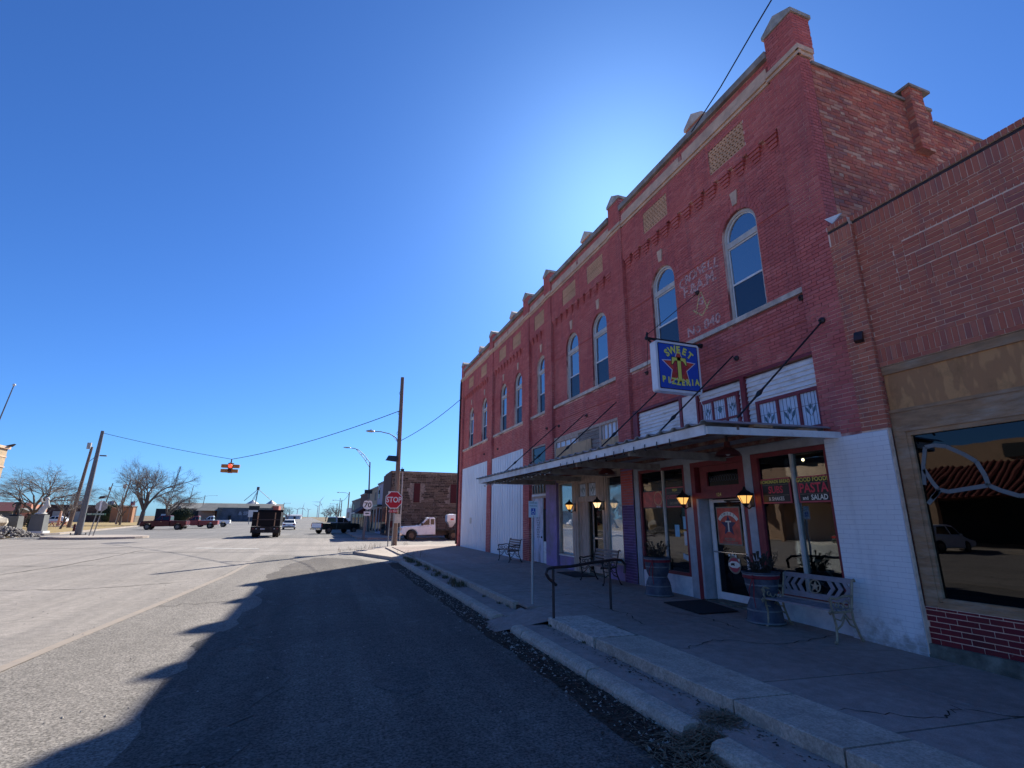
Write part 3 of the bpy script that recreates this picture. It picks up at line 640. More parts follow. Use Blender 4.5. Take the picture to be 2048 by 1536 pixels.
for args in ((5.21, 6.58, 2.95, 3.98, ((5.21, 6.40, 2.95, 3.52),)), (6.68, 7.77, 2.95, 3.98, ((6.76, 7.77, 2.95, 3.80),)), (8.35, 9.85, 2.95, 3.98, ((8.5, 9.75, 2.95, 3.16),))):
    s_ = siding(*args); o = P(s_, 'clapboard', 'peeling_white'); o['kind'] = 'stuff'
def leaded(par, y0, y1, z0, z1, fl=1, x=6.668):
    P(B(x, x+.004, y0, y1, z0, z1), 'pane', 'leaded_glass', par)
    l = MB(); n = 5
    for k in range(1, n): y = y0+(y1-y0)*k/n; l.box(x-.003, x, y-.003, y+.003, z0, z1)
    zc = z0+(z1-z0)*.62; l.box(x-.0035, x, y0, y1, zc-.003, zc+.003); P(l, 'lead', 'lead_line', par)
    yc, zc = (y0+y1)/2, (z0+z1)/2; w_ = min(y1-y0, z1-z0)*.34; f_ = MB()
    if fl == 1:
        for s in (-1, 1):
            pts = [(x-.005, yc, zc-w_*1.1), (x-.005, yc+s*w_*.75, zc-w_*.25), (x-.005, yc+s*w_*.85, zc+w_*.45), (x-.005, yc+s*w_*.45, zc+w_*.1), (x-.005, yc+s*w_*.35, zc-w_*.35)]
            f_.prism(pts, (.002, 0, 0))
        f_.prism([(x-.005, yc, zc-w_*.1), (x-.005, yc+w_*.25, zc+w_*.35), (x-.005, yc, zc+w_*.95), (x-.005, yc-w_*.25, zc+w_*.35)], (.002, 0, 0))
    else: f_.prism([(x-.005, yc, zc-w_*.7), (x-.005, yc+w_*.6, zc), (x-.005, yc, zc+w_*.7), (x-.005, yc-w_*.6, zc)], (.002, 0, 0))
    P(f_, 'leaded_flower', 'lead_flower', par)
m = MB(); frame(m, 6.635, 6.70, 5.205, 6.40, 2.90, 3.52, .055); m.box(6.64, 6.70, 5.555, 5.60, 2.95, 3.465); m.box(6.64, 6.70, 5.955, 6.0, 2.95, 3.465)
tw = P(m, 'transom_window', 'red_trim')
for a, b in ((5.26, 5.555), (5.60, 5.955), (6.0, 6.345)): leaded(tw, a, b, 2.95, 3.465)
m = MB(); frame(m, 6.635, 6.70, 6.76, 7.765, 2.90, 3.80, .06); m.box(6.64, 6.70, 7.06, 7.10, 2.95, 3.74); m.box(6.64, 6.70, 7.40, 7.44, 2.95, 3.74); m.box(6.642, 6.70, 6.82, 7.70, 3.35, 3.385)
tw = P(m, 'transom_window', 'red_trim')
for i, (a, b) in enumerate(((6.82, 7.06), (7.10, 7.40), (7.44, 7.705))):
    leaded(tw, a, b, 3.385, 3.74, 0 if i == 1 else 1); leaded(tw, a, b, 2.96, 3.35, 1 if i == 1 else 0)
m = MB(); frame(m, 6.635, 6.70, 8.5, 9.75, 2.75, 3.16, .055); tw = P(m, 'transom_window', 'red_trim'); P(B(6.67, 6.675, 8.55, 9.7, 2.8, 3.11), 'pane', 'far_glass', tw)
# header, posts, knee walls
m = MB(); m.box(6.60, 6.72, 5.2, 10.1, 2.66, 2.90); P(m, 'header_board', 'grey_paint')
m = MB(); m.box(6.60, 6.72, 9.93, 10.14, .2, 2.66); P(m, 'post', 'grey_paint')
m = MB(); m.box(6.60, 6.72, 8.14, 8.33, .2, 2.66); P(m, 'post', 'grey_paint')
m = MB(); m.box(6.60, 6.72, 6.62, 6.78, .2, 2.66); P(m, 'post', 'grey_paint')
m = MB(); m.box(6.625, 6.72, 8.33, 9.93, .2, .56); P(m, 'knee_wall', 'white_paint')
m = MB(); m.box(6.625, 6.72, 5.2, 6.52, .08, .52); P(m, 'knee_wall', 'white_paint')
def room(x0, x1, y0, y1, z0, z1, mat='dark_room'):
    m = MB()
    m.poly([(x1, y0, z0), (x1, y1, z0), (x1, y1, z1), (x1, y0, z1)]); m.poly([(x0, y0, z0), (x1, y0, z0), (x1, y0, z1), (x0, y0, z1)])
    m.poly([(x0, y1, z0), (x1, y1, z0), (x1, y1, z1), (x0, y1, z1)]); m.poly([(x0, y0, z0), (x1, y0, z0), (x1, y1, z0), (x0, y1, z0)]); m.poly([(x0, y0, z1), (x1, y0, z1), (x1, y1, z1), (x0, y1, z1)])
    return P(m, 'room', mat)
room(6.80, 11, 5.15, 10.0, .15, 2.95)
# window left of the door
m = MB(); frame(m, 6.61, 6.70, 8.34, 9.92, .56, 2.655, .06); sw_ = P(m, 'shop_window', 'red_trim')
P(B(6.62, 6.68, 9.055, 9.095, .62, 2.595), 'mullion', 'frame_putty', sw_)
P(B(6.655, 6.660, 8.40, 9.055, .62, 2.595), 'pane', 'shop_glass', sw_); P(B(6.655, 6.660, 9.095, 9.86, .62, 2.595), 'pane', 'shop_glass', sw_)
m = MB(); frame(m, 6.61, 6.70, 5.2, 6.62, .52, 2.655, .07, .03); m.box(6.612, 6.72, 6.49, 6.62, .2, 2.60); sw_ = P(m, 'shop_window', 'red_trim')
P(B(6.615, 6.675, 5.825, 5.865, .55, 2.585), 'mullion', 'frame_putty', sw_)
P(B(6.655, 6.660, 5.27, 5.825, .55, 2.585), 'pane', 'shop_glass', sw_); P(B(6.655, 6.660, 5.865, 6.49, .55, 2.585), 'pane', 'shop_glass', sw_)
# doorway
m = MB(); m.box(6.60, 6.85, 8.03, 8.14, .2, 2.66); m.box(6.60, 6.85, 6.78, 6.85, .2, 2.66); m.box(6.60, 6.80, 6.85, 8.03, 2.57, 2.66); m.box(6.60, 6.90, 6.85, 8.03, 1.98, 2.09)
m.box(6.66, 6.72, 6.86, 7.95, 2.09, 2.20); m.box(6.66, 6.72, 6.86, 7.95, 2.46, 2.57); m.box(6.66, 6.72, 6.86, 6.98, 2.20, 2.46); m.box(6.66, 6.72, 7.76, 7.95, 2.20, 2.46)
dr = P(m, 'door_surround', 'red_trim')
P(B(6.69, 6.70, 6.98, 7.76, 2.20, 2.46), 'transom_pane', 'dark_shop_glass', dr)
l = MB()
for k in range(12):
    y = 7.0+k*.063; l.add([], []); l.tube([(6.687, y+.03*math.cos(t), 2.33+.05*math.sin(t)) for t in [i*math.pi/5 for i in range(11)]], .003, 4)
P(l, 'lead', 'lead_line', dr)
m = MB(); m.box(6.86, 6.90, 7.99, 8.03, .2, 1.98); m.box(6.60, 6.95, 7.98, 8.03, .2, 1.98); P(m, 'door_jamb', 'grey_paint', dr)
m = MB(); put_text(m, '124', (6.598, 7.42, 2.035), RV, UV, .085, .006); P(m, 'street_number', 'letter_gold', dr)
m = MB(); frame(m, 6.82, 6.86, 7.10, 7.90, .24, 1.965, .055, .12); m.box(6.815, 6.87, 7.90, 7.935, .22, 1.98)
D = P(m, 'door', 'frame_white')
P(B(6.838, 6.843, 7.155, 7.845, .36, 1.91), 'pane', 'dark_shop_glass', D); m = MB(); m.tube([(6.80, 7.12, 1.04), (6.80, 7.90, 1.04)], .012, 6); m.tube([(6.80, 7.13, 1.04), (6.83, 7.13, 1.04)], .008, 6); m.tube([(6.80, 7.88, 1.04), (6.83, 7.88, 1.04)], .008, 6); P(m, 'push_bar', 'chrome', D)
m = MB(); m.tube([(6.80, 7.35, 1.90), (6.78, 7.5, 1.935), (6.82, 7.15, 1.93)], .012, 6); P(m, 'door_closer', 'dark_steel', D)
P(B(6.60, 6.95, 6.85, 8.03, .1, .225), 'door_step', 'concrete_base')
# ---------------------------------------------------------------- ground floor of the second bay (Y 10.66 .. 14.5)
m = MB(); m.box(6.60, 6.72, 10.66, 14.5, 2.66, 2.95); P(m, 'header_board', 'weathered_wood')
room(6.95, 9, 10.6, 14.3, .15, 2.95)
P(B(6.595, 6.80, 10.14, 10.64, .19, 2.74), 'painted_pier', 'purple_paint'); place_bricks(lay('x', 6.595, 10.15, 10.63, .22, 1.9, rnd=lrnd), 'purple_brick', bld, 0); place_bricks(lay('x', 6.595, 10.15, 10.63, 1.92, 2.72, rnd=lrnd), 'painted_brick', bld, 0)
P(B(6.59, 6.80, 14.34, 15.13, .19, 2.74), 'painted_pier', 'purple_paint')
m = MB(); frame(m, 6.62, 6.70, 10.66, 11.38, .56, 2.655, .04); sw_ = P(m, 'shop_window', 'weathered_wood')
P(B(6.655, 6.660, 10.70, 11.34, .60, 2.615), 'pane', 'lace_glass', sw_)
def lace(par, y0, y1, z0, z1, x=6.675):
    P(B(x, x+.004, y0, y1, z0, z1), 'curtain', 'lace_net', par); l = MB(); st = .075
    k = -int((z1-z0)/st)
    while y0+k*st < y1:
        for s in (1, -1):
            ya = y0+k*st; yb = ya+(z1-z0)
            if s < 0: ya, yb = y1-(ya-y0), y1-(yb-y0)
            lo, hi = (ya, yb) if s > 0 else (yb, ya)
            ta, tb = max(0, (y0-lo)/(hi-lo)), min(1, (y1-lo)/(hi-lo))
            if tb > ta:
                f0, f1 = (ta, tb); z_a = z0+(z1-z0)*f0 if s > 0 else z1-(z1-z0)*f0; z_b = z0+(z1-z0)*f1 if s > 0 else z1-(z1-z0)*f1
                l.beam((x-.004, lo+(hi-lo)*ta, z_a), (x-.004, lo+(hi-lo)*tb, z_b), .002, .008)
        k += 1
    o = P(l, 'lace_pattern', 'lace_line', par); o['kind'] = 'stuff'
lace(sw_, 10.70, 11.34, .60, 2.42)
P(B(6.625, 6.72, 10.66, 11.38, .2, .56), 'knee_wall', 'purple_paint')
m = MB(); frame(m, 6.61, 6.70, 13.26, 14.2, .58, 2.64, .045); sw_ = P(m, 'shop_window', 'weathered_wood')
P(B(6.655, 6.660, 13.305, 14.155, .625, 2.595), 'pane', 'lace_glass', sw_); lace(sw_, 13.305, 13.86, .625, 2.6); lace(sw_, 13.86, 14.155, .625, 2.6, 6.72)
P(B(6.625, 6.72, 13.26, 14.2, .2, .58), 'knee_wall', 'purple_paint'); P(B(6.59, 6.62, 13.22, 14.2, .575, .60), 'sill_board', 'peeling_white')
# timber entrance
m = MB()
for y0, y1 in ((11.38, 11.46), (11.50, 11.58), (12.96, 13.04), (13.08, 13.24)): m.box(6.60, 6.70, y0, y1, .2, 2.66)
m.box(6.63, 6.74, 11.46, 11.50, .2, 2.66); m.box(6.63, 6.74, 13.04, 13.08, .2, 2.66)
m.box(6.62, 6.72, 11.58, 12.96, 2.54, 2.66); m.box(6.62, 6.72, 11.58, 12.96, 2.05, 2.19); m.box(6.62, 6.72, 11.58, 11.93, 2.19, 2.54); m.box(6.62, 6.72, 12.38, 12.49, 2.19, 2.54); m.box(6.62, 6.72, 12.91, 12.96, 2.19, 2.54)
m.box(6.66, 7.0, 12.88, 12.96, .2, 2.05); m.box(6.70, 7.0, 12.50, 12.88, .2, .3); m.box(6.68, 6.72, 12.50, 12.88, .2, 2.05); m.box(6.66, 7.0, 11.58, 11.70, .2, 2.05)
for k in range(4): m.box(6.672, 6.68, 12.53+k*.09, 12.60+k*.09, .2, 2.05)
en = P(m, 'entrance_surround', 'weathered_wood')
for a, b in ((11.95, 12.37), (12.50, 12.90)): leaded(en, a, b, 2.20, 2.53, 1, 6.66)
m = MB(); frame(m, 6.80, 6.84, 11.70, 12.48, .25, 2.03, .06, .18); m.box(6.80, 6.84, 11.76, 12.42, 1.08, 1.14); D = P(m, 'door', 'weathered_wood')
P(B(6.818, 6.822, 11.76, 12.42, 1.14, 1.97), 'pane', 'dark_shop_glass', D); P(B(6.818, 6.822, 11.76, 12.42, .43, 1.08), 'pane', 'dark_shop_glass', D)
m = MB(); m.tube([(6.78, 11.74, 1.11), (6.78, 12.46, 1.11)], .012, 6); P(m, 'push_bar', 'chrome', D)
P(B(6.50, 6.95, 11.46, 13.04, .15, .235), 'door_step', 'concrete_base')
# boarded transom above the awning, second bay
m = MB(); frame(m, 6.63, 6.72, 10.66, 14.5, 2.85, 4.05, .07, 0); m.box(6.635, 6.70, 12.86, 12.93, 2.9, 3.98); m.box(6.635, 6.70, 11.57, 11.66, 2.9, 3.98); m.box(6.64, 6.7, 12.93, 14.43, 3.90, 3.98); tf = P(m, 'transom_frame', 'weathered_wood')
P(B(6.62, 6.635, 12.10, 14.36, 2.85, 3.72), 'board', 'fresh_board'); P(B(6.645, 6.66, 10.73, 11.57, 2.85, 3.60), 'board', 'fresh_board')
z = 2.9
while z < 3.97: P(B(6.66, 6.69+.01*math.sin(z*40), 11.66, 12.86, z, z+.10), 'old_board', 'weathered_board'); z += .112
for a, b in ((10.73, 11.57), (12.93, 14.43)):
    P(B(6.69, 6.695, a, b, 3.6, 3.98), 'transom_pane', 'leaded_glass', tf); l = MB(); k = 0
    y = a+.13
    while y < b: l.box(6.675, 6.69, y, y+.05, 3.6, 3.98); y += (b-a)/4.2
    P(l, 'glazing_bar', 'weathered_wood', tf)
# ---------------------------------------------------------------- third bay: peeling white door
m = MB(); frame(m, 6.64, 6.72, 15.16, 16.46, .2, 2.32, .07, 0); P(m, 'door_surround', 'weathered_wood')
m = MB(); m.box(6.66, 6.70, 15.55, 16.39, .24, 2.25); D = P(m, 'door', 'peeling_door')
m = MB()
for k in range(9):
    for j in range(2): m.ball((6.656, 15.86+.12*j+.03*(k % 2), 1.02+k*.075), (.004, .022, .03), 5)
m.ball((6.65, 15.64, 1.02), .03, 6); P(m, 'bullet_hole', 'dark_room', D)
P(B(6.67, 6.70, 15.23, 15.52, .24, 1.9), 'dark_gap', 'dark_room'); P(B(6.655, 6.67, 15.23, 15.5, .24, .9), 'patch_board', 'peeling_white')
m = MB(); m.box(6.64, 6.70, 15.18, 16.44, 2.32, 2.38); m.box(6.64, 6.70, 15.18, 16.44, 2.72, 2.84); P(m, 'header_board', 'peeling_white')
m = MB(); frame(m, 6.65, 6.70, 15.2, 16.44, 2.38, 2.72, .03)
for k in range(1, 5): m.box(6.655, 6.70, 15.2+k*.25-.012, 15.2+k*.25+.012, 2.4, 2.7)
tw = P(m, 'transom_window', 'weathered_wood'); P(B(6.68, 6.685, 15.23, 16.41, 2.41, 2.69), 'pane', 'far_glass', tw)
m = MB(); frame(m, 6.65, 6.72, 15.16, 16.46, 2.84, 4.0, .05, .04); cw = P(m, 'curtained_window', 'weathered_wood')
m = MB()
for k in range(24):
    y = 15.22+k*.05; m.box(6.715+.01*(k % 2), 6.73, y, y+.047, 2.9, 3.93)
P(m, 'curtain', 'curtain_cloth', cw); P(B(6.69, 6.694, 15.21, 16.41, 2.88, 3.95), 'pane', 'dark_shop_glass', cw)
# ---------------------------------------------------------------- white corrugated sheets closing the last two bays
for a, b in ((17.24, 20.95), (21.70, 26.08)):
    m = MB(); y = a; st = .29
    pts = []
    while y < b-.01:
        pts += [(6.622, y), (6.622, min(y+st*.74, b)), (6.675, min(y+st*.80, b)), (6.675, min(y+st*.94, b))]; y += st
    pts.append((6.622, b)); o0 = len(m.v)
    for x, yy in pts: m.v += [(x, yy, .23), (x, yy, 4.05)]
    m.f += [(o0+2*i, o0+2*i+2, o0+2*i+3, o0+2*i+1) for i in range(len(pts)-1)]
    mw = P(m, 'metal_infill', 'white_metal')
    m = MB(); frame(m, 6.612, 6.70, a-.01, b+.01, .2, 4.075, .03); P(m, 'metal_edge', 'white_metal', mw)
m = MB(); m.box(6.60, 6.655, 24.1, 24.35, 1.35, 1.62); P(m, 'meter_box', 'frame_putty')
# downpipe on the far corner
m = MB(); m.tube([(6.55, 26.8, .3), (6.55, 26.8, 8.9), (6.62, 26.85, 9.2)], .045, 8); P(m, 'downpipe', 'dark_steel')
# ---------------------------------------------------------------- awning
aw = thing('awning', None, None, (6.6, 10, 2.8)); aw.parent = bld; aw.location = Vector((6.6, 10, 2.8))-Vector(bld.location)
def A(mb, name, mat, **k):
    o = mb.build(name, mat, None, **k); o.parent = aw; o.location = -Vector((6.6, 10, 2.8)); return o
m = MB(); y = 5.08; pts = []
while y < 15.66: pts += [(y, 0), (y+.045, .035), (y+.105, .035), (y+.15, 0)]; y += .30
pts.append((15.7, 0)); xs = [4.44, 6.60]
for x in xs:
    for yy, dz in pts: m.v.append((x, yy, 2.80+dz+(.055 if x > 6 else 0)))
n = len(pts); m.f = [(i, i+1, n+i+1, n+i) for i in range(n-1)]
o = len(m.v); m.v += [(v[0], v[1], v[2]-.004) for v in m.v]; m.f += [(o+n+i, o+n+i+1, o+i+1, o+i) for i in range(n-1)]+[(i, o+i, o+i+1, i+1) for i in range(n-1)]+[(n+i, n+i+1, o+n+i+1, o+n+i) for i in range(n-1)]
A(m, 'roof_sheet', 'galvanised')
A(B(4.49, 4.515, 5.2, 15.6, 2.655, 2.785), 'fascia', 'awning_white')
A(MB().hexa([(4.515, 5.17, 2.665), (6.6, 4.95, 2.70), (6.6, 4.98, 2.70), (4.515, 5.20, 2.665), (4.515, 5.17, 2.765), (6.6, 4.95, 2.785), (6.6, 4.98, 2.785), (4.515, 5.20, 2.765)]), 'end_board', 'awning_white')
A(B(4.52, 6.6, 15.57, 15.6, 2.66, 2.785), 'end_board', 'awning_white')
for x in (4.95, 5.55, 6.2): A(B(x, x+.045, 5.12, 15.58, 2.735, 2.795), 'purlin', 'rusty_purlin')
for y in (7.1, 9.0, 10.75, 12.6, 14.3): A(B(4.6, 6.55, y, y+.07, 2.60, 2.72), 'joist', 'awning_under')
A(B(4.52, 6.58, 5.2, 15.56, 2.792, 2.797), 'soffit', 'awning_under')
for x in (5.2, 6.0): A(B(x, x+.3, 5.06, 5.17, 2.785, 2.82), 'purlin_end', 'bare_wood')
for y in (4.95, 6.74, 8.6, 10.68, 12.41, 14.26):
    m = MB(); a, b = Vector((6.60, y, 4.43)), Vector((4.82, y, 2.86)); m.tube([a, b], .014, 6)
    d = (b-a); m.tube([a+d*.72, a+d*.75, a+d*.80, a+d*.83], .016, 6); m.tube([a+d*.735, a+d*.775], .012, 8, .034); m.tube([a+d*.775, a+d*.815], .034, 8, .012); A(m, 'support_rod', 'black_iron')
for k in range(13):
    y = 5.9+k*.30+(.0 if k < 4 else 0); m = MB(); m.tube([(4.475, y, 2.70), (4.47, y, 2.62), (4.50, y, 2.61)], .008, 5); A(m, 'hook', 'black_iron')
# ================================================================ the low brick neighbour (one storey, big shop window)
nb = thing('brick_storefront', 'low red brick storefront with plywood above its cracked and taped shop window', 'building', (6.62, 1, .15))
NX, NP = 6.625, 6.57
def N(mb, name, mat, par=None, **k): return mb.build(name, mat, par or nb, **k)
m = MB(); ND = -4.0
sheet(m, 'x', NX, ND, 4.30, .1, 5.70, [('r', ND, 4.30, .27, 3.53)], .12)
sheet(m, 'x', NP, 4.30, Y0-.005, .1, 5.69); m.poly([(NP, 4.30, .1), (NX+.3, 4.30, .1), (NX+.3, 4.30, 5.69), (NP, 4.30, 5.69)])
m.poly([(NP, Y0-.005, .1), (NX+.3, Y0-.005, .1), (NX+.3, Y0-.005, 5.69), (NP, Y0-.005, 5.69)])
m.box(NX+.13, NX+.3, ND, 4.29, 3.5, 5.70); m.box(6.95, 22, Y0-.3, Y0-.006, .1, 5.55); m.box(7.0, 22, ND, 4.3, 5.2, 5.3)
N(m, 'wall', 'pale_mortar')
bs = []; nr = random.Random(11)
pat = ('r', .9, 3.86, 4.37, 5.13)
bs += lay('x', NX, ND, 4.29, 3.775, 5.44, [pat], rnd=nr, header=0)
bs += lay('x', NX, ND, 4.29, 3.535, 3.585, rnd=nr)
bs += lay('x', NP, 4.30, Y0-.008, 2.74, 5.44, rnd=nr); bs += lay('y', 4.30, NP+.004, NX+.02, 2.74, 5.64, L=.13, rnd=nr)
bs += lay('y', 4.30, NX+.02, NX+.12, .3, 3.53, L=.14, rnd=nr)
def soldier(x, u0, u1, z0, z1, w=.0625, J=.010, q=.007):
    u = u0; o = []
    while u < u1-.02: o.append((x-q-nr.uniform(-.0015, .0015), x+.002, u, min(u+w-J, u1), z0, z1)); u += w
    return o
bs += soldier(NX, ND, 4.29, 3.59, 3.77); bs += soldier(NX, ND, 4.29, 5.45, 5.645); bs += soldier(NP, 4.305, Y0-.008, 5.45, 5.645)
bs += soldier(NX-.03, ND, 4.32, 5.69, 5.76, .0625, .009, .0) ; bs += soldier(NP-.03, 4.31, Y0-.01, 5.69, 5.76, .0625, .009, .0)
# framed panel of basket-weave: header border round blocks of three courses with upright bricks between
bs += soldier(NX, .9, 3.86, 5.075, 5.125, .0625); bs += soldier(NX, .9, 3.86, 4.38, 4.43, .0625)
z = 4.44
while z < 5.05: bs.append((NX-.008, NX+.002, 3.745, 3.85, z, z+.05)); z += .0607
rows = 3; zb = 4.44
for r_ in range(rows):
    u = .9-(.13 if r_ % 2 else 0); z = zb+r_*.21
    while u < 3.73:
        a, b = max(u, .9), min(u+.19, 3.735)
        if b-a > .03:
            for j in range(3): bs.append((NX-.008-nr.uniform(0, .002), NX+.002, a, b, z+j*.0668, z+j*.0668+.056))
        a, b = max(u+.2, .9), min(u+.255, 3.735)
        if b-a > .03: bs.append((NX-.011, NX+.002, a, b, z, z+.19))
        u += .265
place_bricks(bs, 'red_brick', nb, 300)
m = MB(); m.box(NX-.024, 6.85, ND, 4.315, 5.688, 5.757); m.box(NP-.024, 6.85, 4.315, Y0-.01, 5.688, 5.757); N(m, 'coping_bed', 'pale_mortar'); m = MB(); m.box(NX-.004, 6.85, ND, 4.318, 5.65, 5.686); m.box(NP-.004, 6.85, 4.318, Y0-.01, 5.65, 5.686); N(m, 'coping_shadow_line', 'dark_steel')  # thin dark strip paints the shadow line under the coping overhang
# painted white pier shared with the taller building
m = MB(); m.box(NP-.012, NX, 4.31, 5.195, .06, 2.715); wp = N(m, 'painted_pier', 'white_mortar'); place_bricks(lay('x', NP-.012, 4.312, 5.19, .10, 2.715, rnd=nr, J=.005, proud=.0022, jit=.0007), 'white_brick', nb, 0)
# brick stall riser and concrete footing
m = MB(); m.box(NX+.0, NX+.1, ND, 4.30, .20, .655); N(m, 'stall_riser', 'pale_mortar'); place_bricks(lay('x', NX, ND, 4.29, .265, .65, rnd=nr), 'chipped_brick', nb, 0)
m = MB(); m.hexa([(6.56, ND, -.05), (6.7, ND, -.05), (6.7, 4.31, .04), (6.56, 4.31, .04), (6.58, ND, .24), (6.7, ND, .24), (6.7, 4.31, .265), (6.58, 4.31, .265)]); N(m, 'footing', 'concrete_base')
# plywood and trims
m = MB(); m.box(6.655, 6.67, 1.9, 4.29, 2.95, 3.42); N(m, 'plywood_sheet', 'plywood'); m = MB(); m.box(6.655, 6.67, -.6, 1.895, 2.95, 3.42); N(m, 'plywood_sheet', 'plywood'); N(B(6.655, 6.67, ND, -.605, 2.95, 3.42), 'plywood_sheet', 'plywood')
N(B(6.635, 6.67, ND, 4.295, 3.42, 3.525), 'trim_board', 'trim_board'); N(B(6.63, 6.67, ND, 4.295, 2.915, 2.955), 'trim_board', 'trim_board')
N(B(6.64, 6.69, ND, 4.295, 2.67, 2.915), 'fascia_board', 'trim_board')
m = MB(); m.box(6.645, 6.69, 4.155, 4.295, .66, 2.67); m.box(6.66, 6.71, 4.11, 4.155, .72, 2.67); m.box(6.655, 6.71, ND, 4.11, 2.615, 2.67); m.box(6.63, 6.71, ND, 4.155, .655, .715); m.box(6.65, 6.715, ND, 4.11, .715, .76); fw_ = N(m, 'window_frame', 'trim_board')
N(B(6.70, 6.705, ND, 4.11, .76, 2.615), 'pane', 'dark_shop_glass', fw_)
m = MB()
tape = [[(4.09, 2.02), (4.06, 2.25), (4.0, 2.46), (3.90, 2.47), (3.78, 2.44), (3.62, 2.33), (3.52, 2.24), (3.47, 2.08), (3.46, 1.98)], [(3.46, 1.98), (3.62, 1.96), (3.85, 1.93), (3.95, 1.96)], [(4.06, 2.20), (4.0, 2.05), (3.95, 1.96), (3.96, 1.93), (4.09, 1.80)], [(3.46, 1.98), (3.36, 1.92), (3.22, 1.86), (3.05, 1.86), (2.5, 1.92), (1.8, 1.7)], [(3.95, 1.94), (4.04, 1.86)]]
for t_ in tape:
    for (a, b), (c_, d) in zip(t_, t_[1:]): m.beam((6.697, a, b), (6.697, c_, d), .003, .045)
N(m, 'tape_strip', 'crack_tape', fw_)
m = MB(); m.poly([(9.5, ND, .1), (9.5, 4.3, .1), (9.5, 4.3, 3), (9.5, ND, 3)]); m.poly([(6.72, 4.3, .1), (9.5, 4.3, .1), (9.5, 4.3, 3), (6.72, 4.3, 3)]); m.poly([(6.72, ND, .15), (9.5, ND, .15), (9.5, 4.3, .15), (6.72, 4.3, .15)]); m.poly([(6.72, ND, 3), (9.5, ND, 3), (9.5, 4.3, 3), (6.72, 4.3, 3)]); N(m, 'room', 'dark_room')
fl = thing('flood_light', 'small dark floodlight fixed to the brick pilaster near the seam of the two buildings', 'light fixture', (6.53, 4.43, 3.98))
MB().box(-.04, .03, -.05, .05, -.07, .07).build('lamp_head', 'dark_steel', fl, local=True).rotation_euler = (0, R(25), R(20)); MB().tube([(0, 0, 0), (.04, 0, -.02)], .015, 6).build('bracket', 'dark_steel', fl, local=True)
# ================================================================ ground, streets, pavements
def st(mb, name, mat, **k): o = mb.build(name, mat, None, **k); o['kind'] = 'structure'; return o
m = MB(); m.poly([(-9000, -400, -.06), (9000, -400, -.06), (9000, 12000, -.06), (-9000, 12000, -.06)]); st(m, 'ground', 'prairie')
m = MB(); m.poly([(-75, -40, 0), (2.42, -40, 0), (2.42, 22, 0), (30, 35, 0), (30, 40.4, 0), (-75, 46.5, 0)][:0] or [(-90, -40, 0), (40, -40, 0), (40, 43.5, 0), (-90, 46.5, 0)]); st(m, 'road', 'asphalt_pale')
m = MB(); m.poly([(-20.5, 45.5, .004), (3.6, 43.5, .004), (2.2, 110, .004), (-1.2, 215, .004), (-6, 420, .004), (-62, 2600, .004), (-68, 2600, .004), (-18, 420, .004), (-36, 215, .004), (-38, 191, .004), (-28.6, 103, .004), (-23.5, 66, .004)]); st(m, 'far_road', 'asphalt_far')
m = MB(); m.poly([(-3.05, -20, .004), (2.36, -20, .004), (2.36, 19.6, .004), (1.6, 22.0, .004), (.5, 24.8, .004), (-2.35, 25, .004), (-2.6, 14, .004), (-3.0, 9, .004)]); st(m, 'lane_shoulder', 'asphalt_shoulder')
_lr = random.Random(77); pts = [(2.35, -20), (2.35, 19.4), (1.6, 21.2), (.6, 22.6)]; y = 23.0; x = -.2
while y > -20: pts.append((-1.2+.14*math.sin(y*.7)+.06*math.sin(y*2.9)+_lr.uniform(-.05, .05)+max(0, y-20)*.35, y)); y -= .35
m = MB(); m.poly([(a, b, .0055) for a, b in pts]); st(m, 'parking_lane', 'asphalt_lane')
# painted lines
def line(a, b, w_, mat='paint_white', z=.009):
    m = MB(); a, b = Vector((*a, z)), Vector((*b, z)); d = (b-a).normalized(); r_ = Vector((-d.y, d.x, 0))*w_/2; m.poly([a-r_, a+r_, b+r_, b-r_]); return st(m, 'road_marking', mat)
line((-6.1, 31.2), (-3.0, 29.9), .22); line((1.9, 38.4), (2.7, 37.6), .2); 
pts = [(-3.2, 6), (-3.05, 8.3), (-2.75, 12), (-2.4, 17), (-2.3, 22)]
m = MB(); v = []
for i, (x, y) in enumerate(pts): v += [(x-.07, y, .008), (x+.07, y, .008)]
m.add(v, [(2*i, 2*i+1, 2*i+3, 2*i+2) for i in range(len(pts)-1)]); st(m, 'lane_edge', 'paint_line')
# dark tarred crack across the mouth of the side street, painted by an old repair
m = MB(); v = []; q = [(-9, 27.6), (-6, 27.9), (-3.2, 27.2), (0, 27.8), (2, 28.6)]
for x, y in q: v += [(x, y-.05, .007), (x, y+.05, .007)]
m.add(v, [(2*i, 2*i+2, 2*i+3, 2*i+1) for i in range(len(q)-1)]); st(m, 'tar_seam', 'asphalt_far')
# gutter dirt between asphalt and kerb: bumpy strip
dr_ = random.Random(5)
def strip(name, mat, x0f, x1f, y0, y1, z0, amp, nx=7, dy=.12):
    m = MB(); ny = int((y1-y0)/dy)
    for j in range(ny+1):
        y = y0+(y1-y0)*j/ny
        for i in range(nx+1):
            t = i/nx; x = x0f(y)+(x1f(y)-x0f(y))*t; m.v.append((x, y, z0+amp*dr_.random()*(math.sin(math.pi*t)**.5 if 0 < i < nx else 0)))
    m.f = [(j*(nx+1)+i, j*(nx+1)+i+1, (j+1)*(nx+1)+i+1, (j+1)*(nx+1)+i) for j in range(ny) for i in range(nx)]
    return tag(m.build(name, mat, None, smooth=True), kind='stuff')
strip('gutter_dirt', 'dirt', lambda y: 2.30+.022*math.sin(y*1.3)+.018*math.sin(y*4.1)+.012*math.sin(y*11), lambda y: 2.72, 0, 19.6, .008, .03)
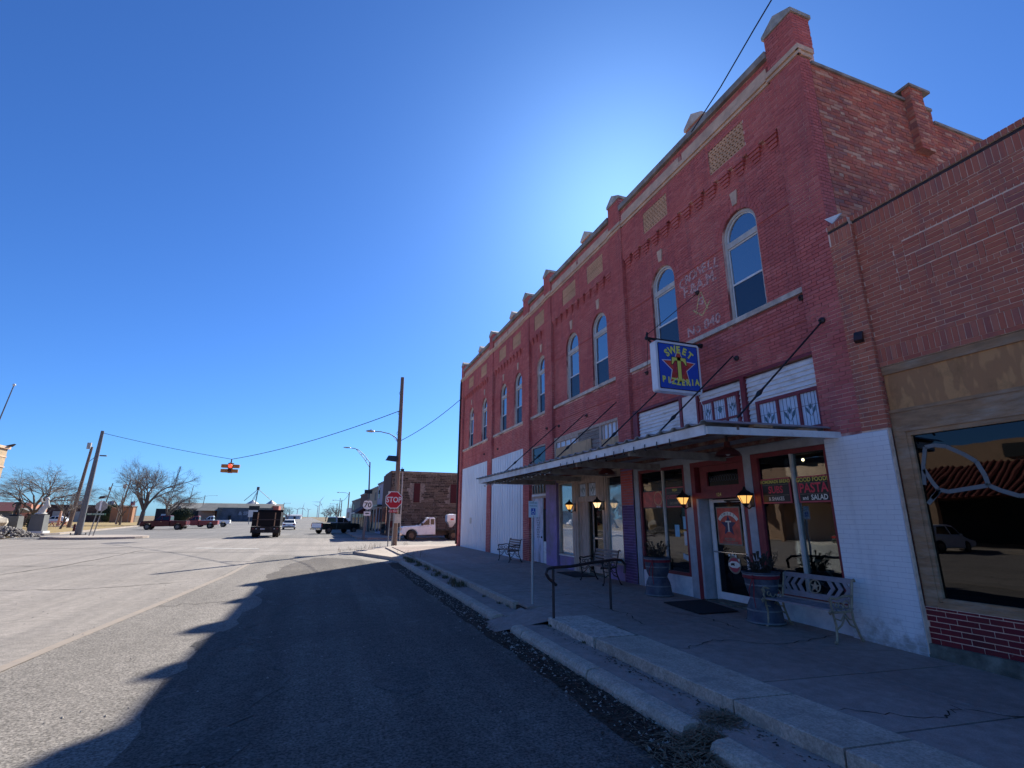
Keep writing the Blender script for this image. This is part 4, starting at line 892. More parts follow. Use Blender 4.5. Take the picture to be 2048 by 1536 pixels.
# sidewalk body and slabs
sw0 = MB()
def zs(x, y, d=0): return side_z(x, y)-d
ys = [-3, 0, 3, 4.3, 5.6, 7.34, 8.32, 10, 14, 18, 22, 26.6]
for a, b in zip(ys, ys[1:]):
    xl = lambda y: 3.25
    xa = 3.66 if a == 7.34 else 3.24
    sw0.poly([(xa, a, zs(xa, a, .03)), (6.75, a, zs(6.6, a, .03)), (6.75, b, zs(6.6, b, .03)), (xa, b, zs(xa, b, .03))]); sw0.poly([(xa, a, -.02), (xa, b, -.02), (xa, b, .17), (xa, a, .17)])
walk = st(sw0, 'sidewalk', 'dirt')
def slab(x0, x1, y0, y1, mat='concrete', name='slab', g=.006, par=None, dz=0, th=.13, jag=0, kz=None):
    zf = (lambda x, y: side_z(x, y)+dz) if kz is None else (lambda x, y: kz)
    m = MB(); ns = max(1, int((y1-y0)/.25)) if jag else 1; x0 += g/2; x1 -= g/2; y0 += g/2; y1 -= g/2
    L_, R_ = [], []
    for k in range(ns+1):
        y = y0+(y1-y0)*k/ns; L_.append((x0+(dr_.uniform(-1, 1)*jag if jag else 0), y)); R_.append((x1, y))
    pts = L_+R_[::-1]; pts = pts[::-1]
    m.v = [(x, y, zf(x, y)-th) for x, y in pts]+[(x, y, zf(x, y)) for x, y in pts]; n = len(pts)
    # top, bottom, bevelled rim
    rim = [(x+(.012 if x < (x0+x1)/2 else -.0), y+(.0), zf(x, y)+.006) for x, y in pts]; m.v += rim
    m.f = [tuple(range(n))[::-1], tuple(range(2*n, 3*n))]+[(i, (i+1) % n, n+(i+1) % n, n+i) for i in range(n)]+[(n+i, n+(i+1) % n, 2*n+(i+1) % n, 2*n+i) for i in range(n)]
    o = m.build(name, mat, par if par is not None else walk); return o
yj = [-3, -.6, 1.25, 2.85, 4.01, 6.45, 8.3, 9.9, 11.6, 13.1, 14.6, 16.3, 18.1, 19.8, 21.4, 23.2, 24.9, 26.6]
for i, (a, b) in enumerate(zip(yj, yj[1:])):
    cuts = [3.85 if b < 7 else (3.27 if a > 8.2 else 3.6), 5.15, 6.62]
    for x0, x1 in zip(cuts, cuts[1:]): slab(x0, x1, a, b, g=.022, dz=dr_.uniform(-.004, .003))
# upper kerb slabs (lighter, worn edge)
for a, b, mt in ((-2, .2, 'kerb_concrete'), (.2, 1.5, 'kerb_concrete'), (1.5, 2.72, 'kerb_concrete'), (2.72, 3.66, 'kerb_concrete'), (3.66, 5.90, 'kerb_concrete'), (5.92, 7.30, 'rough_kerb')):
    slab(3.19, 3.80 if b > 7 else 3.84, a, b, mt, 'kerb_slab', .024, dz=.012, th=.20, jag=.008 if mt == 'kerb_concrete' else .025)
for a, b in ((8.75, 10.3), (10.3, 13.0), (13.0, 16.0), (16.0, 19.2)): slab(3.17, 3.29, a, b, 'kerb_concrete', 'kerb_slab', .012, dz=.006, th=.2, jag=.006)
# lower tread and rounded kerb nose
kerb = MB().box(2.86, 3.24, -2, 7.42, -.02, .07).box(2.86, 3.24, 8.3, 19.4, -.02, .07); kerb = st(kerb, 'kerb', 'concrete')
def nose(a, b, z=.115, mat='kerb_concrete', jag=.0):
    m = MB(); prof = [(2.66, -.02), (2.665, z-.055), (2.69, z-.012), (2.735, z), (2.83, z+.002), (2.845, z-.012), (2.845, -.02)]; n = len(prof); ns = max(2, int((b-a)/.3))
    for k in range(ns+1):
        y = a+(b-a)*k/ns; j_ = dr_.uniform(-jag, jag)
        m.v += [(x+(j_ if i < 4 else 0), y, zz) for i, (x, zz) in enumerate(prof)]
    m.f = [(k*n+i, k*n+i+1, (k+1)*n+i+1, (k+1)*n+i) for k in range(ns) for i in range(n-1)]+[tuple(range(n)), tuple(ns*n+i for i in range(n))[::-1]]
    return m.build('kerb_stone', mat, kerb)
for a, b in ((-1.5, .6), (.62, 2.0), (2.02, 3.32), (3.62, 5.12), (5.15, 7.02), (7.05, 7.42), (8.30, 9.6), (9.62, 11.6), (11.63, 14.0), (14.03, 16.8), (16.83, 19.3)): nose(a, b, jag=.004 if b < 7.1 else .008)
for a, b in ((-1.5, 1.0), (1.0, 3.4), (3.4, 5.1), (5.1, 7.42), (8.2, 10.2), (10.2, 12.6), (12.6, 15.4), (15.4, 19.3)): slab(2.85, 3.20, a, b, 'concrete', 'tread_slab', .008, par=kerb, kz=.103+dr_.uniform(-.004, .004))
# wheelchair ramp where the kerb is broken down
m = MB(); rp = [(2.55, 7.42), (2.62, 8.28), (3.0, 8.40), (3.62, 8.72), (3.72, 7.32), (3.2, 7.34)]
m.add([(2.42, 7.50, .02), (2.50, 8.25, .02), (3.62, 7.32, .205), (3.62, 8.74, .205), (3.25, 7.34, .16), (3.2, 8.5, .155), (2.85, 7.44, .085), (2.85, 8.32, .085)], [(0, 6, 7, 1), (6, 4, 5, 7), (4, 2, 3, 5)])
m.f.append((0, 1, 7, 6)[::-1]); st(m, 'ramp', 'concrete')
# hairline cracks running across the slabs and old tar seams in the road
def crack(pts, w_, zf, mat, name, n=10, amp=.03, kind=True):
    m = MB(); q = []
    for (a, b) in zip(pts, pts[1:]):
        for i in range(n): t_ = i/n; q.append((a[0]+(b[0]-a[0])*t_+dr_.gauss(0, amp), a[1]+(b[1]-a[1])*t_+dr_.gauss(0, amp)))
    q.append(pts[-1])
    for i, (x, y) in enumerate(q):
        x2, y2 = q[min(i+1, len(q)-1)]; x1, y1 = q[max(i-1, 0)]; d = Vector((x2-x1, y2-y1)).normalized(); ww = w_*dr_.uniform(.5, 1.4)/2*(1 if 0 < i < len(q)-1 else .2)
        m.v += [(x-d.y*ww, y+d.x*ww, zf(x, y)), (x+d.y*ww, y-d.x*ww, zf(x, y))]
    m.f = [(2*i, 2*i+1, 2*i+3, 2*i+2) for i in range(len(q)-1)]
    o = m.build(name, mat, walk if not kind else None)
    if kind: o['kind'] = 'structure'
    return o
for pts in ([(3.85, 5.2), (4.6, 5.5), (5.3, 5.1), (6.5, 5.35)], [(5.0, 3.1), (5.6, 2.6), (6.5, 2.9)], [(4.0, 2.2), (4.7, 2.0), (5.5, 1.5), (6.5, 1.6)], [(3.7, 9.0), (4.6, 9.3), (5.8, 9.1)], [(3.4, 12.3), (4.8, 12.1), (6.4, 12.5)], [(4.3, 6.5), (4.5, 7.3), (4.3, 8.2)], [(5.2, 7.3), (5.5, 6.6), (5.4, 5.9)], [(3.9, 3.3), (4.5, 3.0), (5.0, 3.1)]):
    crack(pts, .014, lambda x, y: side_z(x, y)+.0095, 'dirt', 'crack', kind=False)
for pts, w_ in (([(-9, 9), (-8.2, 12), (-8.6, 16), (-7.8, 22), (-8.0, 30)], .05), ([(-14, 14), (-9, 15.2), (-5, 14.6), (-3.2, 15.4)], .045), ([(-12, 22), (-7, 21.2), (-3.6, 22.4)], .05), ([(-20, 33), (-12, 32.2), (-4, 33.4), (2, 32.8)], .07), ([(-6.2, 7), (-5.6, 10), (-6.4, 13)], .04), ([(-18, 26), (-12, 27.5), (-8.2, 26.5)], .06), ([(-1.2, 3.4), (-.2, 6), (-.9, 9), (.1, 13), (-.3, 18)], .03), ([(-2.7, 11.5), (-1, 12), (.8, 11.6), (2.2, 12.2)], .03)):
    crack(pts, w_, lambda x, y: .0095, 'tar', 'tar_crack', 14, .05)
for (x, y, rx, ry, mt) in ((.55, 2.9, .13, .10, 'patch_pale'), (.15, 3.05, .08, .10, 'patch_pale'), (.95, 3.6, .10, .06, 'patch_pale'), (-.6, 4.6, .2, .35, 'oil'), (.9, 5.8, .25, .5, 'oil'), (-1.1, 8.2, .3, .7, 'oil'),):
    m = MB(); k_ = 22; m.poly([(x+rx*math.cos(6.283*i/k_)*dr_.uniform(.7, 1.25), y+ry*math.sin(6.283*i/k_)*dr_.uniform(.7, 1.25), .0085) for i in range(k_)]); st(m, 'road_stain', mt)
# corner apron in the sun at the end of the block
m = MB(); pts = [(3.25, 19.3), (2.9, 19.6), (2.55, 21.2), (1.35, 24.7), (1.9, 26.6), (3.2, 28.9), (5.2, 30.2), (12, 30.6), (26, 30.6), (26, 26.9), (6.75, 26.9), (6.75, 26.6), (3.25, 26.6)]
m.prism([(x, y, -.02) for x, y in pts], (0, 0, .14)); ap = st(m, 'corner_pavement', 'corner_concrete')
m = MB(); pts = [(3.25, 19.35), (3.25, 26.6), (6.75, 26.6), (6.75, 28.4), (3.6, 28.2), (3.0, 26.9), (3.0, 22)]; m.prism([(x, y, .12) for x, y in pts], (0, 0, .06)); m.build('slab', 'corner_concrete', ap)
# weeds and litter
def tufts(name, mat, spots, n, h, spread, seed, wd=.005, lay_=.3):
    r_ = random.Random(seed); m = MB()
    for (x, y, z, s) in spots:
        for k in range(int(n*s)):
            a = r_.uniform(0, 6.283); d = r_.random()**.7*spread*s; bx, by = x+d*math.cos(a), y+d*math.sin(a)*1.3; hh = h*r_.uniform(.4, 1)*(.5+.5*s); b = r_.uniform(0, 6.283); ln = hh*r_.uniform(lay_, lay_*2.2)
            w_ = wd; c, s_ = math.cos(b), math.sin(b)
            m.add([(bx-s_*w_, by+c*w_, z), (bx+s_*w_, by-c*w_, z), (bx+c*ln*.5+s_*w_*.7, by+s_*ln*.5-c*w_*.7, z+hh*.7), (bx+c*ln, by+s_*ln, z+hh), (bx+c*ln*.5-s_*w_*.7, by+s_*ln*.5+c*w_*.7, z+hh*.7)], [(0, 1, 2, 4), (4, 2, 3)])
    return tag(m.build(name, mat, None), kind='stuff')
rr = random.Random(21)
tufts('kerb_weeds', 'weed', [(3.12+rr.uniform(-.18, .1), y, .11, rr.uniform(.4, 1.0)) for y in [11.8, 12.0, 12.3, 12.9, 13.5, 14.1, 14.6, 15.2, 15.7, 16.1, 16.6, 17.0, 17.4, 17.9, 18.4, 18.8, 19.3, 19.8, 20.2]], 110, .13, .22, 2)
tufts('dry_stalks', 'dry_weed', [(3.35, 20.4, .13, .9), (3.0, 20.9, .13, .8), (3.5, 19.3, .2, .6), (1.6, 25.2, .1, .8), (2.1, 26.3, .12, 1), (.9, 26.6, 0, .7), (2.7, 28.4, .1, .8), (1.4, 27.6, 0, .7), (4.4, 29.6, .12, .6)], 26, .36, .3, 4, .004, .5)
tufts('step_weeds', 'weed', [(3.18, 8.95, .11, .6), (3.12, 9.3, .11, .5), (3.1, 10.2, .11, .3), (3.17, 6.15, .11, .25), (3.15, 3.72, .11, .25), (3.2, 7.2, .11, .35)], 60, .07, .12, 5)
def litter(name, mat, n, cx, cy, sx, sy, z, seed, L0=.03, L1=.12, w_=.003, hump=.06):
    r_ = random.Random(seed); m = MB()
    for k in range(n):
        u, v_ = r_.gauss(0, .42), r_.gauss(0, .42); x, y = cx+u*sx, cy+v_*sy; a = r_.uniform(0, 6.28); l = r_.uniform(L0, L1); zz = z+hump*math.exp(-(u*u+v_*v_)*2)*r_.random()+.002; t_ = r_.uniform(-.25, .25)
        c, s = math.cos(a)*l/2, math.sin(a)*l/2; pw = w_*r_.uniform(.6, 1.6); px, py = -math.sin(a)*pw, math.cos(a)*pw
        m.add([(x-c-px, y-s-py, zz), (x-c+px, y-s+py, zz), (x+c+px, y+s+py, zz+l*t_+.002), (x+c-px, y+s-py, zz+l*t_+.002)], [(0, 1, 2, 3)])
    return tag(m.build(name, mat, None), kind='stuff')
litter('straw_litter', 'straw', 1500, 2.78, 3.46, .33, .28, .02, 1, hump=.11); litter('straw_litter', 'straw', 500, 3.02, 3.62, .22, .22, .105, 2, hump=.04); litter('straw_litter', 'straw', 500, 2.5, 3.3, .35, .6, .02, 3)
litter('leaf_litter', 'leaf_litter', 2600, 2.50, 5, .30, 5.5, .02, 4, .01, .04, .008, .02); litter('straw_litter', 'straw', 350, 2.5, 6, .2, 6, .03, 6, .02, .08); litter('leaf_litter', 'leaf_litter', 300, 3.1, 4.5, .12, 4, .106, 7, .01, .03, .006, .01)
_gr = random.Random(91); m = MB()
for k in range(1500):
    y = _gr.uniform(1.2, 17); x = 2.5+_gr.gauss(0, .13); s_ = _gr.uniform(.004, .014)*(1 if _gr.random() < .93 else 2.2); z_ = .03; a = _gr.uniform(0, 6.28); c_, d_ = math.cos(a)*s_, math.sin(a)*s_
    m.add([(x+c_, y+d_, z_), (x-d_, y+c_, z_), (x-c_, y-d_, z_), (x+d_, y-c_, z_), (x, y, z_+s_*.9)], [(0, 1, 4), (1, 2, 4), (2, 3, 4), (3, 0, 4)])
tag(m.build('gutter_grit', 'rubble'), kind='stuff'); m = MB()
for k in range(500):
    y = 1+_gr.random()**1.5*22; x = _gr.uniform(-9, 2.2); s_ = _gr.uniform(.006, .016); a = _gr.uniform(0, 6.28); c_, d_ = math.cos(a)*s_, math.sin(a)*s_
    m.add([(x+c_, y+d_, .008), (x-d_, y+c_, .008), (x-c_, y-d_, .008), (x+d_, y-c_, .008), (x, y, .008+s_*.8)], [(0, 1, 4), (1, 2, 4), (2, 3, 4), (3, 0, 4)])
tag(m.build('road_grit', 'rubble'), kind='stuff')
# ================================================================ street furniture on the pavement
def bench(loc, rz, kind, label):
    t = thing('bench', label, 'bench', loc, rz); W = .52; q = dict(local=True); iron = 'antique_gold' if kind == 'star' else 'black_iron'
    for s in (-1, 1):
        x = s*W; m = MB()
        m.tube([(x, -.21, 0), (x, -.185, .05), (x, -.17, .20), (x, -.20, .345), (x, -.235, .37), (x, -.255, .35), (x, -.24, .33)], .014, 6)
        m.tube([(x, .24, 0), (x, .20, .07), (x, .13, .24), (x, .12, .36), (x, .17, .55), (x, .205, .70), (x, .235, .715), (x, .25, .69)], .015, 6)
        m.tube([(x, -.235, .35), (x, 0, .345), (x, .13, .36)], .014, 6)
        m.tube([(x, .16, .52), (x, .05, .53), (x, -.12, .50), (x, -.20, .515), (x, -.23, .49), (x, -.215, .455), (x, -.19, .46)], .016, 6)
        m.tube([(x, -.20, .49), (x, -.215, .42), (x, -.19, .36)], .012, 6)
        m.tube([(x, -.175, .15), (x, -.08, .20), (x, 0, .29), (x, .06, .20), (x, .15, .16)], .011, 6)
        m.tube([(x, -.18, .28), (x, -.08, .25), (x, 0, .33)], .009, 5); m.tube([(x, .14, .25), (x, .06, .26), (x, 0, .33)], .009, 5)
        for (cy, cz, r_) in ((-.05, .42, .04), (.05, .43, .045), (-.12, .43, .03)): m.tube([(x, cy+r_*math.cos(a*math.pi/5), cz+r_*math.sin(a*math.pi/5)) for a in range(11)], .008, 5)
        m.ball((x, -.21, .012), .022, 6); m.ball((x, .24, .012), .022, 6); m.build('end_frame', iron, t, smooth=True, **q)
    wood = 'bench_slate' if kind == 'star' else 'bench_wood'
    for k in range(5):
        y = -.20+k*.078; B(-W, W, y, y+.058, .352+.004*abs(k-2), .374+.004*abs(k-2)).build('seat_slat', wood, t, **q)
    def bk(z): return .135+(z-.36)*.21
    if kind == 'star':
        for z0, z1 in ((.42, .49), (.66, .72)):
            MB().hexa([(-W, bk(z0), z0), (W, bk(z0), z0), (W, bk(z0)+.02, z0), (-W, bk(z0)+.02, z0), (-W, bk(z1), z1), (W, bk(z1), z1), (W, bk(z1)+.02, z1), (-W, bk(z1)+.02, z1)]).build('back_rail', wood, t, **q)
        pt = lambda x, z: (x, bk(z)-.004, z)
        for s in (-1, 1):
            m = MB()
            m.prism([pt(s*.49, .49), pt(s*.52, .49), pt(s*.52, .66), pt(s*.49, .66)], (0, .02, 0))
            for c in (.17, .28, .39): m.prism([pt(s*c, .492), pt(s*(c+.055), .492), pt(s*(c+.115), .575), pt(s*(c+.055), .658), pt(s*c, .658), pt(s*(c+.06), .575)], (0, .018, 0))
            m.build('chevron_panel', wood, t, **q)
        m = MB(); c = Vector((0, bk(.575)-.012, .575)); m.tube([c+Vector((.082*math.cos(a*math.pi/12), (.082*math.sin(a*math.pi/12))*.21, .082*math.sin(a*math.pi/12))) for a in range(25)], .009, 6); m.prism(star(c, (1, 0, 0), Vector((0, .2, .98)), .074, .4), (0, .014, 0)); m.build('star_medallion', 'antique_gold', t, **q)
    else:
        for k in range(4):
            z0 = .43+k*.073; z1 = z0+.052
            MB().hexa([(-W, bk(z0), z0), (W, bk(z0), z0), (W, bk(z0)+.018, z0), (-W, bk(z0)+.018, z0), (-W, bk(z1), z1), (W, bk(z1), z1), (W, bk(z1)+.018, z1), (-W, bk(z1)+.018, z1)]).build('back_slat', wood, t, **q)
    return t
bench((6.16, 5.47, side_z(6.16, 5.47)+.008), R(-90), 'star', 'cast iron bench with a star medallion and chevron back beside the white pier')
bench((5.96, 10.7, side_z(6, 10.7)+.008), R(-90), 'slat', 'black iron and timber slat bench against the purple pier')
b3 = bench((5.92, 16.65, side_z(6, 16.6)+.008), R(-90), 'slat', 'black iron slat bench in front of the white corrugated metal')
# planters
def planter(x, y, label, seed, rb):
    z = side_z(x, y)+.006; t = thing('planter', label, 'planter', (x, y, z)); t.scale = (.88, .88, 1); q = dict(local=True)
    prof = [(.285, 0), (.30, .012), (.285, .03), (.272, .09), (.262, .17), (.245, .24), (.205, .315), (.192, .335), (.205, .355), (.232, .42), (.25, .50), (.262, .58), (.278, .66), (.30, .675), (.30, .69), (.282, .69), (.27, .64)]
    MB().lathe((0, 0, 0), prof, 32, cap=False).build('pot', 'barrel_blue', t, smooth=True, **q); MB().lathe((0, 0, 0), [(.001, .64), (.272, .645)], 24, cap=False).build('soil', 'soil', t, **q)
    for zz, rr_ in ((.02, .302), (.175, .262), (.335, .196), (.515, .252), (.655, .280)): m = MB(); m.lathe((0, 0, 0), [(rr_-.006, zz-.013), (rr_+.004, zz-.009), (rr_+.006, zz), (rr_+.004, zz+.009), (rr_-.006, zz+.013)], 32, cap=False).build('band', 'barrel_band', t, smooth=True, **q)
    r_ = random.Random(seed); m = MB()
    for k in range(100):
        a = r_.uniform(0, 6.28); l = r_.uniform(.14, .38); b = Vector((.14*math.cos(a)*r_.random(), .14*math.sin(a)*r_.random(), .63)); tip = b+Vector((math.cos(a)*l*.55, math.sin(a)*l*.55, l*r_.uniform(.5, 1)))
        mid = (b+tip)/2+Vector((0, 0, .03)); m.tube([b, mid, tip], .006, 4, .002); w_ = Vector((-math.sin(a), math.cos(a), 0))*r_.uniform(.012, .03)
        m.add([mid, tip-w_, tip+Vector((math.cos(a)*.05, math.sin(a)*.05, -.02)), tip+w_], [(0, 1, 2, 3)])
    m.build('plant', 'dry_plant', t, **q)
    m = MB(); rr_ = .276
    m.lathe((0, 0, 0), [(rr_, .60), (rr_+.008, .605), (rr_+.012, .645), (rr_+.004, .65)], 28, cap=False)
    a0 = rb; m.tube([(.29*math.cos(a0), .29*math.sin(a0), .62), (.31*math.cos(a0+.05), .31*math.sin(a0+.05), .50), (.29*math.cos(a0-.05), .29*math.sin(a0-.05), .36), (.30*math.cos(a0+.02), .30*math.sin(a0+.02), .22)], .013, 4, .008); m.tube([(.29*math.cos(a0), .29*math.sin(a0), .62), (.33*math.cos(a0-.2), .33*math.sin(a0-.2), .46), (.31*math.cos(a0-.25), .31*math.sin(a0-.25), .36)], .011, 4, .007); m.ball((.295*math.cos(a0), .295*math.sin(a0), .625), .03, 6)
    m.build('ribbon', 'ribbon_red', t, **q); return t
planter(6.12, 6.18, 'blue hourglass planter with red ribbon between the pizzeria door and the star bench', 3, R(200)); planter(6.12, 8.72, 'blue hourglass planter with red ribbon under the farther pizzeria window', 4, R(215))
m = MB(); m.prism([(x, y, side_z(x, y)+.010) for x, y in ((5.66, 7.95), (5.55, 6.9), (6.32, 6.92), (6.52, 7.98))], (0, 0, .012)); tag(m.build('door_mat', 'rubber_mat'), 'dark rubber mat on the pavement in front of the pizzeria door', 'doormat')
m = MB(); m.prism([(x, y, .232) for x, y in ((5.9, 12.9), (5.85, 11.75), (6.42, 11.72), (6.46, 12.9))], (0, 0, .012)); tag(m.build('door_mat', 'rubber_mat'), 'dark rubber mat in front of the weathered timber entrance', 'doormat')
# bent pipe handrail beside the ramp
t = thing('handrail', 'dark bent pipe handrail on two posts beside the broken kerb ramp', 'handrail', (3.6, 7.35, .2))
def rl(x): return 7.19+(x-3.22)*.4
m = MB(); m.tube([(3.29, rl(3.25), .66), (3.15, rl(3.13), .76), (3.10, rl(3.1), .83), (3.13, rl(3.12), .89), (3.22, rl(3.2), .905), (3.6, rl(3.6), .90), (4.1, rl(4.1), .93), (4.62, rl(4.6), .95), (4.78, rl(4.78), .93), (4.86, rl(4.84), .86), (4.84, rl(4.83), .72)], .022, 8); m.build('rail', 'dark_steel', t, smooth=True)
MB().tube([(3.24, rl(3.24), .18), (3.24, rl(3.24), .90)], .02, 8).build('post', 'dark_steel', t, smooth=True); MB().tube([(4.47, rl(4.47), .2), (4.47, rl(4.47), .94)], .02, 8).build('post', 'dark_steel', t, smooth=True)
# accessible-parking sign
t = thing('parking_sign', 'small white and blue accessible parking sign on a grey pipe post at the kerb', 'sign', (3.44, 8.51, .2))
MB().tube([(3.44, 8.51, .18), (3.45, 8.51, 1.90)], .024, 8).build('post', 'galvanised', t, smooth=True)
m = MB(); m.box(3.365, 3.535, 8.478, 8.486, 1.62, 1.90); m.build('sign_plate', 'sign_white', t); MB().box(3.41, 3.49, 8.4765, 8.4775, 1.665, 1.775).build('blue_panel', 'hc_blue', t)
m = MB(); c = Vector((3.447, 8.4755, 1.70)); m.tube([c+Vector((.024*math.cos(a*math.pi/8), 0, .024*math.sin(a*math.pi/8))) for a in range(17)], .005, 4); m.ball((3.452, 8.475, 1.758), (.008, .002, .008), 6); m.tube([(3.452, 8.475, 1.748), (3.452, 8.475, 1.718), (3.468, 8.475, 1.716), (3.474, 8.475, 1.695)], .005, 4); m.build('wheelchair_symbol', 'sign_white', t)
m = MB(); put_text(m, 'RESERVED', (3.45, 8.4775, 1.865), (1, 0, 0), UV, .032); put_text(m, 'PARKING', (3.45, 8.4775, 1.815), (1, 0, 0), UV, .034); m.build('sign_lettering', 'sign_green', t)
for z in (1.885, 1.64): MB().ball((3.45, 8.474, z), .007, 5).build('bolt', 'dark_steel', t)
# hanging sign
t = thing('hanging_sign', 'blue and yellow box sign hanging from a black iron bracket above the awning', 'sign', (6.0, 7.5, 4.3))
Ys = 7.42
def rb(m, x0, x1, z0, z1, r_, y0, y1, n=5):
    pts = []
    for cx, cz, a0 in ((x1-r_, z1-r_, 0), (x0+r_, z1-r_, 90), (x0+r_, z0+r_, 180), (x1-r_, z0+r_, 270)):
        pts += [(cx+r_*math.cos(R(a0+90*i/n)), y0, cz+r_*math.sin(R(a0+90*i/n))) for i in range(n+1)]
    return m.prism(pts, (0, y1-y0, 0))
rb(MB(), 5.47, 6.45, 3.86, 4.83, .05, Ys, Ys+.17).build('case', 'sign_rim', t); rb(MB(), 5.515, 6.405, 3.905, 4.785, .02, Ys-.004, Ys-.001).build('border', 'board_black', t); rb(MB(), 5.53, 6.39, 3.92, 4.77, .02, Ys-.007, Ys-.0045).build('face', 'sign_blue', t)
RX = (1, 0, 0); cx, cz = 5.96, 4.35; yy = Ys-.009
MB().prism(star((cx, yy, cz-.02), RX, UV, .40, .45), (0, .0015, 0)).build('star', 'sign_rim', t); MB().prism(star((cx, yy-.002, cz-.02), RX, UV, .365, .44), (0, .0015, 0)).build('star_field', 'sign_red', t)
m = MB(); rq = random.Random(2)
for k in range(7): a = k*.9; m.lathe((cx+.11*math.cos(a), yy-.003, cz-.03+.10*math.sin(a)), [(.045, 0), (.045, -.001)], 12, 'y')
m.build('pepperoni', 'board_crimson', t)
def bigT(x, y, z, h, d, grow=0):
    w_ = h*.36; b = h*.085; g = grow; m = MB()
    m.prism([(x-b-g, y, z-h/2-g), (x+b+g, y, z-h/2-g), (x+b+g, y, z+h/2+g), (x-b-g, y, z+h/2+g)], (0, d, 0)); m.prism([(x-b*2.1-g, y, z-h/2-g), (x+b*2.1+g, y, z-h/2-g), (x+b+g, y, z-h/2+.05*h+g), (x-b-g, y, z-h/2+.05*h+g)], (0, d, 0))
    m.prism([(x-w_-g, y, z+h/2-.30*h-g), (x-w_+.04*h+g, y, z+h/2-.30*h-g), (x-w_*.55, y, z+h/2-.13*h-g), (x+w_*.55, y, z+h/2-.13*h-g), (x+w_-.04*h-g, y, z+h/2-.30*h-g), (x+w_+g, y, z+h/2-.30*h-g), (x+w_*.92+g, y, z+h/2+g), (x-w_*.92-g, y, z+h/2+g)], (0, d, 0)); return m
bigT(cx, yy-.0055, cz-.055, .46, .001, .012).build('letter_shadow', 'board_black', t); bigT(cx, yy-.007, cz-.055, .46, .001).build('letter', 'sign_yellow', t)
m = MB(); arc_text(m, 'SWEET', (cx, yy-.0075, 4.675), RX, UV, .19, .42, 1.30, .045, .92); m.build('lettering', 'sign_yellow', t); m = MB()
for i, ch in enumerate('PIZZERIA'): put_text(m, ch, (5.60+i*.105, yy-.0075, 4.04+.010*abs(3.5-i)), RX, UV, .16, .05, .86)
m.build('lettering', 'sign_yellow', t)
m = MB(); put_text(m, '124 North Main Street', (cx, yy, 3.955), RX, UV, .062); m.build('small_lettering', 'letter_faint', t)
m = MB(); m.tube([(5.36, Ys+.085, 4.87), (6.58, Ys+.085, 4.87)], .028, 8); m.tube([(6.55, Ys+.085, 4.87), (6.60, Ys+.085, 4.87)], .05, 8); m.tube([(5.37, Ys+.085, 4.98), (5.35, Ys+.085, 4.92), (5.38, Ys+.085, 4.84), (5.44, Ys+.085, 4.80)], .02, 6); m.ball((5.35, Ys+.085, 4.87), .04, 6)
for x in (5.55, 6.37): m.tube([(x, Ys+.085, 4.83), (x, Ys+.085, 4.87)], .015, 5)
m.build('bracket', 'black_iron', t, smooth=True)
m = MB(); m.tube([(5.38, Ys+.085, 4.95), (6.69, 7.57, 6.04)], .007, 5); m.tube([(5.38, Ys+.085, 4.95), (5.9, 8.6, 5.2), (6.69, 9.45, 4.86)][::2], .006, 5); m.build('stay_wire', 'black_iron', t)
m = MB(); m.tube([(6.44, Ys+.1, 3.87), (6.46, 7.4, 3.5), (6.45, 7.35, 2.9)], .006, 4); m.build('power_cord', 'sign_white', t)
# barn lamps under the awning
for (x, y, lb) in ((5.42, 5.83, 'dark red dome lamp hung under the awning in front of the pizzeria door'), (5.42, 9.28, 'dark red dome lamp hung under the awning near the purple pier')):
    t = thing('barn_lamp', lb, 'lamp', (x, y, 2.7)); MB().lathe((0, 0, 0), [(.04, .0), (.045, -.05), (.055, -.085), (.11, -.115), (.155, -.15), (.175, -.19), (.185, -.20), (.17, -.198)], 24, cap=False).build('lamp_shade', 'shade_red', t, smooth=True, local=True); MB().tube([(0, 0, .09), (0, 0, -.02)], .02, 8).build('stem', 'dark_steel', t, local=True); MB().ball((0, 0, -.17), .035, 8).build('bulb', 'string_bulb', t, local=True)
# wall lanterns
for (y, z, x, mt, lb) in ((6.66, 1.93, 6.45, 'lamp_glow', 'lit wall lantern between the pizzeria door and the subs sign'), (8.23, 1.95, 6.45, 'lamp_glow', 'lit wall lantern on the grey post left of the pizzeria door'), (11.52, 1.94, 6.42, 'lamp_glow_white', 'lit wall lantern with the palest glow, beside the timber entrance'), (13.10, 1.92, 6.42, 'lamp_glow', 'lit amber wall lantern on the far side of the timber entrance')):
    t = thing('wall_lantern', lb, 'lantern', (x, y, z)); q = dict(local=True)
    MB().lathe((0, 0, 0), [(.135, .055), (.14, .068), (.075, .125), (.035, .15), (.018, .19), (.001, .21)], 6).build('lantern_roof', 'black_iron', t, **q)
    MB().lathe((0, 0, 0), [(.055, -.065), (.118, .055)], 6, cap=False).build('glass', mt, t, **q)
    m = MB()
    for k in range(6): a = k*math.pi/3; m.tube([(.057*math.cos(a), .057*math.sin(a), -.065), (.121*math.cos(a), .121*math.sin(a), .057)], .006, 4)
    m.lathe((0, 0, 0), [(.06, -.065), (.05, -.085), (.018, -.12), (.001, -.14)], 6); m.tube([(0, 0, -.10), (.06, 0, -.15), (.14, 0, -.10), (6.60-x, 0, -.02)], .012, 5); m.box(6.585-x, 6.60-x, -.04, .04, -.12, .10); m.build('lantern_frame', 'black_iron', t, **q)
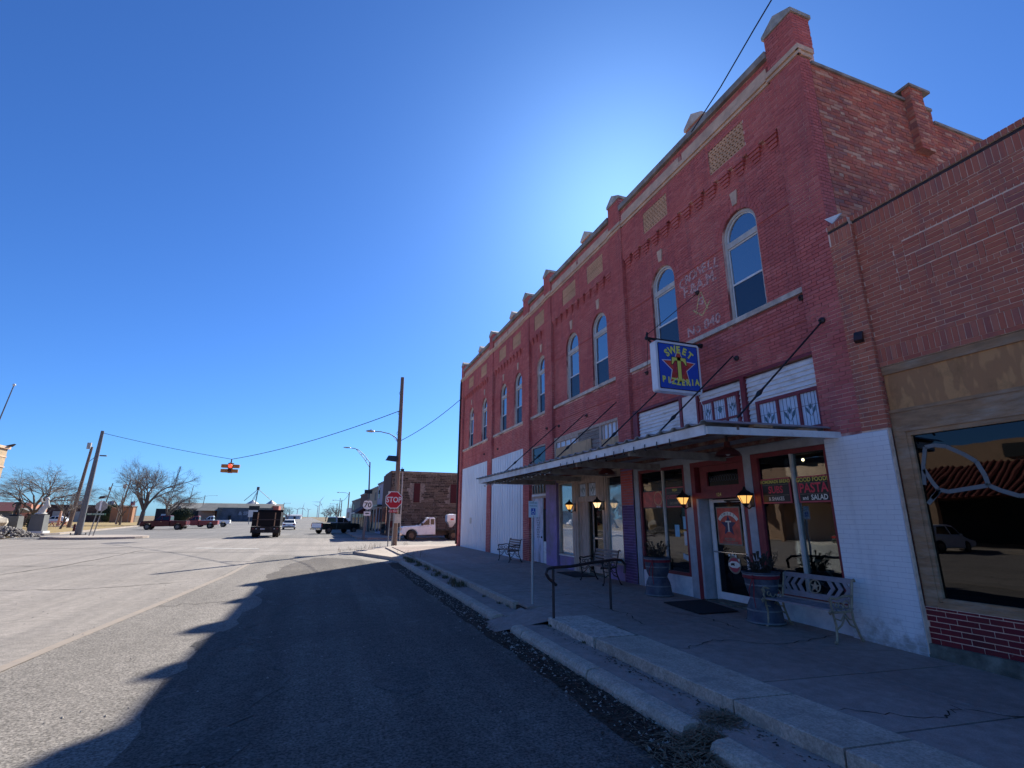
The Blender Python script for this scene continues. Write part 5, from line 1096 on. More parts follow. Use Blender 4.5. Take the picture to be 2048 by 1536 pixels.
# string lights under the front edge of the awning
t = thing('string_lights', 'string of small round bulbs looped under the far end of the awning', 'lights', (4.6, 13, 2.65)); m = MB(); pts = []
for k in range(41):
    y = 10.2+k*.13; pts.append((4.60, y, 2.64-.05*abs(math.sin(k*math.pi/6))))
m.tube(pts, .006, 4); m.build('cable', 'wire_black', t)
for k in range(1, 40, 2): MB().ball((4.60, pts[k][1], pts[k][2]-.03), .022, 6).build('bulb', 'string_bulb', t, smooth=True)
# signs and things behind the glass
def board(y0, y1, z0, z1, x, label, parts, back='board_black', edge='board_crimson', cat='sign', name='window_sign'):
    t = thing(name, label, cat, (x, (y0+y1)/2, z0)); MB().box(x, x+.012, y0, y1, z0, z1).build('board', edge, t); MB().box(x-.0015, x, y0+.022, y1-.022, z0+.022, z1-.022).build('field', back, t)
    for txt, fy, fz, size, mt, sx in parts:
        m = MB()
        if txt == '-': m.box(x-.0025, x-.0015, y0+.03, y1-.03, z0+fz*(z1-z0)-.002, z0+fz*(z1-z0)+.002)
        else: put_text(m, txt, (x-.003, y1-fy*(y1-y0), z0+fz*(z1-z0)), RV, UV, size, .022, sx)
        m.build('rule' if txt == '-' else 'lettering', mt, t)
    return t
board(5.93, 6.485, 1.855, 2.24, 6.640, 'black window sign reading homemade bread, subs and shakes', [('HOMEMADE BREAD', .5, .86, .072, 'letter_gold', .9), ('-', 0, .74, 0, 'letter_tan', 1), ('SUBS', .5, .53, .15, 'letter_red', .85), ('-', 0, .32, 0, 'letter_tan', 1), ('& SHAKES', .5, .18, .08, 'letter_cream', .85)])
board(5.275, 5.80, 1.855, 2.235, 6.640, 'black window sign reading good food, pasta and salad, next to the white pier', [('GOOD FOOD!!', .5, .86, .085, 'letter_gold', .95), ('-', 0, .74, 0, 'letter_tan', 1), ('PASTA', .5, .53, .19, 'letter_red', .85), ('-', 0, .32, 0, 'letter_tan', 1), ('and', .22, .17, .075, 'letter_cream', .9), ('SALAD', .66, .18, .105, 'letter_cream', .85)])
board(8.40, 9.01, 1.84, 2.24, 6.640, 'crimson bordered window sign headed fresh, right half of the far pizzeria window', [('FRESH', .5, .84, .065, 'letter_gold', .9), ('-', 0, .72, 0, 'letter_tan', 1), ('CHEESECAKE', .5, .50, .105, 'board_crimson', .85), ('GOURMET', .45, .20, .07, 'letter_tan', .9)])
t = board(9.12, 9.85, 1.83, 2.2, 6.640, 'red window sign with a round pizza picture in the far pizzeria window', [('HOMEMADE', .80, .52, .055, 'letter_cream', .85), ('PIZZA', .78, .32, .075, 'letter_cream', .9), ('940-684', .78, .08, .05, 'paper_white', .9)], 'sign_red', 'board_black')
MB().lathe((6.637, 9.27, 2.03), [(.15, 0), (.15, -.004)], 24, 'x').build('pizza_picture', 'tan_brick', t); MB().lathe((6.632, 9.27, 2.03), [(.125, 0), (.125, -.002)], 24, 'x').build('pizza_topping', 'sign_red', t)
t = board(7.21, 7.79, 1.17, 1.83, 6.826, 'red door poster with a blue star and a white letter on the glass', [('PIZZERIA', .5, .14, .07, 'letter_tan', .9), ('SANDWICHES & MORE', .5, .06, .04, 'letter_tan', .9)], 'sign_red', 'letter_tan', 'poster', 'door_poster')
MB().prism(star((6.821, 7.5, 1.50), RV, UV, .19, .45), (.001, 0, 0)).build('star', 'sign_navy', t)
m = MB(); m.box(6.819, 6.8205, 7.485, 7.515, 1.40, 1.58); m.box(6.819, 6.8205, 7.43, 7.57, 1.56, 1.585); m.box(6.819, 6.8205, 7.47, 7.53, 1.395, 1.405); m.build('letter', 'letter_cream', t)
m = MB(); n = 12
for i in range(n): a0, a1 = R(145-i*110/n), R(145-(i+1)*110/n); m.poly([(6.8215, 7.5-r_*math.cos(a), 1.44+r_*math.sin(a)) for r_, a in ((.24, a0), (.24, a1), (.305, a1), (.305, a0))])
m.build('banner', 'letter_cream', t); m = MB(); arc_text(m, 'SWEET', (6.8205, 7.5, 1.712), RV, UV, .055, .27, 1.1, .004); m.build('lettering', 'board_black', t)
t = thing('door_decal', 'round cow and star decal on the lower part of the pizzeria door glass', 'decal', (6.83, 7.48, .85))
MB().lathe((6.832, 7.46, .84), [(.15, 0), (.15, -.003)], 24, 'x').build('disc', 'letter_tan', t); MB().lathe((6.828, 7.46, .84), [(.12, 0), (.12, -.002)], 24, 'x').build('ring', 'board_crimson', t)
m = MB(); m.prism([(6.825, 7.60, .86), (6.825, 7.60, .82), (6.825, 7.52, .79), (6.825, 7.40, .79), (6.825, 7.32, .83), (6.825, 7.33, .865), (6.825, 7.40, .90), (6.825, 7.52, .90)], (.002, 0, 0)); m.build('oval', 'letter_cream', t)
m = MB(); m.prism([(6.823, 7.54, .86), (6.823, 7.54, .82), (6.823, 7.52, .83), (6.823, 7.47, .83), (6.823, 7.45, .82), (6.823, 7.45, .87), (6.823, 7.50, .87)], (.001, 0, 0)); m.build('cow', 'board_black', t)
for dy, dz, r_ in ((.10, .16, .035), (.02, .18, .045), (-.05, .15, .035), (-.12, .09, .03)): MB().prism(star((6.826, 7.46+dy, .84+dz), RV, UV, r_, .5), (.002, 0, 0)).build('star', 'letter_cream', t)
for (y0, y1, z0, z1, mt, nm) in ((8.66, 8.80, 1.27, 1.50, 'paper_blue', 'pale blue notice taped inside the far pizzeria window, left one'), (8.40, 8.53, 1.42, 1.66, 'paper_blue', 'pale blue notice taped high inside the far pizzeria window beside the post'), (8.40, 8.53, 1.12, 1.38, 'paper_white', 'white notice under the blue one in the far pizzeria window'), (8.40, 8.60, .82, .92, 'paper_white', 'tilted white card low in the far pizzeria window')):
    m = MB(); m.prism([(6.65, y0, z0), (6.65, y1, z0+(.05 if z1 < 1 else 0)), (6.65, y1, z1+(.05 if z1 < 1 else 0)), (6.65, y0, z1)], (.002, 0, 0)); tag(m.build('notice', mt), nm, 'paper')
t = thing('window_letters', 'pale cut-out letters spelling eats inside the window behind the star bench', 'letters', (6.8, 5.9, .95))
for i, (ch, y, z) in enumerate((('E', 6.22, 1.24), ('A', 6.02, 1.06), ('T', 5.74, .98), ('S', 5.55, .88))): m = MB(); put_text(m, ch, (6.664, y-.06, z), RV, UV, .22, .03); m.build('letter', 'letter_tan', t)
for i, (y, z, x) in enumerate(((6.42, 2.28, 8.2), (5.75, 2.42, 9.4), (7.45, 2.52, 8.0), (7.15, 2.56, 8.6))):
    t = tag(MB().ball((x, y+(x-6.6)*.8, z+(x-6.6)*.15), .028, 8).build('ceiling_bulb', 'room_bulb'), ('small warm bulb glowing above the subs sign', 'small warm bulb glowing just left of the pasta sign', 'small warm bulb in the door transom, nearer the timber entrance', 'small warm bulb in the door transom, nearer the white pier')[i], 'bulb', 'bulbs glowing inside the pizzeria')
# ================================================================ vehicles (drawn in metres, front towards +x, then turned)
G = 1/K
def shrink(pts, d):
    n = len(pts); out = []
    for i in range(n):
        p, q, r_ = Vector(pts[i-1]), Vector(pts[i]), Vector(pts[(i+1) % n]); a, b = (q-p).normalized(), (r_-q).normalized()
        nn = Vector((-a.y-b.y, a.x+b.x)); l = max(.35, nn.length/2); nn.normalize(); out.append(q+nn*d/l)
    return out
def hull(mb, prof, hw, bev=.05, top=None, taper=0):
    """extrude a side profile (x, z) across the width with bevelled flanks; taper narrows the upper part"""
    prof = [Vector(p) for p in prof]; zmin = min(p.y for p in prof); zmax = max(p.y for p in prof)
    area = sum(prof[i-1].x*prof[i].y-prof[i].x*prof[i-1].y for i in range(len(prof)))
    if area < 0: prof = prof[::-1]
    inn = shrink(prof, bev); n = len(prof); W = lambda z: hw-taper*(z-zmin)/(zmax-zmin)
    rings = [[(p.x*G, -W(p.y)*G, p.y*G) for p in inn], [(p.x*G, -(W(p.y)-bev)*G, p.y*G) for p in prof], [(p.x*G, (W(p.y)-bev)*G, p.y*G) for p in prof], [(p.x*G, W(p.y)*G, p.y*G) for p in inn]]
    v = [q for r_ in rings for q in r_]
    f = [tuple(range(n))[::-1], tuple(3*n+i for i in range(n))]+[(k*n+i, k*n+(i+1) % n, (k+1)*n+(i+1) % n, (k+1)*n+i) for k in range(3) for i in range(n)]
    mb.add(v, f); return mb
def gb(x0, x1, y0, y1, z0, z1): return MB().box(x0*G, x1*G, y0*G, y1*G, z0*G, z1*G)
def arch(cx, r_, z0, n=7): return [(cx+r_*math.cos(math.pi*i/n), z0+r_*math.sin(math.pi*i/n)) for i in range(n+1)]
def wheel(t, x, y, r_, w_=.24, dirty=False):
    s = 1 if y > 0 else -1; yo = y*G; wh = MB().lathe((x*G, yo-s*w_*G/2, r_*G), [(r_*.62*G, -w_/2*G), (r_*.93*G, -w_/2*G), (r_*G, -w_*.36*G), (r_*G, w_*.36*G), (r_*.93*G, w_/2*G), (r_*.62*G, w_/2*G)], 20, 'y').build('wheel', 'tyre', t, smooth=True, local=True)
    m = MB(); yy = yo+s*.005*G; m.lathe((x*G, yy, r_*G), [(r_*.60*G, -s*.03*G), (r_*.55*G, s*.004*G), (r_*.18*G, s*.012*G), (r_*.14*G, s*.03*G), (.001, s*.03*G)], 16, 'y'); m.build('rim', 'mud' if dirty else 'rim_metal', wh, smooth=True, local=True)
def sidewin(mb, pts, hw, taper, zmin, zmax):
    for s in (-1, 1):
        q = [(x*G, s*(hw-taper*(z-zmin)/(zmax-zmin)+.004)*G, z*G) for x, z in pts]; mb.prism(q, (0, s*.006*G, 0))
def pickup(label, loc, rz, paint, crew=True, bed='box', dirty=False, tint=None, group=None):
    t = thing('pickup_truck', label, 'truck', loc, rz, group); q = dict(local=True); r_ = .40
    F, Rr = 1.85, -1.75; cab0 = -.75 if crew else -.15
    body = [(2.72, .50), (2.76, .72), (2.70, 1.02), (2.55, 1.12), (1.25, 1.20), (cab0, 1.22), (cab0-.03, .48)]
    low = [(F-.5, .42)]+arch(F, .50, .42)[::-1][1:-1]+[(F+.5, .42)]
    hull(MB(), body+low, .98, .06).build('body', paint, t, **q)
    gh = [(1.28, 1.20), (.55, 1.84), (.30, 1.90), (cab0+.15, 1.90), (cab0+.02, 1.82), (cab0, 1.20)]
    hull(MB(), gh, .92, .05, taper=.16).build('cab', tint or paint, t, **q)
    m = MB(); zz = (1.20, 1.90)
    sidewin(m, [(1.0, 1.27), (.55, 1.72), (.42, 1.78), (.35, 1.78), (.35, 1.27)] if not crew else [(1.0, 1.27), (.52, 1.74), (.30, 1.78), (.30, 1.27)], .92, .16, *zz)
    if crew: sidewin(m, [(.20, 1.27), (.20, 1.78), (cab0+.18, 1.78), (cab0+.14, 1.27)], .92, .16, *zz)
    else: sidewin(m, [(.27, 1.30), (.27, 1.76), (cab0+.10, 1.76), (cab0+.10, 1.30)], .92, .16, *zz)
    m.add([(1.23*G, s*.80*G, 1.26*G) for s in (-1, 1)]+[(.60*G, s*.70*G, 1.82*G) for s in (1, -1)], [(0, 1, 2, 3)])
    m.v = m.v; m.add([((cab0-.006)*G, s*.78*G, 1.30*G) for s in (-1, 1)]+[((cab0+.005)*G, s*.70*G, 1.80*G) for s in (1, -1)], [(0, 1, 2, 3)])
    for i in range(len(m.v)-8, len(m.v)-4): m.v[i] = (m.v[i][0]+.02*G, m.v[i][1], m.v[i][2]+.012*G)
    m.build('window', 'vehicle_glass', t, **q)
    if bed == 'box':
        bp = [(cab0-.06, .55), (cab0-.06, 1.20), (-2.72, 1.22), (-2.76, .62), (Rr-.5, .46)]+arch(Rr, .48, .46)[::-1][1:-1][::1]+[(Rr+.5, .46)]
        bp = [(cab0-.06, .46), (cab0-.06, 1.20), (-2.72, 1.22), (-2.76, .62)]+[(Rr-.5, .46)]+[(Rr-.48*math.cos(math.pi*i/7), .46+.48*math.sin(math.pi*i/7)) for i in range(1, 7)]+[(Rr+.5, .46)]
        hull(MB(), bp, .97, .05).build('bed', paint, t, **q)
        gb(-2.68, cab0-.12, -.80, .80, 1.221, 1.226).build('bed_floor', 'tyre', t, **q)
        m = gb(-2.79, -2.765, -.82, .82, .68, 1.16); m.build('tailgate', 'sign_rim' if tint else paint, t, **q)
    elif bed == 'flat':
        gb(-3.1, cab0-.12, -1.05, 1.05, .78, .90).build('flatbed', 'tyre', t, **q); gb(-3.0, cab0-.1, -.45, .45, .45, .78).build('chassis', 'dark_steel', t, **q)
        m = MB(); m.box((cab0-.16)*G, (cab0-.10)*G, -.9*G, .9*G, .9*G, 1.02*G)
        for y in (-.88, -.45, 0, .45, .88): m.box((cab0-.16)*G, (cab0-.10)*G, (y-.03)*G, (y+.03)*G, 1.0*G, 1.92*G)
        m.box((cab0-.165)*G, (cab0-.095)*G, -.92*G, .92*G, 1.88*G, 1.94*G); m.build('headache_rack', 'dark_steel', t, **q)
        for s in (-1, 1): gb(-2.2, -1.3, s*1.0-.02, s*1.0+.02, .62, .79).build('fender', 'tyre', t, **q)
    for x, y in ((F, .96), (F, -.96), (Rr, .96), (Rr, -.96)): wheel(t, x, y, r_, dirty=dirty)
    gb(2.68, 2.86, -.95, .95, .42, .64).build('front_bumper', 'chrome', t, **q); gb(2.70, 2.775, -.55, .55, .70, 1.0).build('grille', 'board_black', t, **q)
    for s in (-1, 1):
        gb(2.62, 2.765, s*.78-.16, s*.78+.16, .80, 1.02).build('headlight', 'headlight', t, **q)
        if bed == 'box': gb(-2.78, -2.70, s*.88-.07, s*.88+.07, .78, 1.14).build('taillight', 'tail_red', t, **q)
        gb(.95, 1.10, s*1.06-.09, s*1.06+.09, 1.22, 1.42).build('mirror', 'board_black', t, **q)
        gb(.20, .34, s*.985-.008, s*.985+.008, 1.06, 1.09).build('door_handle', 'chrome', t, **q)
    gb(-2.95, -2.78, -.92, .92, .45, .62).build('rear_bumper', 'chrome' if bed == 'box' else 'tyre', t, **q)
    gb(-2.962, -2.95, -.16, .16, .49, .60).build('number_plate', 'plate', t, **q)
    return t
def car(label, loc, rz, paint, suv=False, group=None):
    t = thing('parked_car' if not suv else 'suv', label, 'car', loc, rz, group); q = dict(local=True); H = 1.68 if suv else 1.45; r_ = .36 if suv else .33
    F, Rr, L = 1.38, -1.35, 2.3; b = 1.0 if suv else .92
    low = [(Rr-.42, .32)]+[(Rr-.42*math.cos(math.pi*i/7), .32+.42*math.sin(math.pi*i/7)) for i in range(1, 7)]+[(Rr+.42, .28), (F-.42, .28)]+[(F-.42*math.cos(math.pi*i/7), .32+.42*math.sin(math.pi*i/7)) for i in range(1, 7)]+[(F+.42, .32)]
    hull(MB(), low+[(L, .38), (L+.02, .62), (L-.15, .78), (1.1, b), (-1.6, b+.04), (-L+.05, b-.02), (-L-.02, .6), (-L+.03, .34)], .90, .07).build('body', paint, t, **q)
    gh = [(1.15, b-.02), (.35, H-.05), (-.2, H), (-1.3, H-.04), (-1.95, b+.25), (-2.1, b)] if suv else [(1.15, b-.02), (.30, H-.05), (-.2, H), (-.9, H-.03), (-1.7, b+.02)]
    hull(MB(), gh, .84, .05, taper=.18).build('cabin', paint, t, **q); m = MB()
    sidewin(m, [(.85, b+.06), (.30, H-.14), (-.25, H-.10), (-.25, b+.06)], .84, .18, b, H); sidewin(m, [(-.35, b+.06), (-.35, H-.10), (-1.1 if suv else -.9, H-.12), (-1.5 if suv else -1.25, b+.08)], .84, .18, b, H)
    m.add([(1.10*G, s*.70*G, (b+.05)*G) for s in (-1, 1)]+[(.42*G, s*.62*G, (H-.08)*G) for s in (1, -1)], [(0, 1, 2, 3)])
    for i in range(len(m.v)-4, len(m.v)): m.v[i] = (m.v[i][0]+.03*G, m.v[i][1], m.v[i][2]+.02*G)
    x0, x1 = (-2.08, -1.42) if suv else (-1.62, -1.0); z0, z1 = (b+.10, H-.12) if suv else (b+.08, H-.09)
    m.add([((x0-.03)*G, s*.70*G, z0*G) for s in (-1, 1)]+[((x1-.03)*G, s*.62*G, z1*G) for s in (1, -1)], [(0, 1, 2, 3)]); m.build('window', 'vehicle_glass', t, **q)
    for x, y in ((F, .88), (F, -.88), (Rr, .88), (Rr, -.88)): wheel(t, x, y, r_, .21)
    for s in (-1, 1):
        gb(L-.12, L+.03, s*.66-.16, s*.66+.16, .60, .74).build('headlight', 'headlight', t, **q); gb(-L-.03, -L+.1, s*.68-.17, s*.68+.17, .70, .84).build('taillight', 'tail_red', t, **q); gb(.75, .88, s*.96-.07, s*.96+.07, b, b+.13).build('mirror', paint, t, **q)
    gb(-L-.04, -L, -.7, .7, .36, .48).build('rear_bumper', 'tyre', t, **q); gb(-L-.035, -L-.02, -.17, .17, .56, .68).build('number_plate', 'plate', t, **q)
    return t
# white flatbed with the spray tank, in the side street
pickup('white extended-cab flatbed truck with muddy wheels and a tank, parked before the stone wall', (7.68, 39.2, 0), R(180), 'car_white', False, 'flat', True)
tk = thing('spray_tank', 'white plastic spray tank standing on the flatbed of the muddy white truck', 'tank', (9.15, 39.2, .78)); q = dict(local=True)
m = MB(); m.lathe((0, 0, 0), [(.10, .12), (.16, .16), (.42, .48), (.52, .56), (.52, .98), (.47, 1.06), (.2, 1.10), (.16, 1.13), (.001, 1.13)], 4, cap=True)
for i, v in enumerate(m.v): m.v[i] = tuple(Matrix.Rotation(R(45), 3, 'Z') @ Vector(v))
m.build('tank', 'car_white', tk, **q)
m = MB()
for a in (45, 135, 225, 315): m.tube([(.42*math.cos(R(a)), .42*math.sin(R(a)), 0), (.36*math.cos(R(a)), .36*math.sin(R(a)), .6)], .025, 5)
m.tube([(0, 0, .0), (0, 0, .15)], .06, 6); m.build('stand', 'dark_steel', tk, **q); MB().box(-.12, .1, -.46, -.44, .66, .78).build('tank_label', 'sign_red', tk, **q)
pickup('dark green and silver pickup angle parked at the kerb beyond the side street', (1.25, 56.3, 0), R(38), 'car_dark', True, 'box', tint='car_silver')
pickup('dark red crew cab pickup parked in front of the bare tree', (-17.9, 73.2, 0), R(178), 'car_red')
pickup('faded red pickup with a white tailgate parked behind the dark red one', (-15.9, 80.5, 0), R(182), 'car_salmon', False)
pickup('white pickup at the far end of the red pickups', (-16.2, 92, 0), R(182), 'car_white', False)
car('silver white sedan driving away ahead of the dump truck', (-4.2, 74.3, 0), R(92), 'car_white')
car('white van-like car parked before the pale garage doors', (-47.0, 120, 0), R(175), 'car_white', True)
# dump truck seen from behind
t = thing('dump_truck', 'black dump truck seen from behind with tan side stakes at the junction', 'truck', (-4.35, 48.2, 0), R(91)); q = dict(local=True)
for s in (-1, 1): gb(-2.9, 1.0, s*1.16-.03, s*1.16+.03, 1.05, 2.28).build('bed_side', 'truck_black', t, **q)
gb(-2.95, -2.88, -1.18, 1.18, 1.0, 2.28).build('tailgate', 'truck_black', t, **q); gb(-2.9, 1.0, -1.13, 1.13, 1.0, 1.08).build('bed_floor', 'truck_black', t, **q); gb(.95, 1.02, -1.16, 1.16, 1.0, 2.5).build('headboard', 'truck_black', t, **q)
for y in (-.72, .72): gb(-2.98, -2.951, y-.045, y+.045, .95, 2.22).build('stake', 'bare_wood', t, **q)
gb(-2.99, -2.952, -1.17, 1.17, 1.55, 1.62).build('rib', 'dark_steel', t, **q)
gb(-2.85, 2.6, -.45, .45, .62, .98).build('chassis', 'dark_steel', t, **q)
m = gb(-3.0, -2.86, -1.22, 1.22, .42, .98); m.build('rear_panel', 'tyre', t, **q); gb(-3.02, -3.001, .05, .42, .70, .82).build('number_plate', 'plate', t, **q)
for y in (-1.02, 1.02, -.75, .75): MB().lathe((-3.005*G, y*G, .78*G), [(.05*G, 0), (.05*G, -.02)], 10, 'x').build('taillight', 'tail_red' if abs(y) > 1 else 'plate', t, **q)
for s in (-1, 1):
    for x, yy in ((-1.9, 1.13), (-1.9, .86), (2.1, 1.05)): wheel(t, x, s*yy, .46, .26)
hull(MB(), [(1.2, .7), (1.2, 2.1), (1.4, 2.2), (2.2, 2.18), (2.75, 1.5), (3.5, 1.38), (3.62, .7)], .98, .07).build('cab', 'car_white', t, **q)
for s in (-1, 1): gb(2.3, 2.4, s*1.22-.1, s*1.22+.1, 1.35, 1.8).build('mirror', 'board_black', t, **q)
# ================================================================ poles, lamps, signals
def cyl(mb, a, b, r0, r1=None, n=10): return mb.tube([a, b], r0, n, r1 if r1 is not None else r0)
t = thing('utility_pole', 'tall brown timber utility pole behind the stop sign carrying a street lamp and signal wire', 'utility pole', (3.78, 29.7, .1))
cyl(MB(), (3.78, 29.7, .02), (3.64, 29.7, 9.74), .15, .10, 12).build('pole', 'pole_wood', t, smooth=True)
m = MB(); m.tube([(3.68, 29.65, 5.75), (3.45, 29.6, 6.10), (3.1, 29.6, 6.28), (2.6, 29.6, 6.37), (2.25, 29.6, 6.36)], .028, 6); m.tube([(3.68, 29.65, 5.3), (3.6, 29.62, 5.8), (3.3, 29.6, 6.15)], .012, 5); m.build('lamp_arm', 'pole_steel', t)
m = MB(); m.ball((2.03, 29.6, 6.36), (.26, .12, .07), 8); m.tube([(2.05, 29.6, 6.4), (2.05, 29.6, 6.48)], .03, 6); m.build('lamp_head', 'galvanised', t, smooth=True)
MB().hexa([(2.95, 29.45, 4.72), (3.55, 29.45, 4.86), (3.55, 29.75, 4.86), (2.95, 29.75, 4.72), (3.12, 29.45, 5.02), (3.58, 29.45, 5.06), (3.58, 29.75, 5.06), (3.12, 29.75, 5.02)][:0] or [(2.98, 29.3, 4.76), (3.58, 29.3, 4.70), (3.58, 29.75, 4.70), (2.98, 29.75, 4.76), (3.10, 29.3, 5.0), (3.60, 29.3, 4.99), (3.60, 29.75, 4.99), (3.10, 29.75, 5.0)]).build('solar_panel', 'panel_dark', t)
m = MB(); m.tube([(3.7, 29.7, 4.25), (3.95, 29.65, 4.25), (3.95, 29.65, 4.4)], .02, 5); m.box(3.88, 4.05, 29.5, 29.7, 4.15, 4.3); m.build('camera_bracket', 'black_iron', t)
MB().box(3.25, 3.62, 29.35, 29.56, 2.72, 3.02).build('control_box', 'box_grey', t); MB().box(3.68, 4.02, 29.36, 29.55, 1.30, 1.78).build('meter_box', 'box_grey', t); cyl(MB(), (4.03, 29.5, .4), (3.98, 29.55, 4.2), .028).build('conduit', 'galvanised', t)
for z in (8.6, 7.4, 6.2): m = MB(); m.tube([(3.58, 29.6, z), (3.50, 29.55, z+.1), (3.52, 29.55, z+.2), (3.58, 29.6, z+.24)], .012, 5); m.build('wire_loop', 'wire_black', t)
def octo(cx, y, cz, r_): return [(cx+r_*math.cos(R(22.5+45*k)), y, cz+r_*math.sin(R(22.5+45*k))) for k in range(8)]
t = thing('stop_sign', 'red stop sign with an all way plate on thin posts at the corner', 'sign', (3.35, 27.9, .12))
for x in (3.22, 3.42): cyl(MB(), (x, 27.93, .05), (x+.03, 27.93, 2.9 if x > 3.3 else 2.3), .028, None, 6).build('post', 'sign_back', t)
MB().prism(octo(3.385, 27.88, 2.50, .475), (0, .012, 0)).build('rim', 'sign_white', t); MB().prism(octo(3.385, 27.875, 2.50, .435), (0, .0045, 0)).build('face', 'stop_red', t)
m = MB(); put_text(m, 'STOP', (3.385, 27.872, 2.50), RX, UV, .40, .018, .82); m.build('lettering', 'sign_white', t)
MB().box(3.17, 3.60, 27.885, 27.895, 1.85, 2.0).build('plate', 'stop_red', t); m = MB(); put_text(m, 'ALL WAY', (3.385, 27.883, 1.925), RX, UV, .12, .006); m.build('plate_lettering', 'sign_white', t)
MB().prism(octo(3.44, 28.05, 1.3, .0001)[:0] or [(3.22, 27.95, 1.12), (3.40, 27.95, 1.12), (3.40, 27.95, 1.42), (3.22, 27.95, 1.42)], (0, .01, 0)).build('small_plate', 'dark_red', t)
# span wire with the flashing signal
t = thing('traffic_signal', 'yellow overhead traffic signal showing red, hung on a wire over the junction', 'traffic signal', (-7.2, 44.5, 5.2)); q = dict(local=True)
HB = MB(); HB.box(-.15, .15, -.17, .17, -.36, .36)
for zz in (.16, -.20): HB.box(-.55, .55, -.12, .12, zz-.13, zz+.13)
HB.build('housing', 'signal_yellow', t, **q)
for zz, mt in ((.17, 'signal_lit'), (-.19, 'signal_dark')):
    MB().lathe((0, -.19, zz), [(.135, .02), (.135, 0), (.001, -.02)], 16, 'y').build('lens', mt, t, **q)
    m = MB()
    for k in range(9):
        a0, a1 = R(-10+200*k/9), R(-10+200*(k+1)/9); m.poly([(.15*math.cos(a0), -.18, zz+.15*math.sin(a0)), (.15*math.cos(a1), -.18, zz+.15*math.sin(a1)), (.15*math.cos(a1), -.36, zz+.15*math.sin(a1)-.02), (.15*math.cos(a0), -.36, zz+.15*math.sin(a0)-.02)])
    m.build('visor', 'signal_yellow', t, **q)
for s in (-1, 1):
    for zz in (.16, -.20):
        if s > 0 and zz < 0: continue
        MB().box(s*.55-.08, s*.55+.08, -.15, .15, zz-.12, zz+.12).build('visor', 'signal_yellow', t, **q)
MB().lathe((0, 0, 0), [(.22, .36), (.22, .39), (.05, .44), (.04, .70), (.001, .72)], 10).build('hanger', 'dark_steel', t, **q)
def wire(name, pts, label, r_=.018, cat='wire', group=None, mt='wire_black'):
    return tag(MB().tube(pts, r_, 5).build(name, mt), label, cat, group)
def sag(a, b, s, n=14): a, b = Vector(a), Vector(b); return [a+(b-a)*(i/n)-Vector((0, 0, s*4*(i/n)*(1-i/n))) for i in range(n+1)]
wire('span_wire', sag((-17.39, 48.8, 8.0), (-7.2, 44.5, 5.9), .10), 'thin wire from the leaning steel pole to the traffic signal')
wire('span_wire', sag((-7.2, 44.5, 5.9), (3.66, 29.7, 7.72), .32), 'dark cable sagging from the traffic signal up to the timber pole', .022)
wire('service_wire', sag((3.72, 29.7, 5.9), (6.6, 26.6, 8.06), .18), 'service wire from the timber pole to the far corner of the maroon building')
wire('power_line', [(8.9, 11.2, 8.2), (6.42, 7.0, 9.37), (6.3, 6.0, 9.52), (6.18, 5.0, 9.78), (6.1, 4.3, 9.95), (5.8, 2.0, 10.9)][1:], 'black power line running up past the parapet corner into the sky', .012)
t = thing('steel_pole', 'leaning grey tapered steel signal pole bolted to the kerbed traffic island', 'pole', (-17.5, 48.8, .15))
m = MB(); m.tube([(-17.5, 48.8, .15), (-17.36, 48.8, 8.15)], .235, 12, .115); m.build('pole', 'pole_steel', t, smooth=True)
MB().lathe((-17.5, 48.8, .13), [(.5, 0), (.5, .05), (.42, .05)], 4).build('base_plate', 'dark_steel', t)
for a in range(4): MB().tube([(-17.5+.45*math.cos(a*1.57+.2), 48.8+.45*math.sin(a*1.57+.2), .15), (-17.5+.45*math.cos(a*1.57+.2), 48.8+.45*math.sin(a*1.57+.2), .32)], .035, 6).build('bolt', 'dark_steel', t)
t = thing('utility_pole', 'brown timber pole with a floodlight leaning behind the grey steel pole', 'utility pole', (-29.8, 80, 0))
MB().tube([(-29.83, 80.1, 0), (-29.27, 80.1, 10.2)], .24, 10, .15).build('pole', 'pole_wood', t); m = MB(); m.tube([(-29.2, 80, 8.3), (-28.6, 79.8, 8.9), (-28.0, 79.6, 9.1)], .04, 6); m.box(-28.0, -27.3, 79.4, 79.7, 9.0, 9.15); m.build('lamp_arm', 'pole_steel', t); MB().box(-29.7, -29.3, 79.7, 80, 9.9, 10.7).build('floodlight', 'box_grey', t)
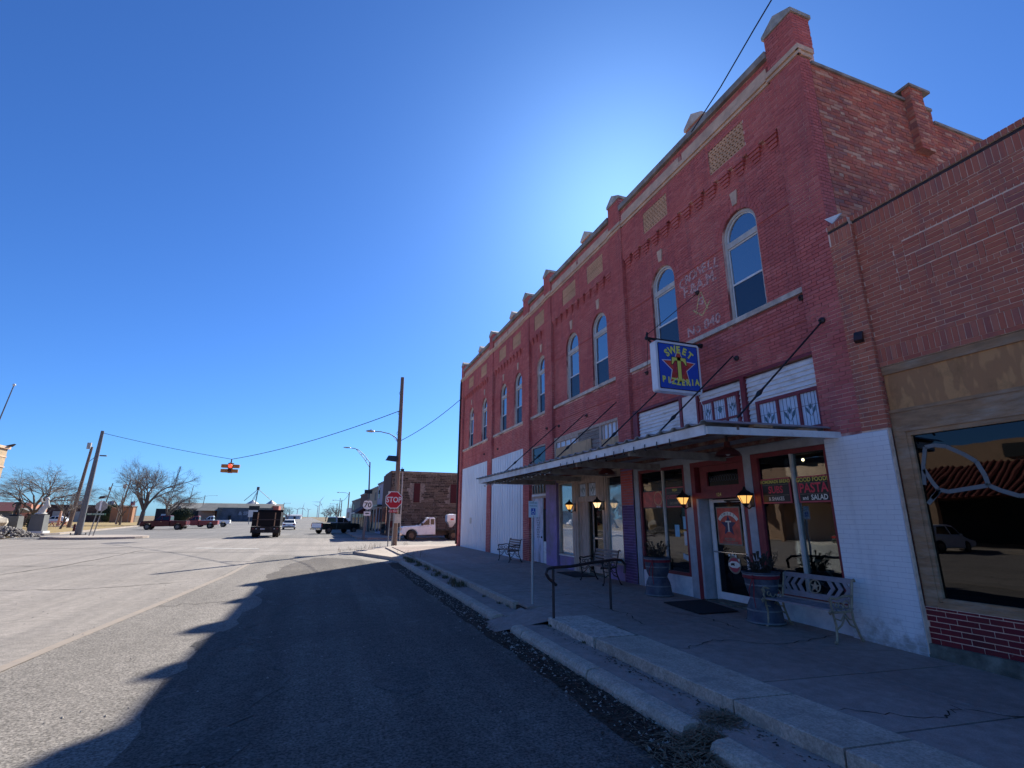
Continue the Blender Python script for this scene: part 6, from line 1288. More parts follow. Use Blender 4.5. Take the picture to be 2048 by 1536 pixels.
# traffic island with the back of a stop sign
m = MB(); pts = [(-15.3+3.0*math.cos(a)*(1 if math.cos(a) > 0 else 1.1), 46.3+2.9*math.sin(a)) for a in [i*math.pi/12 for i in range(24)]]
m.prism([(x, y, -.02) for x, y in pts], (0, 0, .17)); tag(m.build('traffic_island', 'corner_concrete'), 'low round kerbed concrete island at the junction under the steel pole', 'traffic island')
t = thing('stop_sign', 'back of a stop sign with solar panel and street name plate on the island', 'sign', (-15.95, 47.1, .15))
for x in (-16.0, -15.75): MB().tube([(x-.25, 47.2, .1), (x, 47.2, 2.2)], .04, 6).build('post', 'sign_back', t)
MB().prism(octo(-15.83, 47.1, 2.28, .40), (0, .02, 0)).build('face', 'sign_back', t); MB().box(-15.93, -15.80, 47.05, 47.09, 1.95, 2.68).build('rail', 'sign_white', t)
MB().box(-16.65, -15.45, 47.05, 47.09, 1.62, 1.76).build('name_plate', 'sign_green', t); m = MB(); put_text(m, 'EAST COMMERCE', (-16.05, 47.045, 1.69), RX, UV, .13, .006); m.build('plate_lettering', 'sign_white', t); MB().hexa([(-16.1, 47, 2.8), (-15.75, 47, 2.85), (-15.75, 47.3, 2.85), (-16.1, 47.3, 2.8), (-16.0, 47, 3.0), (-15.68, 47, 3.02), (-15.68, 47.3, 3.02), (-16.0, 47.3, 3.0)]).build('solar_panel', 'panel_dark', t)
# route sign on the far corner
t = thing('route_sign', 'white highway route 70 shield with an arrow plate on a grey pipe post', 'sign', (2.88, 40.3, .1))
MB().tube([(2.84, 40.3, 0), (2.98, 40.3, 2.9)], .09, 8).build('post', 'pole_steel', t)
MB().prism([(2.62, 40.15, 2.42), (2.70, 40.15, 2.78), (2.86, 40.15, 2.82), (2.98, 40.15, 2.76), (3.10, 40.15, 2.82), (3.26, 40.15, 2.78), (3.34, 40.15, 2.42), (3.22, 40.15, 2.24), (2.98, 40.15, 2.16), (2.74, 40.15, 2.24)], (0, .02, 0)).build('shield', 'sign_white', t); m = MB(); put_text(m, '70', (2.98, 40.145, 2.48), RX, UV, .50, .02, 1.1); m.build('lettering', 'board_black', t)
MB().box(2.73, 3.22, 40.15, 40.17, 1.72, 2.02).build('arrow_plate', 'sign_white', t); m = MB(); put_text(m, '<>', (2.98, 40.145, 1.88), RX, UV, .2, .03, 1.5); m.box(2.87, 3.09, 40.143, 40.147, 1.85, 1.90); m.build('arrow', 'board_black', t)
# cobra lamp with truss arm
t = thing('street_lamp', 'tall grey street lamp with a long truss arm beyond the route sign', 'street lamp', (4.4, 58, 0))
MB().tube([(4.5, 58, 0), (4.18, 58, 7.5)], .11, 8, .07).build('pole', 'pole_steel', t); m = MB(); m.tube([(4.18, 58, 7.45), (3.5, 58, 8.25), (2.9, 58, 8.75), (2.5, 58, 8.9), (2.0, 58, 8.95)], .04, 6); m.tube([(4.2, 58, 6.9), (3.5, 58, 7.9), (2.9, 58, 8.55), (2.6, 58, 8.85)], .035, 6)
for a, b in (((3.84, 58, 7.85), (3.7, 58, 7.6)), ((3.3, 58, 8.42), (3.2, 58, 8.25))): m.tube([a, b], .025, 5)
m.build('lamp_arm', 'pole_steel', t); MB().ball((1.65, 58, 8.97), (.42, .16, .07), 8).build('lamp_head', 'galvanised', t, smooth=True); MB().box(3.85, 4.65, 57.9, 58, 4.1, 4.5).build('solar_panel', 'panel_dark', t)
def lamp(x, y, h, arm, label, lean=0, wood=True):
    t = thing('street_lamp', label, 'street lamp', (x, y, 0)); MB().tube([(x, y, 0), (x+lean, y, h)], .13, 7, .09).build('pole', 'pole_wood' if wood else 'pole_steel', t)
    s = 1 if arm > 0 else -1; zz = h-.15; m = MB(); m.tube([(x+lean, y, zz-.3), (x+lean+arm*.3, y, zz), (x+lean+arm*.9, y, zz+.05)], .035, 5); m.build('lamp_arm', 'pole_steel', t); MB().ball((x+lean+arm, y, zz+.03), (.3, .12, .07), 6).build('lamp_head', 'galvanised', t)
lamp(3.75, 95, 5.9, -1.8, 'timber street lamp, nearest of the three beyond the dark pickup'); lamp(3.6, 130, 5.6, -1.9, 'timber street lamp, middle one of the three beyond the dark pickup'); lamp(3.3, 165, 5.6, -1.8, 'timber street lamp, farthest of the three beyond the dark pickup')
lamp(-39.8, 203, 8.6, 3.6, 'timber street lamp standing before the peach coloured shop', .5); lamp(-14.4, 200, 6.4, 2.0, 'curved steel street lamp beyond the dump truck', .6, False)
def upole(x, y, h, lean, label, bits=True):
    t = thing('utility_pole', label, 'utility pole', (x, y, 0)); MB().tube([(x, y, 0), (x+lean, y, h)], .16, 7, .10).build('pole', 'pole_wood', t)
    if bits: MB().box(x+lean*.8-.35, x+lean*.8-.05, y-.2, y+.2, h*.82, h*.9).build('transformer', 'box_grey', t)
upole(-49.6, 148, 9.1, 1.2, 'timber utility pole beside the tan brick block'); upole(-50.2, 230, 13.0, 1.2, 'slim timber pole behind the long grey roof', False); upole(4.2, 175, 7.5, .1, 'distant timber pole among the bare trees at the end of the street', False)
t = thing('floodlight_pole', 'dark pole with a floodlight on top beside the large bare tree', 'pole', (-34.3, 110, 0)); MB().tube([(-34.3, 110, 0), (-33.4, 110, 7.8)], .16, 7, .10).build('pole', 'pole_wood', t); MB().box(-34.3, -33.8, 109.7, 110, 6.3, 7.0).build('floodlight', 'box_grey', t); MB().tube([(-34.4, 109.9, 0), (-33.95, 109.9, 6.8)], .06, 6).build('conduit', 'galvanised', t)
t = thing('flagpole', 'tall thin white flagpole leaning out at the far left edge', 'flagpole', (-30.3, 60, 0)); MB().tube([(-30.6, 60, 0), (-29.1, 60, 13.5)], .10, 8, .045).build('pole', 'pole_steel', t); MB().ball((-29.08, 60, 13.6), .13, 8).build('finial', 'sign_white', t)
t = thing('radio_mast', 'thin lattice radio mast far behind the bare tree', 'mast', (-72.6, 300, 0)); m = MB()
for dx, dy in ((-.5, 0), (.5, 0), (0, .8)): m.tube([(-74.5+dx, 300+dy, 0), (-71.1+dx*.5, 300+dy*.5, 26)], .09, 4)
for k in range(24): z = k*1.05+.5; x = -74.5+3.4*z/26; m.tube([(x-.4, 300, z), (x+.4, 300, z+.9)], .05, 4)
m.build('lattice', 'pole_steel', t)
for (a, b, lb) in (((-48.4, 148, 8.6), (-33.5, 110, 7.2), 'faint power line from the utility pole to the floodlight pole'), ((3.7, 95, 5.6), (3.5, 130, 5.4), 'faint power line strung between the far street lamps'), ((-39.3, 203, 8.0), (-49, 230, 9.5), 'faint power line behind the peach shop')): wire('power_line', sag(a, b, .4), lb, .03)
# ================================================================ the next block, right of the street
RXv = Vector((-.028, 1, 0)).normalized(); RN = Vector((1, .028, 0)).normalized()
def rp_(x0, y): return x0-.028*(y-44.2)
def rowb(label, ya, yb, h, mat, trim=None, parts=(), name='shop_building', depth=14):
    xa, xb = rp_(5.09, ya), rp_(5.09, yb); t = thing(name, label, 'building', ((xa+xb)/2, (ya+yb)/2, 0))
    m = MB(); m.prism([(xa, ya+.02, 0), (xb, yb-.02, 0), (xb+depth, yb-.02, 0), (xa+depth, ya+.02, 0)], (0, 0, h)); m.build('wall', mat, t)
    def pn(y0, y1, z0, z1, d, mt, nm): a, b = rp_(5.09, y0)-d, rp_(5.09, y1)-d; MB().prism([(a, y0, z0), (b, y1, z0), (b+d+.02, y1, z0), (a+d+.02, y0, z0)], (0, 0, z1-z0)).build(nm, mt, t)
    if trim: pn(ya, yb, h-.12, h+.03, .08, trim, 'parapet_cap')
    for y0, y1, z0, z1, d, mt, nm in parts: pn(y0, y1, z0, z1, d, mt, nm)
    return t
m = MB(); m.prism([(x, y, -.02) for x, y in ((2.5, 41.6), (3.2, 40.6), (30, 40.3), (30, 45), (5.2, 44.3), (3.2, 120), (1.0, 120))], (0, 0, .15)); st(m, 'far_pavement', 'concrete')
sb = thing('stone_building', 'low brown rough stone corner building with boarded dark red windows', 'building', (12, 46, 0))
h = 5.38
m = MB(); m.prism([(5.14, 44.27, 0), (5.02, 48.8, 0), (24, 48.8, 0), (24, 44.27, 0)], (0, 0, h)); m.build('wall', 'stone_mortar', sb)
sr = random.Random(9); big = []; z = .12; k = 0
wins_ = [(7.0, 7.52, 2.85, 4.45), (10.2, 10.72, 2.85, 4.45), (13.4, 13.92, 2.85, 4.45)]
while z < h-.12:
    hh = sr.uniform(.10, .16); x = 5.10-sr.random()*.3
    while x < 16:
        l = sr.uniform(.25, .62); a, b = max(x, 5.10), min(x+l-.035, 16)
        if b-a > .06:
            cx, cz = (a+b)/2, z+hh/2
            if not any(w0-.05 < b and a < w1+.05 and w2-.05 < cz < w3+.05 for w0, w1, w2, w3 in wins_): big.append((a, b, 44.27-sr.uniform(.015, .06), 44.275, z, z+hh-.028))
        x += l
    z += hh
place_bricks(big, 'stone_brick', sb, 300, 'stone')
for w0, w1, w2, w3 in wins_: MB().box(w0, w1, 44.18, 44.28, w2, w3).build('boarded_window', 'dark_red', sb)
MB().box(5.0, 24, 44.15, 48.8, h, h+.07).build('coping', 'coping', sb)
for y0, y1, z0, z1, mt, nm in ((44.3, 48.75, 0, 5.3, 'red_front', 'front'),):
    m = MB(); m.prism([(rp_(5.06, y0), y0, z0), (rp_(5.0, y1), y1, z0), (rp_(5.1, y1), y1, z0), (rp_(5.1, y0), y0, z0)], (0, 0, z1)); m.build('street_front', 'far_brown', sb)
MB().prism([(4.9, 45.2, .3), (4.85, 47.8, .3), (5.0, 47.8, .3), (5.0, 45.2, .3)], (0, 0, 2.2)).build('shop_window', 'far_glass', sb)
rowb('lavender fronted shop next to the stone building with a small upper window', 48.9, 53.2, 4.85, 'lavender', 'coping', [(49.3, 50.6, .4, 2.4, .03, 'far_glass', 'window'), (51.2, 52.6, .3, 2.5, .03, 'far_glass', 'window'), (48.95, 53.1, 2.6, 2.75, .5, 'board_black', 'canopy'), (51.4, 52.4, 3.4, 4.4, .03, 'far_glass', 'window')])
rowb('beige two tone shop with a peeling plaster front in the next block', 53.25, 61.5, 4.62, 'far_beige', 'coping', [(53.8, 55.0, .3, 2.4, .03, 'far_glass', 'window'), (56.2, 57.6, .3, 2.4, .03, 'far_glass', 'window'), (58.6, 61.2, .1, 3.0, .05, 'far_peach', 'panel'), (54.3, 55.6, 3.3, 4.1, .02, 'far_grey', 'vent')])
t = rowb('brown brick shop with a red awning and white edge in the next block', 61.6, 71.5, 4.45, 'far_brown', 'coping', [(62.5, 65, .3, 2.0, .03, 'far_glass', 'window'), (66, 68, .3, 2.0, .03, 'far_glass', 'window'), (68.6, 71, .3, 2.0, .03, 'far_glass', 'window')])
MB().prism([(4.55, 62, 2.9), (3.5, 62, 2.2), (3.5, 62, 2.1), (4.6, 62, 2.1)], (-.25, 9.2, 0)).build('awning', 'dark_red', t); MB().box(3.22, 3.32, 63, 71.4, 2.05, 2.15).build('awning_edge', 'sign_white', t)
rowb('low grey brick shop with an upper window at the end of the next block', 71.6, 85.5, 4.05, 'far_grey', 'coping', [(73, 76, .3, 2.0, .03, 'far_glass', 'window'), (78, 82, .3, 2.0, .03, 'far_glass', 'window'), (80.5, 82.8, 2.7, 3.5, .03, 'far_glass', 'window')])
rowb('small cream sign-fronted building beyond the grey brick shop', 88, 97, 3.1, 'far_white', None, [(89, 95, 1.5, 2.4, .03, 'far_beige', 'panel')])
# roof equipment
for (x, y, z, lb) in ((-55.5, 153, 4.0, 'pale roof unit on the long brown garage building, left one'), (-49.5, 153, 4.0, 'pale roof unit on the long brown garage building, right one'), (-46.5, 203, 3.9, 'roof unit on the black fronted shop'), (8.0, 51, 4.85, 'roof unit on the lavender fronted shop')):
    t = thing('roof_unit', lb, 'air conditioner', (x, y, z)); MB().box(-.7, .7, -.5, .5, .12, .95).build('cabinet', 'box_grey', t, local=True); MB().lathe((0, 0, 0), [(.4, .95), (.4, 1.05), (.36, 1.05)], 12).build('fan_ring', 'dark_steel', t, local=True); MB().box(-.6, .6, -.45, .45, 0, .12).build('curb', 'dark_steel', t, local=True)
# ================================================================ left of the street: park, monuments, shops far behind
m = MB(); m.prism([(x, y, -.03) for x, y in ((-80, 54.5), (-24.5, 53.6), (-21.8, 53.9), (-21.3, 55), (-24.3, 77), (-28.1, 103), (-37, 148), (-80, 148))], (0, 0, .13)); lawn = st(m, 'park_lawn', 'dry_lawn')
m = MB(); e = [(-80, 54.2), (-24.5, 53.3), (-21.5, 53.6), (-21.0, 55), (-24.0, 77), (-27.8, 103), (-36.6, 148)]; i_ = [(-80, 54.6), (-24.6, 53.9), (-21.9, 54.1), (-21.5, 55.2), (-24.5, 77.1), (-28.3, 103.1), (-37.1, 148.1)]
for k in range(len(e)-1): m.hexa([(*e[k], -.02), (*e[k+1], -.02), (*i_[k+1], -.02), (*i_[k], -.02), (*e[k], .14), (*e[k+1], .14), (*i_[k+1], .14), (*i_[k], .14)])
st(m, 'park_kerb', 'corner_concrete')
def rock(mb, c, s, r_):
    o = len(mb.v); mb.ball(c, (s*r_.uniform(.7, 1.3), s*r_.uniform(.7, 1.3), s*r_.uniform(.5, .9)), 4)
    for i in range(o, len(mb.v)): v = mb.v[i]; mb.v[i] = tuple(v[k]+r_.uniform(-.18, .18)*s for k in range(3))
r_ = random.Random(31); m = MB()
for k in range(1100):
    u = r_.gauss(0, .45); v_ = r_.gauss(0, .4); x, y = -22.4+u*2.3, 49.4+v_*1.6; hh = max(0, .85*math.exp(-(u*u+v_*v_)*1.5)-.08); rock(m, (x, y, hh*r_.random()**.4), r_.uniform(.05, .12), r_)
tag(m.build('rubble_heap', 'rubble'), 'loose grey broken rubble piled at the kerb', kind='stuff')
m = MB(); rock(m, (-25.8, 56, .9), .75, r_); tag(m.build('boulder', 'boulder_stone'), 'pale rounded boulder behind the rubble heap', 'boulder')
def pedestal(x, y, w_, h, label, st_mat, kind, hs, face):
    t = thing('monument', label, 'monument', (x, y, .1)); MB().box(x-w_*.65, x+w_*.65, y-w_*.6, y+w_*.6, .08, .30).build('plinth', 'far_white', t); MB().hexa([(x-w_/2, y-w_/2, .3), (x+w_/2, y-w_/2, .3), (x+w_/2, y+w_/2, .3), (x-w_/2, y+w_/2, .3), (x-w_*.44, y-w_*.44, h), (x+w_*.44, y-w_*.44, h), (x+w_*.44, y+w_*.44, h), (x-w_*.44, y+w_*.44, h)]).build('pedestal', face, t)
    m = MB(); r_ = .12*hs
    if kind == 'figure':
        m.tube([(x-.12, y, h), (x-.10, y, h+.45*hs), (x, y, h+.85*hs)], .10, 7, .13); m.tube([(x+.18, y, h), (x+.14, y, h+.45*hs), (x, y, h+.85*hs)], .10, 7, .13); m.tube([(x, y, h+.80*hs), (x+.02, y, h+1.1*hs), (x+.02, y, h+1.42*hs)], .18, 8, .20); m.ball((x+.03, y, h+1.62*hs), .14, 8); m.tube([(x+.18, y, h+1.38*hs), (x+.38, y, h+1.2*hs), (x+.52, y, h+1.35*hs)], .07, 6); m.tube([(x-.16, y, h+1.36*hs), (x-.36, y, h+1.15*hs), (x-.30, y, h+.9*hs)], .07, 6); m.tube([(x+.30, y, h+.2), (x+.60, y, h+1.7*hs)], .03, 5); m.ball((x, y, h+.05), (.5, .3, .1), 6)
    else:
        m.tube([(x, y, h), (x+.05, y, h+.5*hs), (x+.28, y, h+1.05*hs), (x+.22, y, h+1.5*hs)], .28, 9, .12); m.ball((x+.20, y, h+1.62*hs), .16, 8); m.tube([(x+.2, y, h+1.25*hs), (x-.15, y, h+1.35*hs), (x-.22, y, h+1.75*hs)], .07, 6); m.tube([(x+.3, y, h+1.2*hs), (x+.5, y, h+.8*hs)], .08, 6); m.ball((x, y, h+.08), (.45, .35, .12), 6)
    m.build('figure', st_mat, t, smooth=True)
pedestal(-25.6, 58, .98, 1.5, 'dark bronze figure on a shaded stone pedestal beside the boulder', 'statue_dark', 'figure', .85, 'far_grey')
pedestal(-22.6, 55, 1.0, 1.62, 'pale carved figure on a grey stone pedestal in the park', 'statue_pale', 'carved', .8, 'far_grey')
t = thing('picnic_table', 'coral red picnic table on the dry lawn behind the pale statue', 'table', (-33.2, 86, .1)); x, y = -33.2, 86
MB().box(x-1.0, x+1.0, y-.4, y+.4, .72, .78).build('tabletop', 'picnic_red', t)
for s in (-1, 1): MB().box(x-1.0, x+1.0, y+s*.75-.14, y+s*.75+.14, .42, .47).build('seat', 'picnic_red', t)
for s in (-1, 1): MB().beam((x+s*.7, y-.8, .1), (x+s*.7, y+.3, .74), .06, .06).build('leg', 'picnic_red', t); MB().beam((x+s*.7, y+.8, .1), (x+s*.7, y-.3, .74), .06, .06).build('leg', 'picnic_red', t)
t = thing('obelisk', 'pale tapered marker stone behind the picnic table', 'marker', (-34.4, 89, .1)); MB().hexa([(-34.55, 88.8, .1), (-34.2, 88.8, .1), (-34.2, 89.1, .1), (-34.55, 89.1, .1), (-34.45, 88.9, 2.2), (-34.3, 88.9, 2.2), (-34.3, 89.1, 2.2), (-34.5, 89.1, 2.2)]).build('shaft', 'far_peach', t); MB().box(-34.9, -34.0, 88.6, 89.5, .05, .16).build('base', 'far_white', t)
t = thing('fire_hydrant', 'small red and white hydrant on the lawn behind the island', 'hydrant', (-21.9, 60, .1)); MB().lathe((-21.9, 60, .1), [(.16, 0), (.16, .06), (.11, .08), (.11, .5), (.14, .52), (.10, .66), (.03, .74)], 10).build('barrel', 'dark_red', t, smooth=True); MB().tube([(-22.12, 60, .50), (-21.68, 60, .50)], .06, 8).build('nozzle', 'far_white', t)
def blk(label, x0, x1, y, d, h, mat, name='shop_building', parts=(), roof=None, cat='building'):
    t = thing(name, label, cat, ((x0+x1)/2, y, 0)); MB().box(x0, x1, y, y+d, -.05, h).build('wall', mat, t)
    if roof: MB().box(x0-.15, x1+.15, y-.15, y+d, h, h+.25).build('roof', roof, t)
    for a, b, z0, z1, mt, nm, q_ in parts: MB().box(a, b, y-q_, y+.01, z0, z1).build(nm, mt, t)
    return t
t = blk('tall yellow brick building with a stone cornice cut by the far left edge', -62, -37.0, 72, 6.5, 9.3, 'yellow_brick', 'brick_building')
MB().box(-62, -36.95, 71.9, 78.55, 8.3, 8.45).build('cornice', 'sandstone', t); MB().box(-62, -36.92, 71.85, 78.6, 7.1, 7.22).build('string_course', 'sandstone', t); MB().box(-37.02, -36.94, 74, 77, 5.0, 6.6).build('window', 'far_glass', t)
for x in (-60, -56, -52, -48, -44): MB().box(x, x+1.6, 71.9, 72.02, 1.2, 3.4).build('window', 'far_glass', t); MB().box(x, x+1.6, 71.9, 72.02, 4.6, 6.6).build('window', 'far_glass', t)
MB().box(-62.2, -36.8, 71.7, 78.7, 9.3, 9.6).build('parapet', 'sandstone', t)
m = MB(); m.prism([(-37.3, 78.0, 9.6), (-36.3, 78.0, 9.95), (-36.6, 78.0, 9.6)], (0, .5, 0)); m.build('corner_ornament', 'dark_steel', t)
t = blk('long brown building with pale garage doors across the park', -61.2, -46.6, 150, 12, 3.75, 'far_brown', 'garage_building', [(-59.5, -57.4, .05, 2.5, 'far_door', 'garage_door', .05), (-56.5, -55.6, .05, 2.45, 'far_door', 'garage_door', .05), (-55.2, -53.9, .05, 2.45, 'far_door', 'garage_door', .05)], 'far_brown')
blk('small tan brick block standing beside the brown garage building', -45.1, -41.0, 140, 1.6, 3.4, 'far_tan', 'brick_block')
t = thing('house', 'low house with a maroon metal roof behind the bare trees', 'house', (-60, 130, 0)); MB().box(-64, -57.5, 130, 138, 0, 2.4).build('wall', 'far_grey', t); MB().prism([(-64.5, 129.5, 2.3), (-64.5, 134, 4.1), (-64.5, 138.5, 2.3)], (7.4, 0, 0)).build('roof', 'far_maroon', t)
blk('salmon coloured block glimpsed behind the dark bronze figure', -53.0, -51.0, 120, 6, 3.5, 'far_salmon', 'block')
t = thing('picnic_shelter', 'grey pitched shelter roof on posts behind the monuments', 'shelter', (-39, 90, 0)); MB().prism([(-40.2, 89, 1.9), (-38.9, 89, 2.5), (-37.4, 89, 1.9)], (0, 4, 0)).build('roof', 'far_grey', t)
for x in (-39.8, -37.8): MB().box(x, x+.12, 89.2, 89.4, .1, 1.95).build('post', 'far_white', t)
t = blk('black fronted shop behind the large bare tree with pale window columns', -52.2, -39.7, 200, 10, 3.9, 'far_black', parts=[(-50.5, -49, .2, 2.2, 'far_white', 'column', .1), (-48, -47.3, .2, 2.2, 'far_white', 'column', .1), (-46.5, -45, .3, 2, 'far_glass', 'window', .08), (-44.3, -43.7, .2, 2.2, 'far_white', 'column', .1), (-43, -41, .3, 2, 'far_glass', 'window', .08)])
t = thing('sign_board', 'small white sign board on a post before the black fronted shop', 'sign', (-41, 190, 0)); MB().box(-42.1, -39.9, 190, 190.1, 2.2, 3.3).build('board', 'far_white', t); MB().box(-41.1, -40.9, 190.1, 190.2, 0, 2.3).build('post', 'pole_wood', t)
t = blk('peach stucco shop next to the black fronted shop', -37.9, -33.2, 190, 12, 3.8, 'far_peach')
t = thing('warehouse', 'long dull grey warehouse with a pitched metal roof behind the peach shop', 'building', (-34, 215, 0)); MB().box(-52, -16, 216, 230, 0, 4.4).build('wall', 'far_grey', t); MB().prism([(-52.5, 215.5, 4.2), (-52.5, 223, 6.4), (-52.5, 230.5, 4.2)], (37, 0, 0)).build('roof', 'far_roof', t)
t = thing('spa_building', 'grey corrugated building with faded spa lettering and a red brick gable end', 'building', (-26, 186, 0)); MB().box(-32, -16, 186.2, 196, 0, 4.3).build('wall', 'far_grey', t); MB().prism([(-38, 186, 3.3), (-36.4, 191, 5.6), (-36.4, 196, 3.3)], (20.2, 0, 0)).build('roof', 'far_roof', t)
MB().hexa([(-31.4, 185.6, 0), (-21, 185.6, 0), (-21, 186.3, 0), (-31.4, 186.3, 0), (-30.4, 185.8, 3.9), (-21, 185.8, 3.9), (-21, 186.3, 3.9), (-30.4, 186.3, 3.9)]).build('painted_front', 'spa_paint', t)
m = MB(); put_text(m, '& SPA', (-23.9, 185.55, 2.5), RX, UV, 1.5, .05); m.build('lettering', 'spa_letter', t); MB().box(-16.3, -14.4, 187, 196, 0, 5.0).build('gable_wall', 'gable_red', t); MB().box(-28.6, -27.9, 185.5, 185.7, 0.5, 1.9).build('door', 'far_black', t)
t = thing('sign_board', 'white square sign with a black top seen over the cab of the dump truck', 'sign', (-13.8, 120, 0)); MB().box(-14.9, -12.9, 120, 120.1, 1.5, 2.9).build('board', 'far_white', t); MB().box(-14.9, -12.9, 119.95, 120.1, 2.92, 3.75).build('top_board', 'far_black', t)
for x in (-14.6, -13.3): MB().tube([(x, 120.15, 0), (x, 120.15, 3)], .08, 6).build('post', 'sign_back', t)
for i, (cx, r_, lb) in enumerate(((-31.3, 3.9, 'galvanised grain bin with a conical roof, left of the elevator leg'), (-23.6, 3.2, 'galvanised grain bin with a conical roof, right of the elevator leg'))):
    t = thing('grain_bin', lb, 'grain bin', (cx, 262, 0)); MB().lathe((cx, 262, 0), [(r_, 0), (r_, 6.4)], 24).build('wall', 'bin_metal', t, smooth=True); MB().lathe((cx, 262, 0), [(r_+.15, 6.4), (.4, 8.7), (.4, 8.95), (.001, 9)], 24).build('roof', 'bin_metal', t)
t = thing('elevator_leg', 'thin grain elevator leg with chutes sloping down to the two bins', 'elevator', (-29.4, 262, 0)); m = MB(); m.tube([(-30.2, 258, 0), (-29.3, 258, 14)], .22, 5); m.box(-29.9, -28.8, 257.5, 258.5, 13.3, 14.6); m.build('leg', 'pole_steel', t); m = MB(); m.tube([(-29.3, 258, 13.6), (-34.5, 259, 8.4)], .12, 5); m.tube([(-29.3, 258, 13.6), (-24.0, 259, 9.2)], .12, 5); m.tube([(-29.3, 258, 13.4), (-31.2, 259, 9)], .09, 5); m.tube([(-29.6, 258, 12), (-30.6, 258, 9)], .09, 5); m.build('chute', 'pole_steel', t)
t = thing('warehouse', 'long low white sided shed at the far end of the road', 'building', (-22, 430, 0)); MB().box(-28, -16.9, 430, 445, -.5, 2.6).build('wall', 'far_white', t); MB().prism([(-28.5, 429.5, 2.5), (-28.5, 437, 3.4), (-28.5, 445, 2.5)], (12, 0, 0)).build('roof', 'bin_metal', t); MB().box(-22, -20.5, 429.8, 430.1, 0, 1.8).build('door', 'far_black', t)
m = MB(); pts = [(-20, 200), (-13, 215), (-9, 330), (-12, 420), (-34, 420), (-46, 330), (-30, 215)]
m.prism([(x, y, -.03) for x, y in pts[:0] or ((-7.0, 330), (-14, 600), (-60, 2600), (-140, 2600), (-60, 600), (-22, 330))], (0, 0, .1)); 
for i, (x, z, s, ph, lb) in enumerate(((-24.6, 67.3, 36, .55, 'largest white wind turbine above the end of the road'), (-31, 47.4, 28, 1.0, 'white wind turbine just left of and below the largest one'), (-93.3, 40, 26, .2, 'white wind turbine with an upright blade above the white shed'), (-115.3, 33, 20, .9, 'small white wind turbine farthest left on the horizon'), (10.8, 32.5, 20, .7, 'small white wind turbine farthest right on the horizon'), (-69.5, 31.6, 14, 1.3, 'tiny white wind turbine between the two groups on the horizon'))):
    t = thing('wind_turbine', lb, 'wind turbine', (x, 2500, 0)); MB().tube([(x, 2500, -5), (x, 2500, z)], 1.9, 8, 1.0).build('tower', 'turbine_white', t); MB().box(x-1.6, x+1.6, 2495, 2503, z-1.3, z+1.5).build('nacelle', 'turbine_white', t)
    for k in range(3):
        a = ph+k*2.0944; d = Vector((math.sin(a), 0, math.cos(a))); p_ = Vector((d.z, 0, -d.x)); c = Vector((x, 2493.5, z)); MB().prism([c-p_*.7, c+d*s*.25-p_*1.5, c+d*s, c+d*s*.25+p_*.5, c+p_*.7], (0, .5, 0)).build('blade', 'turbine_white', t)
    MB().ball((x, 2493.5, z), 1.6, 6).build('hub', 'turbine_white', t)
# ================================================================ bare trees
def tree(label, x, y, h, spread, seed, r0=.2, n0=4, depth=5, lean=0, cat='tree', mat='bark', up_=.5, z0=0, twig='twig_grey', trunk=.22, group=None):
    r_ = random.Random(seed); t = thing('bare_tree', label, cat, (x, y, z0), 0, group); T, C_ = MB(), MB()
    def grow(p, d, l, rad, k):
        n = 3 if k > 1 else 2; pts = [p]; q = p.copy(); dd = d.copy()
        for i in range(n):
            dd = (dd+Vector((r_.gauss(0, .16), r_.gauss(0, .16), r_.gauss(0, .10)+.04*up_))).normalized(); q = q+dd*l/n; pts.append(q.copy())
        re = rad*.62; mb = T if k >= depth-1 else C_
        mb.tube(pts, rad, 6 if k >= depth-1 else (4 if k > 1 else 3), re, cap=False)
        if k == 0: return
        nb_ = r_.choice((3, 4, 4)) if k > 1 else r_.choice((7, 8, 9))
        for i in range(nb_):
            f = r_.uniform(.45, 1) if i else 1; b = pts[0]+(pts[-1]-pts[0])*f if f < .99 else pts[-1]; j = min(int(f*n), n-1); b = pts[j]+(pts[j+1]-pts[j])*(f*n-j) if f < .99 else pts[-1]
            a = r_.uniform(.35, .95)*(1 if k > 1 else 1.2); ax = Vector((r_.gauss(0, 1), r_.gauss(0, 1), r_.gauss(0, .6))).normalized(); nd = (Matrix.Rotation(a, 3, ax) @ dd); nd.z += .12*up_; nd = Vector((nd.x*spread, nd.y*spread, nd.z)).normalized()
            grow(b, nd, l*r_.uniform(.58, .80), re*r_.uniform(.6, .9), k-1)
    base = Vector((x, y, z0-.1)); top = base+Vector((lean, 0, h*trunk)); T.tube([base, base+(top-base)*.5, top], r0*1.15, 8, r0*.9)
    for i in range(n0):
        a = 6.283*i/n0+r_.uniform(-.4, .4); sp = .45*spread; d = Vector((math.cos(a)*sp, math.sin(a)*sp, 1)).normalized(); grow(top, d, h*(1-trunk)*.42*r_.uniform(.8, 1.1), r0*.62, depth-1)
    T.build('trunk', mat, t); C_.build('crown', twig, t); return t
tree('sprawling bare tree leaning right behind the dark bronze figure', -34.0, 78, 8.0, 1.7, 5, .24, 5, 6, 1.2, up_=.2, z0=.1)
tree('bare tree at the left edge with low spreading limbs', -40.5, 74, 8.6, 1.5, 8, .26, 5, 6, .6, up_=.3, z0=.1)
tree('smaller bare tree between the pale statue and the brown timber pole', -27.6, 72, 4.6, 1.3, 12, .11, 4, 5, .3, z0=.1)
tree('thin bare tree beside the brown garage building', -42.6, 112, 6.4, 1.0, 15, .14, 4, 5, 0, z0=.1)
tree('large bare tree with a tall rounded crown behind the red pickups', -28.0, 100, 10.4, 1.0, 19, .34, 5, 6, .2, z0=.1)
tree('broad bare tree just right of the tall rounded one', -25.4, 102, 7.2, 1.5, 23, .26, 5, 6, .6, z0=.1)
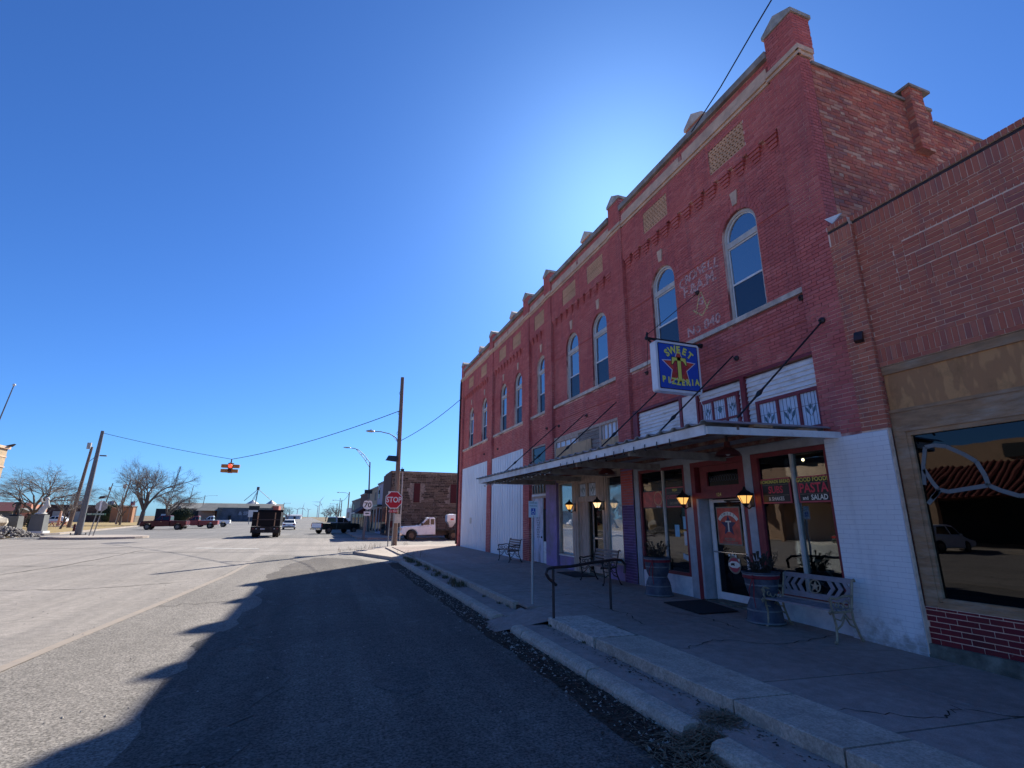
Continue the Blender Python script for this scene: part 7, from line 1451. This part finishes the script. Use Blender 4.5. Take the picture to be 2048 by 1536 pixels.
tree('small bare tree just left of the tall rounded one', -31.6, 103, 6.6, 1.1, 27, .16, 4, 5, 0, z0=.1)
tree('small bare tree by the road beyond the silver white sedan', -10.7, 170, 4.6, 1.1, 33, .16, 4, 5, .3)
tree('bare tree at the end of the street, nearest the far lamps', 3.4, 158, 5.4, 1.1, 37, .16, 4, 5, 0); tree('bare tree at the end of the street, behind the nearest one', 2.2, 185, 5.6, 1.2, 41, .16, 4, 5, 0); tree('bare shrubby tree farthest down the right side of the street', .6, 215, 5.4, 1.4, 43, .15, 4, 4, 0)
tree('bare tree top showing over the far cream building', 6.5, 112, 5.4, 1.0, 47, .15, 4, 5, 0)
def shrub(label, x, y, rx, rz_, seed, mat='evergreen', name='evergreen_shrub', n=900, z0=0):
    r_ = random.Random(seed); t = thing(name, label, 'shrub', (x, y, z0)); m = MB()
    for k in range(n):
        a, b = r_.uniform(0, 6.283), r_.uniform(-.2, 1); rr_ = (1-b*b*.8)**.5*r_.uniform(.6, 1.05); p = Vector((x+rx*rr_*math.cos(a), y+rx*.7*rr_*math.sin(a), z0+rz_*(.45+.5*b)*r_.uniform(.85, 1.08))); s = rx*r_.uniform(.04, .10)
        d1 = Vector((r_.gauss(0, 1), r_.gauss(0, 1), r_.gauss(0, 1))).normalized()*s; d2 = Vector((r_.gauss(0, 1), r_.gauss(0, 1), r_.gauss(0, 1))).normalized()*s; m.add([p, p+d1, p+d1+d2, p+d2], [(0, 1, 2, 3)])
    m.build('foliage', mat, t); MB().ball((x, y, z0+rz_*.45), (rx*.72, rx*.5, rz_*.42), 8).build('inner_growth', mat, t); MB().tube([(x, y, z0), (x, y, z0+rz_*.4)], rx*.06, 5).build('stem', 'bark', t)
shrub('dark green shrub between the two monument pedestals', -25.2, 60.5, .75, 1.75, 51, n=1100); shrub('round dark evergreen behind the leaning timber pole', -47.5, 146, 2.2, 4.4, 52, n=1400)
shrub('brownish red hedge clump behind the pale statue', -46.5, 112, 1.6, 2.6, 53, 'hedge_brown', 'hedge_clump', 1200); shrub('brownish red hedge clump beside the long brown garage building', -63.5, 146, 2.6, 3.4, 54, 'hedge_brown', 'hedge_clump', 1200); shrub('dark cedar behind the tan brick block', -47, 155, 2.2, 4.4, 55)
shrub('dark cedar behind the large bare tree', -39.5, 175, 3.4, 4.0, 56, n=1600)
t = thing('flag', 'small stars and stripes flag on a short pole left of the large bare tree', 'flag', (-41.6, 139, 0)); MB().tube([(-41.35, 139, 0), (-41.35, 139, 5)], .05, 6).build('pole', 'pole_steel', t); MB().box(-41.3, -40.5, 139, 139.03, 3.8, 4.7).build('cloth', 'flag_red', t); MB().box(-41.3, -41.0, 138.97, 139, 4.3, 4.7).build('canton', 'flag_blue', t)
for k in range(3): MB().box(-41.0, -40.5, 138.975, 138.998, 3.9+k*.26, 4.0+k*.26).build('stripe', 'far_white', t)
# ================================================================ across the street, seen only in the shop windows
t = thing('stucco_building', 'tan stucco building with a red tile canopy reflected in the shop windows', 'building', (-24, 14, 0))
MB().box(-34, -24, -2, 38, 0, 6.3).build('wall', 'stucco_tan', t)
m = MB(); m.hexa([(-24, -2, 2.95), (-24, 38, 2.95), (-20.5, 38, 2.95), (-20.5, -2, 2.95), (-24, -2, 4.9), (-24, 38, 4.9), (-23.6, 38, 4.9), (-23.6, -2, 4.9)]); m.build('canopy', 'tile_red', t)
m = MB(); k = 0; y = -2.0
while y < 38: m.tube([(-20.45, y, 3.0), (-23.6, y, 4.95)], .07, 5); y += .36
o = m.build('tile', 'tile_red', t); o['kind'] = 'stuff'
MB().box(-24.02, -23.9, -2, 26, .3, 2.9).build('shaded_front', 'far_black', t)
for y in (-1.5, 4, 9.5, 15, 20.5, 26.4, 31.5, 37.4): MB().box(-21.0, -20.6, y, y+.4, 0, 2.98).build('post', 'stucco_tan', t)
MB().box(-23.99, -23.8, 12, 18, 5.2, 6.0).build('sign_panel', 'far_black', t)
m = MB(); m.prism([(x, y, -.02) for x, y in ((-24, -10), (-19.2, -10), (-19.2, 28), (-24, 28))], (0, 0, .16)); st(m, 'opposite_pavement', 'corner_concrete')
car('dark red suv parked under the tile canopy across the street, seen in the window', (-17.0, 11.5, 0), R(180), 'car_red', True)
car('white suv parked across the street, seen in the pizzeria window', (-17.0, 18.5, 0), R(180), 'car_white', True)
car('dark blue car parked across the street, seen in the pizzeria window', (-17.0, 22.2, 0), R(180), 'car_dark')
# ================================================================ scale the layout to metres
bpy.context.view_layer.update()
_S = Matrix.Scale(K, 4)
for me in bpy.data.meshes:
    if me.users: me.transform(_S)
for o in SC.objects:
    if o.type in {'MESH', 'EMPTY'}: o.location = o.location*K
